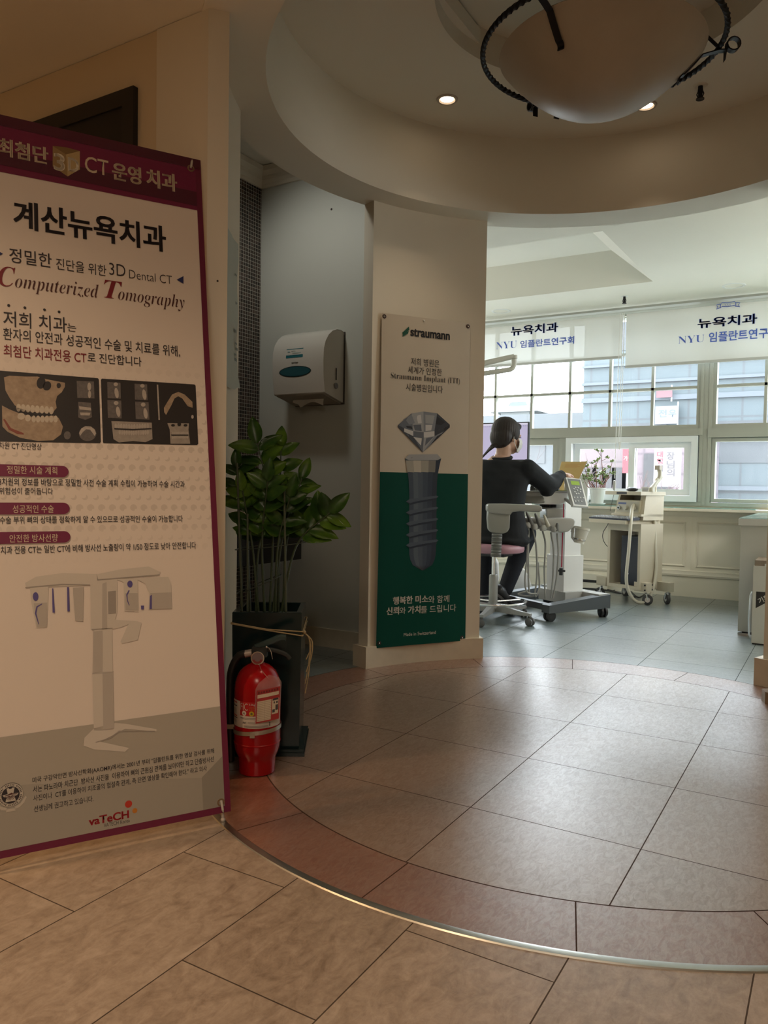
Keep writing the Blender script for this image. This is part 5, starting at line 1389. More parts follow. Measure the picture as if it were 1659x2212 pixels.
# ================================================================== IMPLANT BANNER ON THE CURVED COLUMN
def column_banner():
    def on_arc(px, py, r):
        v = ray(px, py); o = V((0-CX, 0-CY)); d = V((v.x, v.y))
        a, b, c = d.dot(d), 2*o.dot(d), o.dot(o)-r*r
        k = (-b+math.sqrt(b*b-4*a*c))/(2*a); return CAM+v*k
    A_, B_ = on_arc(824, 675, R_FACE-0.006), on_arc(1015, 700, R_FACE-0.006)
    e = V((B_.x-A_.x, B_.y-A_.y, 0)).normalized(); up = V((0, 0, 1)); n = e.cross(up)
    O = V((A_.x, A_.y, 0))
    t = thing('wall_banner', 'white and green implant banner with a diamond on the cream column', 'banner', (A_+B_)/2)
    def uv(px, py): p = atp(px, py, O, n)-O; return p.dot(e), p.z
    K = lambda a, b: uv(780+a/2.697, 640+b/2.697)
    tl, tr, br, bl = uv(824, 675), uv(1015, 700), uv(1004, 1385), uv(810, 1398)
    zt, zb = (tl[1]+tr[1])/2, (bl[1]+br[1])/2
    def fn(u, v, off=0.0):
        s = (u-tl[0])/(tr[0]-tl[0]); q = (zt-v)/(zt-zb)
        w = 0.004+0.010*math.sin(PI*q)*math.exp(-((s-0.0)/0.25)**2)+0.016*q*max(0, 0.35-s)
        return O+e*u+up*v+n*(w+off)
    def sheet(name, mat, z0, z1, off, m=10, k=26):
        mb = MB(); g = []
        for j in range(k+1):
            v = z0+(z1-z0)*j/k; q = (zt-v)/(zt-zb)
            ua = tl[0]+(bl[0]-tl[0])*q; ub = tr[0]+(br[0]-tr[0])*q
            g.append([fn(ua+(ub-ua)*i/m, v, off) for i in range(m+1)])
        mb.sheet(g); return mb, name, mat
    mb, a, b = sheet('sheet', M('banner_cream_vinyl', (0.60, 0.545, 0.455), 0.42, var=0.03), zb, zt, 0.0); mb.solidify(0.0007); mb.build(a, b, t, True)
    zg = K(370, 1030)[1]
    mb, a, b = sheet('green_print', M('green_vinyl_print', (0.0012, 0.062, 0.045), 0.5, var=0.06, spec=0.15), zb+0.0005, zg, 0.0014); mb.build(a, b, t, True, recalc=False)
    def T(mb, s, l, r, h, bold=0.0, off=0.0022):
        (u0, v0), (u1, v1) = K(*l), K(*r); hh = h/2.697*K_s; vc = (v0+v1)/2
        letters(mb, s, lambda u, v: fn(u, v, off), u0, u1, vc-hh/2, vc+hh/2, bold)
    K_s = (K(300, 400)[1]-K(300, 427)[1])/10.0
    dk = ink('charcoal_print', (0.020, 0.022, 0.026)); gm = ink('logo_green_print', (0.010, 0.09, 0.055)); wt = ink('white_print', (0.62, 0.60, 0.54))
    mb = LM(); T(mb, 'straumann', (285, 211), (513, 234), 46, 0.045); T(mb, '저희 병원은', (287, 384), (452, 391), 44, 0.004); T(mb, '세계가 인정한', (270, 433), (467, 441), 42, 0.004)
    T(mb, serif_bold('Straumann Implant (ITI)'), (167, 469), (572, 498), 44, -0.012); T(mb, '시술병원입니다', (257, 533), (473, 541), 44, 0.004); mb.build('dark_lettering', dk, t, True, recalc=False)
    mb = MB()
    for pts in ([(237, 213), (275, 178), (278, 196), (240, 232)], [(240, 222), (275, 203), (270, 218), (237, 238)]): mb.face([fn(*K(*p), 0.0022) for p in pts])
    mb.build('logo_mark', gm, t, True, recalc=False)
    mb = LM(); T(mb, '행복한 미소', (180, 1768), (386, 1766), 46, 0.032); T(mb, '와 함께', (388, 1764), (510, 1762), 44, 0.0); T(mb, '신뢰', (142, 1832), (216, 1830), 46, 0.032); T(mb, '와 ', (218, 1830), (256, 1829), 40, 0.0); T(mb, '가치', (270, 1825), (342, 1824), 46, 0.032); T(mb, '를 드립니다', (345, 1822), (550, 1816), 44, 0.0)
    T(mb, 'Made in Switzerland', (245, 1966), (432, 1960), 20, 0.0); mb.build('white_lettering', wt, t, True, recalc=False)
    # brilliant-cut diamond, facet by facet
    tones = [ink('facet_%d' % i, c) for i, c in enumerate(((0.35, 0.37, 0.40), (0.12, 0.14, 0.18), (0.035, 0.042, 0.06), (0.22, 0.25, 0.29), (0.60, 0.61, 0.62), (0.015, 0.018, 0.028)))]
    top = [(290, 683), (360, 672), (440, 682)]
    girdle = [(208, 752), (246, 770), (300, 786), (362, 792), (424, 786), (478, 768), (513, 748)]
    mid = [(208, 764), (246, 790), (300, 815), (362, 824), (424, 815), (478, 788), (513, 764)]
    tip = (355, 910)
    polys = [([(208, 752), (290, 683), (300, 786), (246, 770)], 1), ([(290, 683), (360, 672), (362, 792), (300, 786)], 0), ([(360, 672), (440, 682), (424, 786), (362, 792)], 3), ([(440, 682), (513, 748), (478, 768), (424, 786)], 2),
             ([(240, 720), (290, 690), (310, 740), (262, 752)], 3), ([(310, 700), (345, 690), (350, 740), (318, 742)], 4), ([(370, 690), (425, 696), (415, 745), (372, 740)], 0), ([(440, 700), (485, 735), (462, 752), (432, 745)], 5), ([(300, 750), (345, 748), (350, 786), (310, 782)], 1), ([(372, 750), (412, 750), (405, 782), (372, 786)], 4), ([(256, 755), (290, 758), (296, 776), (262, 766)], 5)]
    polys += [([girdle[i], girdle[i+1], mid[i+1], mid[i]], (2, 4, 1, 4, 2, 5)[i]) for i in range(6)]
    polys += [([mid[i], mid[i+1], tip], (5, 2, 1, 0, 3, 2)[i]) for i in range(6)]
    polys += [([(300, 820), (350, 828), (345, 870)], 4), ([(375, 828), (420, 818), (368, 872)], 1), ([(255, 800), (292, 820), (320, 862)], 1), ([(440, 815), (478, 795), (400, 866)], 5)]
    o = None
    for k in range(6):
        mb = MB(); any_ = False
        for i, (p, c) in enumerate(polys):
            if c == k: mb.face([fn(*K(*q), 0.0018+0.00004*i) for q in p]); any_ = True
        if any_: mb.build('diamond_print', tones[k], t, True, recalc=False)
    # implant screw: printed in cool greys that darken to its right side, as the print does
    im = [ink('screw_tone_%d' % i, c) for i, c in enumerate(((0.095, 0.130, 0.175), (0.072, 0.104, 0.150), (0.048, 0.074, 0.115), (0.030, 0.049, 0.085), (0.018, 0.031, 0.060)))]
    def L(y):   # left and right outline
        tab = [(945, 250, 463), (1000, 262, 450), (1060, 272, 440), (1150, 276, 436), (1450, 275, 434), (1520, 277, 430), (1560, 292, 415), (1585, 318, 392), (1596, 350, 360)]
        for (y0, a0, b0), (y1, a1, b1) in zip(tab, tab[1:]):
            if y0 <= y <= y1: k = (y-y0)/(y1-y0); return a0+(a1-a0)*k, b0+(b1-b0)*k
        return tab[-1][1:]
    ys = list(range(945, 1597, 31))+[1596]
    for i, c in enumerate((2, 0, 1, 2, 3, 4)):
        mb = MB(); g = []
        for y in ys:
            a, b = L(y); g.append([fn(*K(a+(b-a)*q, y), 0.0026) for q in (i/6, (i+1)/6)])
        mb.sheet(g); mb.build('screw_print', im[c], t, True, recalc=False)
    mb = MB()
    for (l, r), c in ((((250, 945), (463, 945)), 0),):
        mb.face([fn(*K(*p), 0.0030) for p in ((250, 945), (275, 922), (440, 920), (463, 945), (440, 955), (275, 955))])
    mb.build('screw_rim_print', tones[0], t, True, recalc=False)
    mb = MB(); mb.face([fn(*K(*p), 0.0034) for p in ((285, 942), (300, 928), (400, 926), (380, 944))]); mb.build('screw_rim_print', tones[5], t, True, recalc=False)
    for a_, b_, c in ((255, 300, 0), (300, 345, 4), (345, 390, 0), (390, 432, 1)):
        mb = MB(); k0 = 0.93
        mb.face([fn(*K(*p), 0.0032) for p in ((a_, 957), (b_, 957), (362+(b_-362)*k0, 1026), (362+(a_-362)*k0, 1024))]); mb.build('screw_collar_print', ink('collar_tone_%d' % c, ((0.36, 0.35, 0.31), (0.20, 0.20, 0.19), 0, 0, (0.50, 0.48, 0.42))[c]), t, True, recalc=False)
    for j, y in enumerate((1195, 1260, 1325, 1390, 1450)):
        mb = MB(); mb.face([fn(*K(*p), 0.0032) for p in ((256, y), (278, y-14), (330, y-20), (436, y-34), (446, y-28), (436, y-20), (330, y-4), (280, y+10))]); mb.build('thread_print', im[1], t, True, recalc=False)
        mb = MB(); mb.face([fn(*K(*p), 0.0036) for p in ((256, y), (280, y+10), (330, y-3), (436, y-20), (436, y-8), (330, y+8), (282, y+20))]); mb.build('thread_print', im[4], t, True, recalc=False)
    for p in ((133, 118), (620, 176), (100, 2018), (585, 1988)):
        u, v = K(*p); c = fn(u, v, 0.001); mb = MB(); d1, d2 = e, up
        mb.rings([[c+d1*r_*math.cos(q)+d2*r_*math.sin(q)+n*h_ for q in [2*PI*k/20 for k in range(20)]] for r_, h_ in ((0.0055, 0.0), (0.0065, 0.0022), (0.0092, 0.0022), (0.0105, 0.0))], cap=False)
        mb.build('eyelet', M('eyelet_dark', (0.085, 0.055, 0.06), 0.4, metal=0.5), t, True)
        mb = MB(); mb.ball(c+n*0.002, (0.004, 0.004, 0.004), 10, 6); mb.build('nail', chrome, t, True)
    u, v = K(362, 143); mb = MB(); mb.ball(fn(u, v, 0.002), 0.0045, 10, 6); mb.build('pin', white_pl, t, True)
column_banner()
# screw holes left in the walls
pa, pb = V((-1.592, HY-0.004, 0)), pol(-128.6, R_FACE, 0); pn = (pb-pa).cross(V((0, 0, 1))).normalized()
for P_, lb in ((aty(716, 452, 3.449), 'small dark screw hole high on the grey alcove wall'), (atp(470, 607, pa+pn*0.001, pn), 'small dark screw hole on the cream pier beside the leaning banner')):
    mb = MB(); mb.ball((0, 0, 0), (0.006, 0.003, 0.006) if 'alcove' in lb else (0.003, 0.003, 0.003), 10, 6); o = mb.build('screw_hole', hole); o.location = P_
    tag(o, lb, 'hole')
# ================================================================== TREATMENT ROOM
ivory = M('ivory_metal', (0.58, 0.52, 0.40), 0.42, var=0.03)
offwhite = M('dental_white', (0.80, 0.80, 0.78), 0.32, var=0.02)
lgrey = M('light_grey_plastic', (0.46, 0.46, 0.44), 0.40, var=0.02)
mgrey = M('warm_grey_plastic', (0.25, 0.245, 0.22), 0.42, var=0.03)
dgrey = M('dark_slate_plastic', (0.085, 0.095, 0.105), 0.40, var=0.04)
castor = M('castor_rubber', (0.020, 0.021, 0.023), 0.5)
def Z_of(P, py):
    lo, hi = -1.0, 4.0
    for _ in range(50):
        m = (lo+hi)/2; d = V((P[0], P[1], m))-CAM
        y = 1106-F_PX*d.dot(CU)/d.dot(CF)
        if y > py: lo = m
        else: hi = m
    return lo
def atd(px, py, d):
    v = ray(px, py); return CAM+v*(d/v.dot(CF))
def caster(parent, p, r=0.03, yaw=0.0, w_=0.022, twin=True, stem=0.03, mat=castor, fork=None):
    """a castor standing on the floor under point p"""
    d = V((math.cos(yaw), math.sin(yaw), 0)); s = V((-d.y, d.x, 0)); c = V((p[0], p[1], r))-d*r*0.35
    Mi = wm(parent).inverted(); L = lambda q: Mi @ q
    mb = MB()
    for k in ((-1, 1) if twin else (0,)):
        a = c+s*(k*w_*0.62); mb.tube([L(a-s*w_*0.42), L(a-s*w_*0.30), L(a+s*w_*0.30), L(a+s*w_*0.42)], [r*0.86, r, r, r*0.86], 20)
    o = mb.build('castor', mat, parent)
    mb = MB()
    for k in (-1, 1): mb.cyl(L(c+s*(k*w_*(1.06 if twin else 0.45))), L(c+s*(k*w_*(1.0 if twin else 0.4))), r*0.5, n=14)
    mb.cyl(L(c+d*r*0.35+V((0, 0, r*0.6))), L(c+d*r*0.35+V((0, 0, r*1.0+stem))), 0.008, n=10)
    if fork:
        for k in (-1, 1): mb.tube([L(c+s*k*w_*0.62), L(c+d*r*0.2+s*k*w_*0.62+V((0, 0, r*1.15))), L(c+d*r*0.35+V((0, 0, r*1.2)))], 0.006, 6)
    else: mb.tube([L(c+d*r*0.5+V((0, 0, r*0.9))), L(c+V((0, 0, r*1.16))), L(c-d*r*0.8+V((0, 0, r*0.75)))], [0.008, w_*0.6, 0.006], 8)
    mb.build('castor_fork', fork or mat, o)

# ---- operator's stool
SCN = V((-1.962, 4.75, 0))
def stool():
    t = thing('operator_stool', 'dental stool with pink round seat and grey armrest under the seated person', 'stool', SCN)
    hub_a = math.atan2(4.477-4.75, -1.924+1.962)
    mb = MB()
    mb.lathe([(0.001, 0.065), (0.045, 0.065), (0.05, 0.09), (0.036, 0.115), (0.001, 0.12)], n=24)
    for k in range(5):
        a = hub_a+2*PI*k/5; d = V((math.cos(a), math.sin(a), 0)); s = V((-d.y, d.x, 0))
        rs = []
        for u, w_, z0, z1 in ((0.02, 0.026, 0.068, 0.118), (0.12, 0.022, 0.062, 0.100), (0.24, 0.018, 0.062, 0.084), (0.285, 0.016, 0.064, 0.080)):
            c = d*u; rs.append([c+s*w_+V((0, 0, z0)), c-s*w_+V((0, 0, z0)), c-s*w_*0.75+V((0, 0, z1)), c+s*w_*0.75+V((0, 0, z1))])
        mb.rings(rs)
    mb.build('star_base', M('stool_cast_grey', (0.30, 0.30, 0.285), 0.4, metal=0.2), t)
    for k in range(5):
        a = hub_a+2*PI*k/5; caster(t, SCN+V((math.cos(a), math.sin(a), 0))*0.272, 0.026, a+2.0+k, 0.020, True, 0.014, M('castor_grey', (0.10, 0.10, 0.10), 0.5))
    mb = MB(); n = 56; mb.tube([(0.215*math.cos(2*PI*k/n), 0.215*math.sin(2*PI*k/n), 0.132) for k in range(n)], 0.009, 10, closed=True)
    mb.build('foot_ring', chrome, t)
    mb = MB()
    for k in range(3):
        a = 0.9+2*PI*k/3; mb.cyl((0.03*math.cos(a), 0.03*math.sin(a), 0.128), (0.212*math.cos(a), 0.212*math.sin(a), 0.132), 0.0055, n=8)
    mb.build('ring_spokes', chrome, t)
    mb = MB(); mb.lathe([(0.001, 0.11), (0.029, 0.11), (0.029, 0.30), (0.026, 0.306), (0.001, 0.306)], n=24); mb.build('post', M('stool_cast_grey', (0.30, 0.30, 0.285), 0.4, metal=0.2), t)
    mb = MB(); mb.cyl((0, 0, 0.30), (0, 0, 0.45), 0.014, n=18); mb.build('gas_rod', chrome, t)
    mb = MB(); mb.box((-0.10, -0.08, 0.432), (0.10, 0.08, 0.455), 0.006); mb.tube([(-0.08, 0, 0.436), (-0.17, -0.05, 0.43), (-0.24, -0.08, 0.425)], 0.006, 8); mb.build('seat_mechanism', black_pl, t)
    pink = M('mauve_pink_vinyl', (0.42, 0.22, 0.27), 0.42, var=0.04)
    mb = MB(); mb.lathe([(0.001, 0.455), (0.175, 0.455), (0.192, 0.462), (0.198, 0.478), (0.197, 0.495), (0.188, 0.508), (0.16, 0.517), (0.001, 0.520)], n=56); mb.build('seat', pink, t, ang=45)
    # armrest on a bellows, carried in front of the seat (towards the hall)
    tc_ = V((-CF.x, -CF.y, 0)).normalized(); rt = V((CR.x, CR.y, 0)).normalized()
    Mi = wm(t).inverted(); L = lambda q: Mi @ q
    d0 = 4.86
    bot, topb = atd(1071, 1203, d0), atd(1074, 1150, d0)
    mb = MB(); pts = []; rr = []
    for k in range(45):
        u = k/44; pts.append(L(bot.lerp(topb, u))); rr.append(0.0325+0.003*math.sin(k*2.6))
    mb.tube(pts, rr, 18); mb.build('bellows', M('bellows_grey', (0.16, 0.16, 0.148), 0.5), t, ang=60)
    mb = MB(); mb.tube([L(bot+V((0, 0, 0.012))), L(bot+V((0, 0, 0.008))-tc_*0.08), (0, 0, 0.445)], 0.014, 10); mb.build('arm_bracket', black_pl, t)
    # grey carrier block and its padded bar
    def poly(pts, name, mat, thick, depth=d0, bev=0.008):
        f = [atd(x, y, depth) for x, y in pts]; mb = MB()
        a = [mb._v(L(p+tc_*thick/2)) for p in f]; b_ = [mb._v(L(p-tc_*thick/2)) for p in f]
        n_ = len(f); fs = [mb.bm.faces.new(a), mb.bm.faces.new(b_[::-1])]+[mb.bm.faces.new((a[i], b_[i], b_[(i+1) % n_], a[(i+1) % n_])) for i in range(n_)]
        bmesh.ops.recalc_face_normals(mb.bm, faces=mb.bm.faces); mb._bev(fs, bev, 3, 0.6); return mb.build(name, mat, t, ang=50)
    poly([(1053, 1098), (1101, 1098), (1099, 1140), (1094, 1149), (1086, 1152), (1060, 1150), (1054, 1143), (1052, 1120)], 'arm_block', mgrey, 0.075)
    poly([(1051, 1091), (1055, 1088), (1090, 1088), (1160, 1091), (1168, 1094), (1168, 1103), (1160, 1106), (1120, 1104), (1104, 1106), (1100, 1112), (1055, 1108), (1051, 1102)], 'arm_pad', M('pad_grey', (0.29, 0.285, 0.26), 0.45), 0.10)
stool()

# ---- doctor's instrument cart
CU_ = V((0.50, 0.866, 0)); CV_ = V((-0.866, 0.50, 0))
CP = V((-1.63, 4.95, 0))
def cpt(a, b, z=0): return CP+CU_*a+CV_*b+V((0, 0, z))
def cart():
    cc = cpt(0.36, 0.27)
    t = thing('instrument_cart', 'white dental instrument cart on grey castor base beside the seated person', 'cart', cpt(0.2, 0.3))
    Mi = wm(t).inverted(); L = lambda q: Mi @ V(q)
    # base: two feet joined by cross bars
    def bar(name, mat, pts, z0, z1s, w_):
        mb = MB(); rs = []
        for (a, b), z1 in zip(pts, z1s):
            dirv = (V(pts[-1])-V(pts[0])).normalized(); nv = V((-dirv.y, dirv.x))
            p, q = V((a, b))+nv*w_/2, V((a, b))-nv*w_/2
            rs.append([L(cpt(p.x, p.y, z0)), L(cpt(q.x, q.y, z0)), L(cpt(q.x, q.y, z1)), L(cpt(p.x, p.y, z1))])
        mb.rings(rs); mb._bev(list(mb.bm.faces), 0.008, 2); return mb.build(name, mat, t)
    bar('base_foot', dgrey, [(-0.05, 0.0), (0.50, 0.0)], 0.060, (0.112, 0.155), 0.075)
    bar('base_foot', dgrey, [(-0.05, 0.56), (0.50, 0.56)], 0.060, (0.112, 0.155), 0.075)
    bar('base_bar', dgrey, [(0.02, 0.02), (0.02, 0.55)], 0.065, (0.108, 0.108), 0.05)
    bar('base_bar', lgrey, [(0.46, -0.02), (0.46, 0.58)], 0.075, (0.158, 0.158), 0.10)
    bar('base_plate', lgrey, [(0.36, 0.14), (0.36, 0.42)], 0.08, (0.16, 0.16), 0.22)
    for a, b, y in ((0.0, 0.0, 1.0), (0.46, 0.0, 2.3), (0.0, 0.56, 0.5), (0.46, 0.56, 2.9)): caster(t, cpt(a, b), 0.036, y, 0.024, True, 0.012)
    # column
    def colbox(name, mat, a0, a1, b0, b1, z0, z1, bev=0.01):
        mb = MB(); P4 = [(a0, b0), (a1, b0), (a1, b1), (a0, b1)]
        mb.rings([[L(cpt(a, b, z)) for a, b in P4] for z in (z0, z1)]); mb._bev(list(mb.bm.faces), bev, 3); return mb.build(name, mat, t)
    colbox('column', offwhite, 0.27, 0.45, 0.18, 0.36, 0.155, 0.41, 0.012)
    colbox('column', offwhite, 0.285, 0.435, 0.195, 0.345, 0.40, 0.80, 0.010)
    ztr = Z_of(cc, 1064)
    # tray head: seen broad side on from the hall
    rt = V((CR.x, CR.y, 0)).normalized(); aw = V((CF.x, CF.y, 0)).normalized()
    dc = (cc-CAM).dot(CF)
    def slab(name, mat, pts, d0, d1, bev=0.008, seg=3):
        """outline seen from the hall, given real depth from d0 to d1"""
        f = [atd(x, y, d0) for x, y in pts]; k = aw*(d1-d0); mb = MB()
        a = [mb._v(L(p)) for p in f]; b_ = [mb._v(L(p+k)) for p in f]; n_ = len(f)
        fs = [mb.bm.faces.new(a), mb.bm.faces.new(b_[::-1])]+[mb.bm.faces.new((a[i], b_[i], b_[(i+1) % n_], a[(i+1) % n_])) for i in range(n_)]
        bmesh.ops.recalc_face_normals(mb.bm, faces=mb.bm.faces)
        if bev: mb._bev(fs, bev, seg, 0.5)
        return mb.build(name, mat, t, ang=50)
    dt = dc-0.26
    slab('tray_head', offwhite, [(1100, 1062), (1228, 1064), (1228, 1072), (1221, 1086), (1212, 1090), (1180, 1090), (1110, 1086), (1100, 1080)], dt, dt+0.36)
    slab('grip', mgrey, [(1098, 1070), (1172, 1071), (1176, 1076), (1178, 1086), (1098, 1088)], dt-0.035, dt+0.0)
    slab('tray_rim', lgrey, [(1100, 1060), (1227, 1061), (1228, 1064), (1100, 1064)], dt-0.004, dt+0.364, 0.002, 1)
    # comb of hoses' rest below the head
    mb = MB()
    for k in range(9):
        p = atd(1168+k*4.0, 1090, dt+0.05); mb.box(L(p)-V((0.004, 0.004, 0.02)), L(p)+V((0.004, 0.05, 0.0)), 0.0)
    mb.build('vent_comb', black_pl, t)
    slab('neck', lgrey, [(1168, 1087), (1222, 1088), (1220, 1100), (1172, 1100)], dt+0.06, dt+0.30, 0.006, 2)
    # control panel with display and keys
    c4 = [atd(1241.5, 1040, dt-0.02), atd(1274, 1041, dt+0.04), atd(1252, 1088, dt-0.10), atd(1219, 1083, dt-0.14)]
    ex = ((c4[1]-c4[0])+(c4[2]-c4[3])).normalized(); ey = ((c4[0]-c4[3])+(c4[1]-c4[2])).normalized(); ey = (ey-ex*ey.dot(ex)).normalized(); en = ex.cross(ey)
    ctr = sum(c4, V())/4; wx = ((c4[1]-c4[0]).length+(c4[2]-c4[3]).length)/4; wy = ((c4[0]-c4[3]).length+(c4[1]-c4[2]).length)/4
    pn = lambda u, v, w_=0.0: L(ctr+ex*(u*wx)+ey*(v*wy)+en*w_)
    mb = MB(); mb.rings([[pn(u*k, v*k, w_) for u, v in ((-1, -1), (1, -1), (1, 1), (-1, 1))] for k, w_ in ((0.93, -0.030), (1.0, -0.022), (1.0, -0.004), (0.97, 0.0))]); cp = mb.build('control_panel', offwhite, t)
    mb = MB(); mb.face([pn(u, v, 0.0008) for u, v in ((-0.78, -0.90), (0.72, -0.90), (0.86, 0.92), (-0.86, 0.92))]); mb.build('keypad', M('keypad_grey', (0.17, 0.175, 0.18), 0.4), cp)
    mb = MB(); mb.face([pn(u, v, 0.0018) for u, v in ((-0.52, 0.48), (0.60, 0.48), (0.60, 0.76), (-0.52, 0.76))]); mb.build('display', emit('green_display', (150, 185, 10), 0.55), cp)
    keym = M('key_white', (0.62, 0.63, 0.62), 0.4)
    for u, v in ((-0.1, 0.30), (0.25, 0.30), (-0.35, 0.20), (0.5, 0.20), (0.05, 0.12), (-0.35, -0.02), (0.4, 0.02), (0.1, -0.12), (-0.2, -0.14), (-0.6, -0.42), (-0.2, -0.40), (0.2, -0.40), (0.6, -0.40), (-0.6, -0.68), (-0.2, -0.66), (0.2, -0.66)):
        mb = MB(); rx = 0.105; mb.rings([[pn(u+rx*s*math.cos(q), v+rx*s*math.sin(q)*0.8*wx/wy, w_) for q in [2*PI*k/14 for k in range(14)]] for s, w_ in ((1.0, 0.0012), (0.9, 0.004), (0.1, 0.0045))]); mb.build('key', keym, cp)
    mb = MB(); mb.tube([pn(0, -0.7, -0.02), pn(-0.5, -0.6, -0.05), L(atd(1218, 1076, dt+0.02))], 0.012, 8); mb.build('panel_bracket', lgrey, t)
    # holder wing with handpieces
    dw = dt-0.12
    slab('holder_wing', lgrey, [(1128, 1118), (1150, 1118), (1180, 1120), (1200, 1119), (1232, 1119), (1240, 1120), (1244, 1126), (1241, 1137), (1228, 1149), (1214, 1151), (1190, 1147), (1165, 1143), (1140, 1139), (1128, 1136)], dw, dw+0.11, 0.016, 4)
    slab('holder_arm', lgrey, [(1180, 1098), (1222, 1098), (1222, 1122), (1180, 1122)], dw+0.10, dw+0.32, 0.01, 2)
    hp = M('handpiece_grey', (0.14, 0.14, 0.135), 0.35); hp2 = M('handpiece_beige', (0.50, 0.47, 0.38), 0.35)
    tips = ((1128, 1122, 1140, 1140, hp), (1137, 1106, 1150, 1135, hp), (1156, 1109, 1166, 1136, hp), (1175, 1112, 1184, 1137, hp2), (1204, 1130, 1202, 1146, hp))
    hoses = []
    for x0, y0, x1, y1, mt in tips:
        a, b_ = atd(x0, y0, dw-0.035), atd(x1, y1, dw-0.02)
        mb = MB(); pts = [L(a.lerp(b_, u)) for u in (0, 0.2, 0.5, 0.8, 1.0)]; mb.tube(pts, [0.006, 0.010, 0.011, 0.014, 0.016], 12); mb.build('handpiece', mt, t)
        hoses.append(b_)
    for x, y in ((1140, 1134), (1155, 1137), (1173, 1140), (1198, 1143)):
        c = atd(x, y, dw-0.012); mb = MB(); mb.lathe([(0.001, -0.022), (0.020, -0.020), (0.026, 0.0), (0.020, 0.018), (0.001, 0.020)], L(c), 16); mb.build('holder_socket', lgrey, t)
    tube_m = M('grey_hose', (0.33, 0.33, 0.31), 0.45)
    runs = [[(1140, 1142), (1139, 1200), (1134, 1255), (1140, 1280), (1160, 1283)], [(1142, 1142), (1141, 1210), (1142, 1262), (1144, 1285)], [(1150, 1140), (1158, 1180), (1160, 1240), (1156, 1280), (1158, 1288), (1166, 1270)],
            [(1172, 1147), (1178, 1175), (1176, 1230), (1177, 1270), (1178, 1293)], [(1190, 1150), (1196, 1190), (1194, 1250), (1190, 1292)], [(1203, 1152), (1206, 1195), (1202, 1250), (1194, 1292)]]
    for k, r_ in enumerate(runs):
        pts = spline([atd(x, y, dw-0.02+0.03*(i/len(r_))+0.012*k) for i, (x, y) in enumerate(r_)], 7)
        mb = MB(); mb.tube([L(p) for p in pts], 0.0062, 9); mb.build('hose', tube_m, t)
    mb = MB(); pts = spline([atd(x, y, dw+0.04) for x, y in ((1136, 1278), (1128, 1280), (1120, 1284), (1140, 1288), (1156, 1286), (1165, 1268), (1162, 1215))], 8); mb.tube([L(p) for p in pts], 0.0062, 9); mb.build('hose', tube_m, t)
    # red rinse tube with black clamp down the column
    redt = M('red_tube', (0.42, 0.02, 0.06), 0.4)
    mb = MB(); mb.tube([L(atd(x, y, dw+0.06)) for x, y in ((1218, 1088), (1217, 1118), (1215, 1160), (1213, 1225))], 0.0042, 8); mb.build('red_tube', redt, t)
    mb = MB(); c = L(atd(1212, 1233, dw+0.055)); mb.box(c-V((0.010, 0.01, 0.03)), c+V((0.010, 0.01, 0.018)), 0.003); mb.cyl(c-V((0.02, 0, 0.0)), c+V((0.028, 0, 0.0)), 0.007, n=10); mb.build('tube_clamp', black_pl, t)
    # cup holder ring at the end of the wing
    a = atd(1243, 1132, dw+0.04); c = atd(1252, 1156, dw+0.03)
    mb = MB(); mb.tube([L(a-rt*0.03), L(atd(1238, 1136, dw+0.04)), L(atd(1236, 1160, dw+0.03)), L(atd(1244, 1170, dw+0.03))], 0.010, 8); mb.tube([L(atd(1233, 1146, dw+0.035)), L(atd(1240, 1150, dw+0.03))], 0.006, 8); mb.build('cup_holder', lgrey, t)
    return dt, dw, slab
DT, DW, _s = cart()
# paper cup in the holder
a, b_ = atd(1259, 1136, DW+0.03), atd(1251, 1170, DW+0.03)
t = thing('suction_cup', 'white ribbed cup tilted in the holder at the end of the instrument cart', 'cup', b_)
ax = (a-b_).normalized(); u = ax.cross(V((0, 1, 0))).normalized(); v = ax.cross(u)
cm = M('cup_white', (0.66, 0.64, 0.56), 0.45)
mb = MB(); Lc = (a-b_).length
mb.rings([[b_+ax*z*Lc+(u*math.cos(2*PI*k/40)+v*math.sin(2*PI*k/40))*(r_+(0.0012 if k % 2 else 0)*(0.1 < z < 0.8)) for k in range(40)] for z, r_ in ((-0.10, 0.022), (-0.10, 0.034), (0.12, 0.034), (0.13, 0.037), (0.75, 0.046), (0.76, 0.050), (0.90, 0.052), (0.90, 0.047), (0.2, 0.032))]); mb.build('cup', cm, t, True)
mb = MB(); mb.rings([[b_+ax*z*Lc+(u*math.cos(2*PI*k/40)+v*math.sin(2*PI*k/40))*r_ for k in range(40)] for z, r_ in ((0.10, 0.0345), (0.10, 0.040), (0.16, 0.040), (0.16, 0.0345))]); mb.build('collar', chrome, t, True)

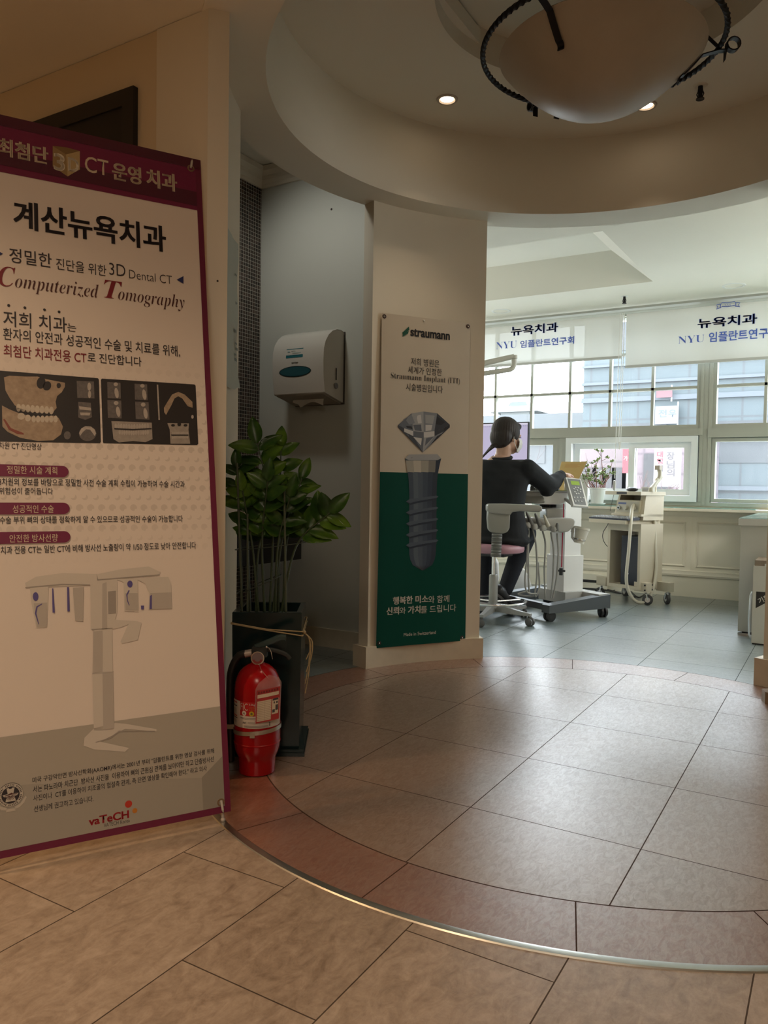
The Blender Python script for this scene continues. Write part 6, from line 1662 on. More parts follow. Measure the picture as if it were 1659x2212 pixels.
# things on the tray head
def jar(px, py_top, py_bot, d, r_, label, body, cap):
    p = atd(px, py_bot, d); h = Z_of(p, py_top)-p.z
    t = thing('instrument_jar', label, 'jar', p, 0, 'jars on the instrument cart')
    mb = MB(); mb.lathe([(0.001, 0), (r_, 0), (r_, h*0.55), (r_*0.8, h*0.66), (r_*0.8, h*0.70), (0.001, h*0.70)], n=16); mb.build('glass', body, t)
    mb = MB(); mb.lathe([(0.001, h*0.69), (r_*0.9, h*0.69), (r_*0.9, h*0.98), (r_*0.8, h), (0.001, h)], n=16); mb.build('lid', cap, t)
jd = M('jar_dark', (0.03, 0.03, 0.028), 0.25); js = M('jar_steel', (0.30, 0.29, 0.26), 0.3, metal=0.7); jb = M('jar_brown', (0.08, 0.06, 0.04), 0.3)
jars = [(1149, 1044, jd, js, 'dark jar with a steel lid at the left end of the tray'), (1158, 1047, js, jd, 'steel jar with a black lid, second on the cart tray'), (1167, 1045, jd, jd, 'all black jar, third on the cart tray'), (1176, 1046, js, js, 'all steel jar in the middle of the cart tray'), (1185, 1047, jb, jd, 'brown jar with a black lid on the cart tray'), (1195, 1048, jd, js, 'dark jar with a steel lid near the hand on the cart tray'), (1204, 1050, jd, jb, 'dark jar with a brown lid, last before the small bottle')]
for x, y, b1, c1, lb in jars: jar(x, y, 1063, DT+0.16, 0.0155, lb, b1, c1)
p = atd(1223, 1062, DT+0.10); h = Z_of(p, 1034)-p.z
t = thing('small_bottle', 'small clear bottle with a blue cap under the reaching hand', 'bottle', p)
mb = MB(); mb.lathe([(0.001, 0), (0.013, 0), (0.014, 0.004), (0.014, h*0.55), (0.008, h*0.68), (0.001, h*0.68)], n=18); mb.build('body', M('cloudy_plastic', (0.60, 0.54, 0.42), 0.3), t)
mb = MB(); mb.lathe([(0.001, h*0.66), (0.0135, h*0.66), (0.0135, h*0.98), (0.001, h)], n=18); mb.build('cap', M('cap_blue', (0.05, 0.06, 0.18), 0.4), t)
p = atd(1217, 1063, DT+0.05)
t = tag(MB().box(p-V((0.035, 0.02, 0.0)), p+V((0.03, 0.025, 0.012)), 0.004).build('gauze_pad', M('pale_green_gauze', (0.42, 0.48, 0.22), 0.8), loc=p), 'pale green gauze pad lying on the cart tray by the small bottle', 'gauze')
# yellow chart sheet leaning on the tray
def chart():
    pts = [(1213, 997), (1268, 997), (1238, 1062), (1196, 1062)]
    f = [atd(x, y, DT+0.235+0.035*(1062-y)/65) for x, y in pts]
    t = thing('paper_chart', 'yellow paper chart standing behind the reaching hand on the cart', 'paper', (f[2]+f[3])/2)
    n_ = (f[1]-f[0]).cross(f[3]-f[0]).normalized(); mb = MB(); g = []
    for j in range(9):
        w_ = j/8; a, b_ = f[0].lerp(f[3], w_), f[1].lerp(f[2], w_)
        g.append([a.lerp(b_, i/8)+n_*0.006*math.sin(PI*i/8) for i in range(9)])
    mb.sheet(g).solidify(0.0015); mb.build('sheet', M('manila_paper', (0.50, 0.36, 0.135), 0.65, var=0.04), t, True)
    mb = LM()
    for k in range(4):
        y = 0.10+0.035*k
        a, b_ = f[0].lerp(f[3], y).lerp(f[1].lerp(f[2], y), 0.18), f[0].lerp(f[3], y).lerp(f[1].lerp(f[2], y), 0.80-0.1*(k % 2))
        dn = (f[3]-f[0])*0.007
        if n_.dot(CAM-a) < 0: n_ = -n_
        mb.face([a+n_*0.009, b_+n_*0.009, b_+dn+n_*0.009, a+dn+n_*0.009])
    mb.build('printed_line', M('orange_print', (0.48, 0.20, 0.06), 0.6), t, True, recalc=False)
chart()

# ---- patient chair, monitor and lamp arm (mostly behind the column)
def dental_chair():
    t = thing('dental_chair', 'white dental treatment chair mostly hidden behind the cream column', 'dental chair', (-2.45, 5.75, 0))
    mb = MB(); mb.prism([(-2.75, 5.45), (-2.1, 5.35), (-1.98, 5.55), (-2.05, 5.85), (-2.75, 6.1)], 0.0, 0.05, 0.015); mb.build('base_plate', dgrey, t, True)
    # white pedestal housing in front, hump of the foot end behind
    def hump(name, outline, d0, d1, mat, bev=0.03):
        aw = V((CF.x, CF.y, 0)).normalized(); f = [atd(x, y, d0) for x, y in outline]; k = aw*(d1-d0); mb = MB()
        f = [V((p.x, p.y, max(p.z, 0.051))) for p in f]
        a = [mb._v(p) for p in f]; b_ = [mb._v(p+k) for p in f]; n_ = len(f)
        fs = [mb.bm.faces.new(a), mb.bm.faces.new(b_[::-1])]+[mb.bm.faces.new((a[i], b_[i], b_[(i+1) % n_], a[(i+1) % n_])) for i in range(n_)]
        bmesh.ops.recalc_face_normals(mb.bm, faces=mb.bm.faces); mb._bev(fs, bev, 4, 0.5); mb.build(name, mat, t, True, ang=50)
    hump('pedestal_cover', [(1000, 1200), (1070, 1200), (1078, 1215), (1080, 1250), (1074, 1268), (1010, 1272), (1000, 1260)], 5.65, 6.0, offwhite, 0.035)
    hump('foot_cover', [(1095, 1275), (1098, 1240), (1106, 1226), (1120, 1222), (1134, 1230), (1144, 1248), (1150, 1270), (1148, 1276)], 6.0, 6.25, offwhite, 0.03)
    uph = M('chair_upholstery', (0.20, 0.30, 0.30), 0.5)
    mb = MB(); mb.box((-3.2, 5.45, 0.52), (-2.30, 6.0, 0.62), 0.04, 4); mb.build('seat', uph, t, True)
    mb = MB(); mb.box((-3.0, 5.55, 0.05), (-2.45, 5.9, 0.53), 0.04, 3); mb.build('pedestal', offwhite, t, True)
    mb = MB(); mb.rings([[(-3.15, y, 0.60) for y in (5.47, 5.98)]+[(-3.25, y, 0.64) for y in (5.98, 5.47)], [(-3.7, y, 1.05) for y in (5.52, 5.93)]+[(-3.78, y, 1.08) for y in (5.93, 5.52)]]); mb._bev(list(mb.bm.faces), 0.02, 3); mb.build('backrest', uph, t, True)
    # post carrying the screen and the lamp
    mb = MB(); mb.cyl((-2.62, 5.62, 0.55), (-2.62, 5.62, 1.62), 0.03); mb.build('post', offwhite, t, True)
    a0, a1, a2, a3 = V((-2.62, 5.62, 1.58)), atd(1036, 787, 5.02), atd(1110, 770, 5.02), atd(1036, 803, 5.02)
    mb = MB(); st = a1+(a1-a2)*2.2; mb.tube([a0, st, a1, a2], [0.022, 0.02, 0.019, 0.017], 14); mb.build('upper_arm', M('lamp_arm_white', (0.62, 0.61, 0.55), 0.4), t, True)
    mb = MB(); q = atd(1106, 797, 5.02); mb.tube([atd(1111, 768, 5.02), atd(1111, 775, 5.02)], 0.02, 14); mb.tube(spline([atd(1110, 776, 5.02), atd(1110, 788, 5.02), atd(1104, 797, 5.02), atd(1085, 801, 5.02), atd(1036, 808, 5.02), atd(1036, 808, 5.02)+(atd(1036, 808, 5.02)-atd(1085, 801, 5.02))*1.6], 5), 0.017, 12); mb.build('lower_arm', M('lamp_arm_white', (0.62, 0.61, 0.55), 0.4), t, True)
    e = atd(1036, 808, 5.02)+(atd(1036, 808, 5.02)-atd(1085, 801, 5.02))*1.6
    mb = MB(); mb.box(e+V((-0.16, -0.06, -0.09)), e+V((0.0, 0.10, 0.01)), 0.03, 4); mb.build('lamp_head', offwhite, t, True)
dental_chair()
def monitor():
    Y = 5.60; x1 = -2.052; x0 = -2.575; z0, z1 = 1.085, 1.385
    t = thing('monitor', 'flat screen showing a pale lavender page in front of the seated person', 'monitor', ((x0+x1)/2, Y, z0))
    mb = MB(); mb.box((x0, Y, z0), (x1, Y+0.03, z1), 0.004); mb.build('housing', M('monitor_black', (0.025, 0.025, 0.03), 0.4), t, True)
    m, b = newmat('screen_picture'); x, y, z = objxyz()
    u = (z+0.0)/0.3
    bar = (u > 0.93)
    ln = ((x*60).fr() < 0.6)*((u-0.90).ab() < 0.012)
    c = mixc(bar, (0.36, 0.33, 0.47), (0.52, 0.50, 0.60)); c = mixc(ln, c, (0.20, 0.19, 0.30)); c = mixc(noise(vec(x*4, 0.0, z*4), 1.5, 2), c, mixc(0.35, c, (0.50, 0.44, 0.56)))
    setc(b, 'Base Color', (0.02, 0.02, 0.02)); setc(b, 'Emission Color', c); b.inputs['Emission Strength'].default_value = 1.0; b.inputs['Roughness'].default_value = 0.3
    mb = MB(); mb.face([(x0+0.008, Y-0.001, z0+0.014), (x1-0.008, Y-0.001, z0+0.014), (x1-0.008, Y-0.001, z1-0.008), (x0+0.008, Y-0.001, z1-0.008)]); mb.build('screen', m, t, True)
    mb = LM()
    for k in range(12):
        xx = x0+0.25+0.017*k; mb.face([(xx, Y-0.002, z1-0.022), (xx+0.013, Y-0.002, z1-0.022), (xx+0.013, Y-0.002, z1-0.015), (xx, Y-0.002, z1-0.015)])
    mb.build('menu_print', emit('menu_ink', (90, 85, 125), 0.6), t, True, recalc=False)
    mb = MB(); mb.tube([((x0+x1)/2, Y+0.03, 1.23), ((x0+x1)/2-0.1, Y+0.05, 1.23), (-2.62, 5.645, 1.23)], 0.02, 10); mb.build('bracket', black_pl, t, True)
monitor()

# ---- cream trolley
FR = V((-1.305, 6.059, 0)); TX = V((0.876, -0.482, 0)); TY = V((0.482, 0.876, 0))
TW, TD = 0.33, 0.25
def tp(x, y, z=0.0): return FR+TX*(x-TW)+TY*y+V((0, 0, z))
def trolley():
    t = thing('equipment_trolley', 'cream metal equipment trolley on castors by the wainscot', 'trolley', tp(0, 0))
    t.rotation_euler = (0, 0, math.atan2(TX.y, TX.x))
    H = Z_of(tp(TW, 0), 1060)
    zk = Z_of(tp(TW, 0), 1124)
    def bx(name, mat, lo, hi, bev=0.004): mb = MB(); mb.box(lo, hi, bev); return mb.build(name, mat, t)
    bx('side_panel', ivory, (0, 0, 0.11), (0.025, TD, zk-0.03)); bx('side_panel', ivory, (TW-0.025, 0, 0.11), (TW, TD, zk-0.03))
    bx('floor_panel', ivory, (0.025, 0, 0.11), (TW-0.025, TD, 0.135)); bx('back_panel', ivory, (0.025, TD-0.015, 0.135), (TW-0.025, TD, zk-0.03)); bx('front_rail', ivory, (0.025, 0.0, zk-0.09), (TW-0.025, 0.02, zk-0.03))
    bx('keyboard_shelf', ivory, (-0.075, -0.14, zk-0.03), (TW-0.03, TD, zk-0.002), 0.006)
    # tapering upper housing: two cheeks and a back
    zt = H-0.035
    for xa, xb in ((0.03, 0.05), (TW-0.05, TW-0.0)):
        mb = MB(); P0 = [(xa, 0.02), (xb, 0.02), (xb, TD), (xa, TD)]; P1 = [(xa+0.02*(xa < 0.1)-0.01*(xa > 0.1), 0.06), (xb+0.02*(xa < 0.1)-0.01*(xa > 0.1), 0.06), (xb, TD), (xa, TD)]
        mb.rings([[(*p, zk-0.002) for p in P0], [(*p, zt) for p in P1]]); mb._bev(list(mb.bm.faces), 0.003, 2); mb.build('side_panel', ivory, t)
    bx('middle_shelf', ivory, (0.03, 0.0, zk+0.028), (TW, TD, zk+0.045)); bx('back_panel', ivory, (0.05, TD-0.02, zk+0.045), (TW-0.05, TD-0.005, zt))
    for k in range(5): bx('vent_slot', M('vent_dark', (0.02, 0.02, 0.02), 0.7), (0.12, TD-0.024, zt-0.035-0.018*k), (TW-0.06, TD-0.019, zt-0.027-0.018*k), 0)
    bx('top', ivory, (-0.02, -0.02, zt), (TW+0.008, TD+0.01, zt+0.028), 0.008)
    mb = MB(); mb.box((0.10, -0.023, zt+0.006), (0.20, -0.019, zt+0.024), 0.002); mb.build('name_plate', M('plate_dark', (0.05, 0.05, 0.06), 0.4), t)
    # castor outriggers
    for x, y in ((-0.10, 0.05), (TW+0.02, 0.05), (-0.06, TD+0.02), (TW+0.08, TD-0.02)):
        sx_ = 0.07 if x < 0 else -0.09
        bx('outrigger', ivory, (min(x-0.03, x+sx_), y-0.03, 0.10), (max(x+0.03, x+sx_), y+0.03, 0.17), 0.006)
        p = wm(t) @ V((x, y, 0)); caster(t, p, 0.040, 0.4+x*7+y*9, 0.030, False, 0.03, M('castor_dark_grey', (0.055, 0.055, 0.055), 0.5), chrome)
    mb = LM()
    for y in (0.005, 0.085):
        for z in (0.118, 0.155): mb.new().box((TW+0.044, y-0.006, z-0.006), (TW+0.051, y+0.006, z+0.006), 0.002)
    mb.build('bolt_cap', black_pl, t)
    return t, H, zk, zt
tro, TH, TZK, TZT = trolley()
def on_trolley(name, label, cat, x, y, z):
    o = thing(name, label, cat, tp(x, y, z)); o.rotation_euler = (0, 0, math.atan2(TX.y, TX.x)); return o
# computer tower inside
t = on_trolley('computer_tower', 'black computer tower inside the cream trolley', 'computer', 0.115, 0.03, 0.135)
mb = MB(); mb.box((0, 0, 0), (0.185, 0.20, 0.385), 0.004); mb.build('case', M('tower_black', (0.012, 0.015, 0.022), 0.35), t)
mb = MB(); mb.box((0.008, -0.006, 0.008), (0.177, 0.001, 0.377), 0.004); mb.build('front_panel', M('tower_navy', (0.014, 0.018, 0.028), 0.3), t)
mb = MB(); mb.lathe([(0.001, 0), (0.006, 0), (0.006, 0.004), (0.001, 0.004)], (0.082, -0.006, 0.09), 14, axis='Y'); mb.build('power_button', chrome, t)
# keyboard
t = on_trolley('keyboard', 'dark keyboard with pale keys on the trolley shelf', 'keyboard', -0.085, -0.128, TZK-0.002)
mb = MB(); mb.rings([[(0, 0, 0), (0.40, 0, 0), (0.40, 0, 0.012), (0, 0, 0.012)], [(0, 0.13, 0), (0.40, 0.13, 0), (0.40, 0.13, 0.024), (0, 0.13, 0.024)]]); mb.build('case', M('keyboard_navy', (0.022, 0.026, 0.045), 0.4), t)
km = M('key_pale', (0.42, 0.43, 0.44), 0.5)
mb = MB()
for r_ in range(5):
    for c in range(15):
        x, y = 0.012+0.0253*c, 0.010+0.0235*r_; z = 0.012+0.012*y/0.13
        mb.box((x, y, z), (x+0.020, y+0.018, z+0.007), 0)
mb.build('keys', km, t)
# mouse, little box
t = on_trolley('computer_mouse', 'black mouse lying upside on the trolley top', 'mouse', 0.15, 0.06, TZT+0.028)
mb = MB(); mb.ball((0.03, 0.0, 0.016), (0.055, 0.034, 0.018), 20, 12); mb.build('shell', M('mouse_black', (0.02, 0.02, 0.022), 0.25), t)
mb = MB(); mb.cyl((-0.01, -0.004, 0.030), (-0.01, 0.004, 0.030), 0.007, n=12); mb.build('wheel', grey_pl, t)
t = on_trolley('small_box', 'small white box on the trolley top beside the handpiece holder', 'box', 0.27, 0.15, TZT+0.028)
mb = MB(); mb.box((-0.045, -0.03, 0), (0.03, 0.03, 0.034), 0.003); mb.build('carton', M('white_carton', (0.60, 0.60, 0.56), 0.6), t)
mb = MB(); mb.box((-0.035, -0.0315, 0.008), (0.02, -0.0295, 0.026)); mb.build('label', M('grey_label', (0.40, 0.40, 0.42), 0.6), t)
# camera controller with its thick white hose
t = on_trolley('scaler_unit', 'small cream control box with knobs and a long white hose in the trolley', 'medical device', 0.055, 0.02, TZK+0.045)
hz = 0.105
mb = MB(); mb.rings([[(0, 0, 0), (0.235, 0, 0), (0.235, 0.012, hz), (0, 0.012, hz)], [(0, 0.17, 0), (0.235, 0.17, 0), (0.235, 0.17, hz), (0, 0.17, hz)]]); mb._bev(list(mb.bm.faces), 0.005, 2); mb.build('case', M('device_cream', (0.50, 0.46, 0.34), 0.4), t)
ft = lambda x, z, o=0.0: (x, 0.012*z/hz-o, z)
mb = MB(); mb.face([ft(x, z, 0.001) for x, z in ((0.012, 0.012), (0.222, 0.012), (0.222, 0.093), (0.012, 0.093))]); mb.build('front_plate', M('device_plate', (0.44, 0.42, 0.34), 0.35), t)
mb = MB(); mb.face([ft(x, z, 0.002) for x, z in ((0.02, 0.072), (0.10, 0.072), (0.10, 0.087), (0.02, 0.087))]); mb.build('blue_plate', M('plate_blue', (0.10, 0.13, 0.27), 0.4), t)
for x, z, r_, mt in ((0.040, 0.045, 0.016, chrome), (0.105, 0.045, 0.019, M('knob_cream', (0.46, 0.44, 0.36), 0.35)), (0.180, 0.045, 0.020, M('knob_cream', (0.46, 0.44, 0.36), 0.35))):
    mb = MB(); c = V(ft(x, z)); mb.cyl(c+V((0, 0.002, 0)), c+V((0, -0.02, 0.001)), r_, r_*0.85, 22); mb.build('knob', mt, t)
mb = MB(); c = V(ft(0.040, 0.045)); mb.cyl(c, c+V((0, -0.022, 0)), 0.009, n=14); mb.build('socket_hole', black_pl, t)
Mi = wm(t).inverted()
hm = M('white_hose', (0.62, 0.58, 0.47), 0.4)
d1 = (tp(0.25, -0.05)-CAM).dot(CF)
run = [(1372, 1089, 0.06), (1366, 1096, -0.01), (1363, 1125, -0.10), (1358, 1190, -0.10), (1353, 1245, -0.08), (1357, 1275, -0.06), (1370, 1296, -0.05), (1386, 1302, -0.04), (1400, 1294, -0.02), (1411, 1270, 0.0), (1417, 1230, 0.02), (1415, 1170, 0.03), (1414, 1110, 0.04), (1415, 1060, 0.06), (1418, 1038, 0.08), (1421, 1034, 0.09)]
pts = spline([atd(x, y, d1+o) for x, y, o in run], 7); pts = [V((p.x, p.y, max(p.z, 0.014))) for p in pts]
mb = MB(); mb.tube([Mi @ p for p in pts], 0.0125, 12); mb.build('hose', hm, t, ang=60)
pts = spline([atd(x, y, d1+0.09) for x, y in ((1421, 1036), (1425, 1025), (1424, 1012))], 5)
mb = MB(); mb.tube([Mi @ p for p in pts], [0.012+0.006*k/10 for k in range(11)], 12); mb.build('handpiece', M('handpiece_cream', (0.48, 0.45, 0.35), 0.4), t)
c = atd(1422, 1010, d1+0.09); mb = MB(); mb.box(Mi @ c-V((0.02, 0.016, 0.018)), Mi @ c+V((0.026, 0.016, 0.016)), 0.004); mb.build('handpiece_head', M('head_beige', (0.36, 0.31, 0.24), 0.4), t)
# holder post on the trolley
c0, c1 = tp(TW+0.0, 0.10, TZT+0.028), atd(1428, 1030, d1+0.14)
mb = MB(); mb.tube([c0+TX*0.0, c0+V((0, 0, 0.02)), c1], [0.022, 0.018, 0.014], 12); o = mb.build('handpiece_holder', M('head_beige2', (0.46, 0.43, 0.34), 0.4), tro, True)
# thin black leads of the keyboard
t = thing('keyboard_lead', 'thin black lead hanging from the keyboard down the trolley side', 'cable', atd(1311, 1118, 6.25))
mb = MB(); mb.tube(spline([atd(1312, 1113, 6.21), atd(1314, 1130, 6.21), atd(1303, 1150, 6.22), atd(1303, 1166, 6.23), atd(1312, 1180, 6.24), atd(1325, 1185, 6.27)], 7), 0.0028, 6); mb.build('cable', black_pl, t, True)
mb = MB(); mb.tube(spline([atd(1328, 1060, 6.3), atd(1322, 1085, 6.24), atd(1318, 1104, 6.22)], 6), 0.002, 6); mb.build('cable', black_pl, t, True)

# ---- sill: glass sheet, jade plant, white card box
tealg, b = newmat('sill_glass'); setc(b, 'Base Color', (0.30, 0.52, 0.47)); b.inputs['Roughness'].default_value = 0.06; b.inputs['Alpha'].default_value = 0.55
o = MB().box((-2.35, 6.535, 0.7385), (-1.16, 6.745, 0.7465), 0.002, 1).build('sill_glass', tealg, loc=(-1.75, 6.64, 0.7385)); tag(o, 'long pane of greenish glass lying on the window sill under the white flowerpot', 'glass sheet')
o = MB().box((-1.15, 6.535, 0.7385), (-0.56, 6.745, 0.7465), 0.002, 1).build('sill_glass', tealg, loc=(-0.85, 6.64, 0.7385)); tag(o, 'shorter pane of greenish glass on the sill right of the trolley', 'glass sheet')
def jade():
    pc = V((-1.800, 6.635, 0.7465))
    t = thing('jade_plant', 'small jade plant in a white pot on the window sill', 'plant', pc)
    pm = M('white_pot', (0.70, 0.71, 0.68), 0.35)
    mb = MB(); mb.lathe([(0.001, 0.0), (0.058, 0.0), (0.072, 0.014), (0.070, 0.016), (0.055, 0.005), (0.001, 0.004)], n=32); mb.build('saucer', pm, t)
    mb = MB(); mb.lathe([(0.001, 0.005), (0.048, 0.005), (0.050, 0.010), (0.066, 0.135), (0.072, 0.137), (0.072, 0.148), (0.064, 0.148), (0.060, 0.130), (0.001, 0.128)], n=36); mb.build('pot', pm, t)
    mb = MB(); mb.lathe([(0.060, 0.130), (0.001, 0.133)], n=20, cap=False); mb.build('soil', M('dark_soil', (0.022, 0.016, 0.012), 0.95), t)
    lm_ = M('jade_leaf', (0.17, 0.25, 0.065), 0.4, var=0.35, scale=40); bm_ = M('jade_bark', (0.26, 0.12, 0.11), 0.7)
    rnd = random.Random(21)
    for i in range(9):
        a = 2*PI*i/9+rnd.uniform(-0.3, 0.3); sp = rnd.uniform(0.05, 0.17) if i % 3 else rnd.uniform(0.16, 0.22); h = rnd.uniform(0.08, 0.26)
        tip = V((sp*math.cos(a)*1.1, sp*math.sin(a)*0.45, 0.14+h)); st = V((0.02*math.cos(a), 0.02*math.sin(a), 0.128))
        if i == 0: tip = V((0.02, 0.0, 0.46))
        mid_ = st.lerp(tip, 0.45)+V((0.02*math.cos(a), 0, -0.02))
        pts = spline([st, mid_, tip], 5); mb = MB(); mb.tube(pts, [0.0055*(1-0.6*k/10) for k in range(11)], 6)
        twigs = [pts[-1]]
        for _ in range(4):
            q = pts[rnd.randint(5, 9)]; e = q+V((rnd.uniform(-0.06, 0.06), rnd.uniform(-0.03, 0.03), rnd.uniform(0.0, 0.06))); mb.cyl(q, e, 0.0022, 0.0015, 5); twigs.append(e)
        br = mb.build('branch', bm_, t)
        mb = MB()
        for e in twigs:
            for k in range(7):
                d = V((rnd.uniform(-1, 1), rnd.uniform(-1, 1), rnd.uniform(-0.3, 1))).normalized(); c = e+d*rnd.uniform(0.006, 0.02)
                s = d.orthogonal().normalized(); q = d.cross(s); L_ = rnd.uniform(0.010, 0.016)
                mb.rings([[c+d*(u*L_)+(s*math.cos(2*PI*j/6)*0.55+q*math.sin(2*PI*j/6)*0.25)*w_*L_ for j in range(6)] for u, w_ in ((-0.9, 0.15), (-0.2, 0.9), (0.5, 1.0), (1.0, 0.2))])
        mb.build('leaves', lm_, br, recalc=False, ang=60)
jade()
c = aty(1259, 1040, 6.66)
o = MB().box((c.x-0.048, 6.63, 0.7465), (c.x+0.048, 6.69, aty(1259, 1026, 6.65).z), 0.003).build('tissue_box', M('white_carton', (0.60, 0.60, 0.56), 0.6), loc=(c.x, 6.66, 0.7465)); tag(o, 'tall pale box on the sill behind the cart control panel', 'box')

# ---- low wall box with a black slot, loose cables, pedal
t = thing('wall_vent_box', 'low white box with a black slot at the foot of the wainscot', 'vent', (-1.9, 6.74, 0.0))
mb = MB(); mb.box((-2.072, 6.735, 0.012), (-1.724, 6.775, 0.135), 0.004); mb.build('cover', M('wainscot_paint', (0.66, 0.62, 0.50), 0.5), t, True)
mb = MB(); mb.box((-2.012, 6.731, 0.062), (-1.733, 6.737, 0.084), 0.003); mb.build('slot', M('vent_dark', (0.02, 0.02, 0.02), 0.7), t, True)
t = thing('floor_cable', 'black cables lying along the floor under the cream trolley', 'cable', (-1.7, 6.55, 0.0))
for k, r_ in enumerate(([(1222, 1266), (1250, 1270), (1280, 1272), (1310, 1275), (1340, 1282)], [(1222, 1264), (1260, 1267), (1300, 1271), (1330, 1278), (1372, 1290)], [(1325, 1276), (1345, 1268), (1360, 1275), (1378, 1290), (1392, 1284)])):
    pts = spline([fl(x, y, 0.006) for x, y in r_], 7); mb = MB(); mb.tube(pts, 0.005, 7); mb.build('cable', black_pl, t, True)
p = fl(1158, 1256); p.y = min(p.y, 6.6)
p = atd(1158, 1258, 6.2); p.z = 0
t = thing('foot_pedal', 'small black foot pedal on the floor behind the instrument cart', 'pedal', p)
mb = MB(); mb.lathe([(0.001, 0), (0.06, 0), (0.062, 0.015), (0.05, 0.03), (0.001, 0.034)], n=24); mb.build('base', black_pl, t)
mb = MB(); mb.tube([(0.0, -0.02, 0.034), (0.0, -0.06, 0.055), (0, -0.09, 0.05)], [0.012, 0.014, 0.01], 8, flat=0.4); mb.build('pedal_lever', black_pl, t)

# ---- right: low cabinet with glass top, slim box, wooden foot
t = thing('low_cabinet', 'pale grey counter cabinet with a glass top at the right of the treatment room', 'cabinet', (-0.522, 5.189, 0))
hc = Z_of((-0.522, 5.189), 1135); htp = Z_of((-0.522, 5.189), 1120)
gm_ = M('cabinet_grey', (0.50, 0.495, 0.45), 0.45, var=0.02)
mb = MB(); mb.box((-0.522, 5.189, 0.02), (0.9, 6.52, hc), 0.004); mb.build('carcass', gm_, t, True)
mb = MB(); mb.box((-0.50, 5.215, 0.0), (0.88, 6.5, 0.02)); mb.build('plinth', M('vent_dark', (0.02, 0.02, 0.02), 0.7), t, True)
mb = MB(); mb.box((-0.535, 5.176, hc+0.001), (0.915, 6.525, htp), 0.004); mb.build('worktop', M('worktop_grey', (0.54, 0.53, 0.49), 0.4), t, True)
mb = MB(); mb.box((-0.530, 5.181, htp), (0.91, 6.52, htp+0.006), 0.001, 1); mb.build('glass_top', tealg, t, True)
mb = MB(); mb.box((-0.522, 5.18, 0.0), (-0.45, 5.195, 0.012), 0.002); mb.build('foot', chrome, t, True)
xs = -0.420; ys = 4.90; zs = Z_of((xs, ys), 1222)
t = thing('paper_bin', 'slim white upright box with a black triangle sticker in front of the cabinet', 'box', (xs, ys, 0))
mb = MB(); mb.box((xs, ys, 0.008), (xs+0.24, ys+0.27, zs), 0.006); mb.build('body', M('bin_white', (0.60, 0.58, 0.53), 0.35), t, True)
mb = MB(); mb.box((xs+0.005, ys+0.005, zs), (xs+0.235, ys+0.265, zs+0.032), 0.003); mb.build('lid', M('bin_brown_lid', (0.26, 0.20, 0.15), 0.5), t, True)
mb = MB(); mb.box((xs+0.005, ys+0.005, 0.0), (xs+0.235, ys+0.265, 0.008)); mb.build('base', black_pl, t, True)
mb = MB(); mb.box((xs+0.058, ys-0.004, zs-0.004), (xs+0.068, ys+0.004, zs+0.014), 0.003); mb.build('catch', white_pl, t, True)
mb = MB(); mb.tube([(xs-0.004, ys+0.03, 0.30), (xs-0.014, ys+0.03, 0.28), (xs-0.018, ys+0.03, 0.15), (xs-0.014, ys+0.03, 0.05), (xs-0.002, ys+0.03, 0.03)], 0.006, 8); mb.build('side_handle', chrome, t, True)
z1 = Z_of((xs, ys), 1277); z0 = Z_of((xs, ys), 1299)
mb = MB(); mb.face([(xs+0.018, ys-0.001, z1), (xs+0.16, ys-0.001, z1), (xs+0.018, ys-0.001, z0-0.038)]); o = mb.build('sticker', M('sticker_black', (0.02, 0.018, 0.018), 0.5), t, True)
mb = MB(); q = R(30)
letters(mb, '기획', lambda u, v: (xs+0.055+u*math.cos(q)-v*math.sin(q), ys-0.002, z1-0.042+u*math.sin(q)+v*math.cos(q)), -0.028, 0.034, -0.016, 0.016, 0.02); mb.build('lettering', M('sticker_white', (0.62, 0.60, 0.56), 0.5), o, True, recalc=False)
t = thing('wooden_block', 'brown rounded wooden block on the floor beside the right pillar base', 'block', (-0.13, 3.56, 0))
wd = M('brown_wood', (0.26, 0.19, 0.125), 0.5, var=0.15, scale=25)
mb = MB(); mb.prism([(-0.262, 3.60), (-0.245, 3.55), (0.02, 3.46), (0.06, 3.55), (-0.20, 3.65)], 0.0, 0.05, 0.012); mb.build('block', wd, t, True)
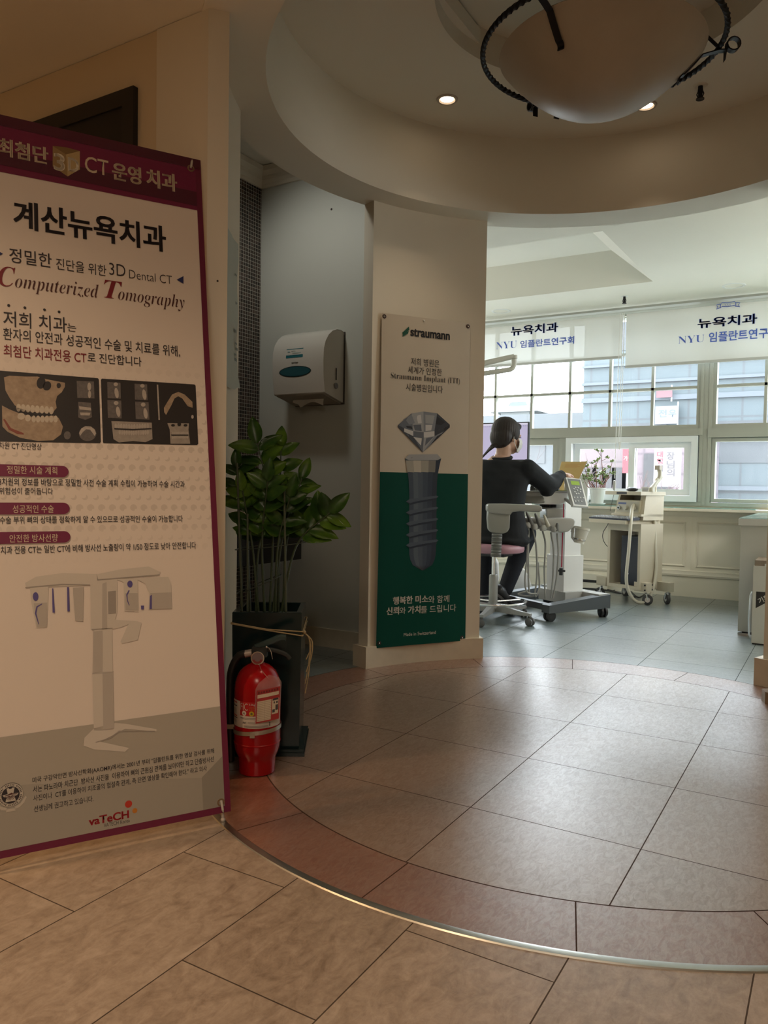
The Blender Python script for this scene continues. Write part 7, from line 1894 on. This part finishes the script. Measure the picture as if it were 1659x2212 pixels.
# ================================================================== SEATED PERSON
def voxel(mb, size, smooth=6, fac=0.5):
    """merge overlapping closed shapes into one continuous surface"""
    bmesh.ops.recalc_face_normals(mb.bm, faces=mb.bm.faces)
    me = bpy.data.meshes.new('body'); mb.bm.to_mesh(me); mb.bm.free()
    o = bpy.data.objects.new('body', me); COL.objects.link(o)
    a = o.modifiers.new('r', 'REMESH'); a.mode = 'VOXEL'; a.voxel_size = size
    b = o.modifiers.new('s', 'SMOOTH'); b.iterations = smooth; b.factor = fac
    dg = bpy.context.evaluated_depsgraph_get(); m2 = bpy.data.meshes.new_from_object(o.evaluated_get(dg))
    bpy.data.objects.remove(o); out = MB(); out.bm.from_mesh(m2); return out
def person():
    PX = V((0.985, 0.17, 0)).normalized(); PY = V((-0.17, 0.985, 0)).normalized()      # her right, her front
    B0 = V((-1.955, 4.775, 0))
    def q(x, y, z): return B0+PX*x+PY*y+V((0, 0, z))
    t = thing('person', 'seated person with dark hair in a black sweater reaching over the instrument cart', 'person', (B0.x, B0.y, 0))
    skin = M('skin', (0.50, 0.30, 0.215), 0.5, var=0.05)
    black = M('black_knit', (0.0055, 0.0065, 0.0085), 0.9, var=0.2, scale=30, bmp=0.3, bscale=400)
    navy = M('dark_navy_trousers', (0.007, 0.009, 0.016), 0.85, var=0.15, scale=20)
    hairm = M('dark_brown_hair', (0.015, 0.0075, 0.005), 0.62, var=0.5, scale=60, bmp=0.5, bscale=300)
    # joints
    sh_r, el_r, wr_r = q(0.185, 0.03, 1.005), q(0.30, 0.20, 0.915), atd(1212, 1027, 5.33)
    sh_l, el_l, wr_l = q(-0.185, 0.03, 1.005), q(-0.25, 0.17, 0.83), q(-0.12, 0.38, 0.86)
    hip_r, kn_r, an_r = q(0.095, 0.02, 0.575), q(0.16, 0.40, 0.56), atd(1092, 1272, 5.30)
    hip_l, kn_l, an_l = q(-0.095, 0.02, 0.575), q(-0.17, 0.42, 0.56), q(-0.16, 0.34, 0.12)
    an_r.z = 0.195
    kn_r = q(0.13, 0.36, 0.555)
    def chain(mb, pts, rr, n=14):
        P = spline(pts, 6); m = len(P)
        def rad(i):
            u = i/6; k = min(int(u), len(rr)-2); return rr[k]+(rr[k+1]-rr[k])*(u-k)
        mb.tube(P, [rad(i) for i in range(m)], n)
        mb.ball(P[0], rad(0), 12, 8); mb.ball(P[-1], rad(m-1), 12, 8)
    def torso(mb, g=0.0, z0=0.50, z1=1.09):
        prof = [(0.50, 0.185, 0.13, 0.0), (0.56, 0.190, 0.135, 0.0), (0.64, 0.172, 0.122, 0.005), (0.74, 0.160, 0.115, 0.02), (0.84, 0.165, 0.118, 0.03), (0.93, 0.185, 0.115, 0.035), (0.99, 0.188, 0.098, 0.035), (1.03, 0.150, 0.078, 0.035), (1.065, 0.085, 0.062, 0.035), (1.09, 0.056, 0.054, 0.038)]
        rs = []
        for z, a, b, y in prof:
            if z0 <= z <= z1: rs.append([q((a+g)*math.cos(2*PI*k/28), y+(b+g)*math.sin(2*PI*k/28), z) for k in range(28)])
        mb.rings(rs)
    # head frame: turned to her right and a little down
    hc = q(0.045, 0.055, 1.225)
    hy = (PY*0.80+PX*0.60+V((0, 0, -0.10))).normalized(); hz_ = (V((0, 0, 1))-hy*hy.z).normalized(); hx = hy.cross(hz_)
    H = lambda x, y, z: hc+hx*x+hy*y+hz_*z
    mb = MB()
    torso(mb)
    chain(mb, [q(0, 0.035, 1.05), q(0.02, 0.045, 1.10), H(0, -0.02, -0.07)], [0.055, 0.050, 0.052])
    def egg(c, r, n=20, m=14):
        rs = []
        for i in range(m+1):
            a = min(max(PI*i/m, 0.03), PI-0.03)
            rs.append([H(c[0]+r[0]*math.sin(a)*math.cos(2*PI*j/n), c[1]+r[1]*math.sin(a)*math.sin(2*PI*j/n), c[2]-r[2]*math.cos(a)) for j in range(n)])
        mb.rings(rs)
    egg((0, -0.005, 0.02), (0.074, 0.092, 0.090)); egg((0, 0.020, -0.035), (0.058, 0.068, 0.080)); egg((0, 0.045, -0.085), (0.036, 0.036, 0.030))
    egg((0, 0.092, -0.022), (0.011, 0.018, 0.026), 10, 8); egg((0, 0.102, -0.038), (0.014, 0.014, 0.011), 10, 8)          # nose
    egg((0, 0.086, -0.066), (0.022, 0.010, 0.008), 10, 8)                                                                  # lips
    for s in (-1, 1):
        egg((s*0.030, 0.080, 0.012), (0.018, 0.010, 0.008), 10, 8)                                                         # brow
        egg((s*0.075, -0.005, -0.018), (0.010, 0.020, 0.031), 12, 8)                                                       # ears
    # arms, hands
    chain(mb, [sh_r, sh_r.lerp(el_r, 0.5), el_r, el_r.lerp(wr_r, 0.5), wr_r], [0.052, 0.046, 0.040, 0.036, 0.026])
    chain(mb, [sh_l, sh_l.lerp(el_l, 0.5), el_l, el_l.lerp(wr_l, 0.5), wr_l], [0.052, 0.046, 0.040, 0.036, 0.026])
    def hand(w_, fwd, side, up, grip):
        """palm, four fingers of different length bent at the knuckles, and a thumb from the side of the palm"""
        fwd = fwd.normalized(); side = (side-fwd*side.dot(fwd)).normalized(); up = side.cross(fwd)*(1 if side.cross(fwd).dot(up) > 0 else -1)
        p = lambda f, s, u: w_+fwd*f+side*s+up*u
        rs = []
        for f, hw, ht in ((-0.01, 0.023, 0.019), (0.02, 0.032, 0.017), (0.05, 0.038, 0.015), (0.078, 0.038, 0.012), (0.086, 0.034, 0.009)):
            rs.append([p(f, hw*math.cos(2*PI*k/14), ht*math.sin(2*PI*k/14)) for k in range(14)])
        mb.rings(rs)
        for k, (s, L_) in enumerate(((-0.028, 0.070), (-0.010, 0.079), (0.010, 0.074), (0.028, 0.058))):
            b1 = grip*(1+0.1*k); a = p(0.074, s, 0.0); d1 = fwd*math.cos(b1*0.5)-up*math.sin(b1*0.5); d2 = fwd*math.cos(b1*1.3)-up*math.sin(b1*1.3); d3 = fwd*math.cos(b1*1.9)-up*math.sin(b1*1.9)
            k1 = a+d1*L_*0.45; k2 = k1+d2*L_*0.32; k3 = k2+d3*L_*0.24
            mb.tube([a, k1, k2, k3], [0.0095, 0.0090, 0.0082, 0.0068], 10)
            for c, r_ in ((k1, 0.0092), (k2, 0.0084), (k3, 0.0068)): mb.ball(c, r_, 10, 6)
        a = p(0.018, -0.028, -0.004); k1 = p(0.045, -0.050, -0.018); k2 = p(0.070, -0.054, -0.032); k3 = p(0.088, -0.048, -0.040)
        mb.tube([a, k1, k2, k3], [0.014, 0.0115, 0.0098, 0.0078], 10)
        for c, r_ in ((k1, 0.0115), (k2, 0.0098), (k3, 0.0078)): mb.ball(c, r_, 10, 6)
    fr = (wr_r-el_r).normalized()
    hand(wr_r+fr*0.012, fr+V((0.1, 0.1, -0.25)), V((-0.9, 0.3, 0.1)), V((0, 0, 1)), 0.7)
    fl_ = (wr_l-el_l).normalized()
    hand(wr_l+fl_*0.012, fl_, V((0.9, 0.3, 0.0)), V((0, 0, 1)), 0.6)
    # legs and feet: the right heel is lifted, its toes down on the floor
    def foot(s):
        f = (PX*0.42+PY*0.91) if s > 0 else (PY*0.95-PX*0.35)
        f = (f.normalized()*math.cos(R(38 if s > 0 else 0))-V((0, 0, math.sin(R(38 if s > 0 else 0))))).normalized()
        sd = V((f.y, -f.x, 0)).normalized(); return f, sd.cross(f)
    for hp_, kn, an, s in ((hip_r, kn_r, an_r, 1), (hip_l, kn_l, an_l, -1)):
        chain(mb, [hp_, hp_.lerp(kn, 0.5), kn, kn.lerp(an, 0.4), an], [0.082, 0.072, 0.055, 0.050, 0.034])
        fd, ud = foot(s)
        mb.tube([an-fd*0.03-ud*0.05, an+fd*0.05-ud*0.055, an+fd*0.15-ud*0.085], [0.032, 0.034, 0.022], 12)
    o = voxel(mb, 0.0055, 5); o.build('body', skin, t, True, recalc=False, ang=180)
    # sweater with sleeves and cuffs
    mb = MB(); torso(mb, 0.016, 0.50, 1.07)
    for a, e, w_ in ((sh_r, el_r, wr_r), (sh_l, el_l, wr_l)):
        chain(mb, [a, a.lerp(e, 0.5)-V((0, 0, 0.008)), e-V((0, 0, 0.010)), e.lerp(w_, 0.5)-V((0, 0, 0.012)), w_-(w_-e).normalized()*0.012], [0.070, 0.066, 0.062, 0.054, 0.036])
    mb.ball(q(0.10, 0.03, 1.02), (0.09, 0.075, 0.05)); mb.ball(q(-0.10, 0.03, 1.02), (0.09, 0.075, 0.05))
    # cloth bunching over the seat and a fold of the sleeve under the elbow
    mb.tube([q(0.205*math.cos(2*PI*k/30), 0.0+0.150*math.sin(2*PI*k/30), 0.535+0.006*math.sin(k*2.1)) for k in range(30)], 0.020, 8, closed=True)
    mb.ball(el_r-V((0.01, 0.0, 0.05)), (0.05, 0.06, 0.04))
    o = voxel(mb, 0.008, 7)
    for v in o.bm.verts:                          # soft creases
        p = v.co; w_ = math.sin(p.z*52+math.sin(p.x*19)*2.2+p.y*13)*math.sin(p.x*23+p.z*17); v.co += v.normal*w_*0.0022
    o.build('sweater', black, t, True, recalc=False, ang=180)
    for w_, e in ((wr_r, el_r), (wr_l, el_l)):
        d = (w_-e).normalized(); u = d.orthogonal().normalized(); v = d.cross(u); mb = MB()
        mb.rings([[w_+d*z+(u*math.cos(2*PI*k/20)+v*math.sin(2*PI*k/20))*r_ for k in range(20)] for z, r_ in ((-0.035, 0.034), (-0.034, 0.0385), (0.004, 0.0365), (0.006, 0.031))], cap=False); mb.build('cuff', black, t, True)
    mb = MB(); n = 24; mb.tube([q(0.012+0.064*math.cos(2*PI*k/n), 0.037+0.060*math.sin(2*PI*k/n), 1.080+0.012*math.sin(2*PI*k/n)) for k in range(n)], 0.012, 8, closed=True); mb.build('collar', black, t, True)
    # trousers and shoes
    mb = MB()
    rs = [[q((0.178+a)*math.cos(2*PI*k/24), 0.01+(0.128+a)*math.sin(2*PI*k/24), z) for k in range(24)] for z, a in ((0.522, -0.02), (0.54, 0.01), (0.62, 0.0), (0.66, -0.02))]
    mb.rings(rs)
    for hp_, kn, an in ((hip_r, kn_r, an_r), (hip_l, kn_l, an_l)):
        chain(mb, [hp_+V((0, 0, 0.02)), hp_.lerp(kn, 0.5)+V((0, 0, 0.012)), kn, kn.lerp(an, 0.4), an-V((0, 0, 0.01))], [0.098, 0.088, 0.070, 0.066, 0.052])
    o = voxel(mb, 0.008, 6); o.build('trousers', navy, t, True, recalc=False, ang=180)
    shoe = M('black_shoe', (0.016, 0.015, 0.016), 0.5); sole = M('shoe_sole', (0.045, 0.038, 0.035), 0.7)
    for an, s in ((an_r, 1), (an_l, -1)):
        fd, ud = foot(s); sd = fd.cross(ud); g = an-ud*(0.115 if s > 0 else 0.12)
        mb = MB(); rs = []
        for f, hw, z1 in ((-0.085, 0.018, 0.075), (-0.075, 0.034, 0.095), (-0.03, 0.040, 0.105), (0.03, 0.043, 0.088), (0.09, 0.048, 0.062), (0.14, 0.044, 0.048), (0.165, 0.022, 0.036)):
            rs.append([g+fd*f+sd*hw*math.cos(x)+ud*(0.016+max(0, (z1-0.016)*(math.sin(x)*0.5+0.5))) for x in [2*PI*k/16 for k in range(16)]])
        mb.rings(rs); mb.build('shoe', shoe, t, True, ang=60)
        mb = MB(); rs = [[g+fd*(f*1.02)+sd*hw*1.04*c for f, hw, c in [(-0.088, 0.020, 1), (-0.05, 0.040, 1), (0.03, 0.043, 1), (0.10, 0.050, 1), (0.15, 0.040, 1), (0.17, 0.015, 1), (0.17, 0.015, -1), (0.15, 0.040, -1), (0.10, 0.050, -1), (0.03, 0.043, -1), (-0.05, 0.040, -1), (-0.088, 0.020, -1)]]]
        mb.rings([rs[0], [p+ud*0.018 for p in rs[0]]]); mb.build('sole', sole, t, True)
    # hair: smooth cap to the nape, a low gathered knot and loose ends over the left shoulder
    mb = MB()
    def hegg(c, r): 
        rs = []
        for i in range(15):
            a = min(max(PI*i/14, 0.03), PI-0.03)
            rs.append([H(c[0]+r[0]*math.sin(a)*math.cos(2*PI*j/20), c[1]+r[1]*math.sin(a)*math.sin(2*PI*j/20), c[2]-r[2]*math.cos(a)) for j in range(20)])
        mb.rings(rs)
    hegg((0, -0.022, 0.034), (0.090, 0.100, 0.094)); hegg((0, -0.055, -0.010), (0.088, 0.066, 0.078)); hegg((0, -0.060, -0.052), (0.070, 0.046, 0.040))
    for s in (-1, 1): hegg((s*0.072, 0.002, 0.016), (0.022, 0.040, 0.050))
    hegg((0, 0.055, 0.070), (0.060, 0.036, 0.030))
    o = voxel(mb, 0.006, 10)
    for v in o.bm.verts:
        p = v.co-hc; a = math.atan2(p.dot(hx), -p.dot(hy)); v.co += v.normal*0.0007*math.sin(a*40+p.z*22)
    o.build('hair', hairm, t, True, recalc=False, ang=180)
    mb = MB(); st = H(0.02, -0.085, -0.055)
    for k in range(5):
        mb.tube(spline([st+V((0, 0, -0.004*k)), st+V((-0.04, -0.02-0.004*k, -0.02-0.006*k)), q(-0.10-0.012*k, -0.055, 1.075-0.012*k), q(-0.165-0.008*k, -0.045, 1.04-0.016*k)], 6), [0.008]*7+[0.006]*6+[0.004]*6, 7)
    mb.build('loose_hair', hairm, t, True)
    # white face mask with its ear loop
    mk = M('mask_white', (0.68, 0.68, 0.66), 0.7, var=0.02)
    mb = MB(); g = []
    for i in range(13):
        a = R(-78+156*i/12); g.append([H(0.075*math.sin(a)*k, 0.030+0.078*math.cos(a)*k2, z) for z, k, k2 in ((-0.012, 0.86, 1.02), (-0.035, 1.0, 1.12), (-0.065, 0.98, 1.08), (-0.098, 0.78, 0.82))])
    mb.sheet(g).solidify(0.002); mb.build('mask', mk, t, True)
    mb = MB()
    for s in (-1, 1):
        mb.tube([H(s*0.072, 0.046, -0.015), H(s*0.082, 0.010, 0.006), H(s*0.086, -0.018, -0.012), H(s*0.080, 0.0, -0.05), H(s*0.062, 0.045, -0.09)], 0.002, 6)
    mb.build('ear_loop', mk, t, True)
    # pale glove on the reaching hand is left as skin; eyes and brows
    ey = M('dark_eye', (0.02, 0.015, 0.012), 0.3)
    mb = LM()
    for s in (-1, 1): mb.tube([H(s*0.018, 0.088, 0.0), H(s*0.031, 0.086, 0.003), H(s*0.044, 0.080, 0.0)], 0.0035, 6)
    mb.build('eye', ey, t, True)
person()
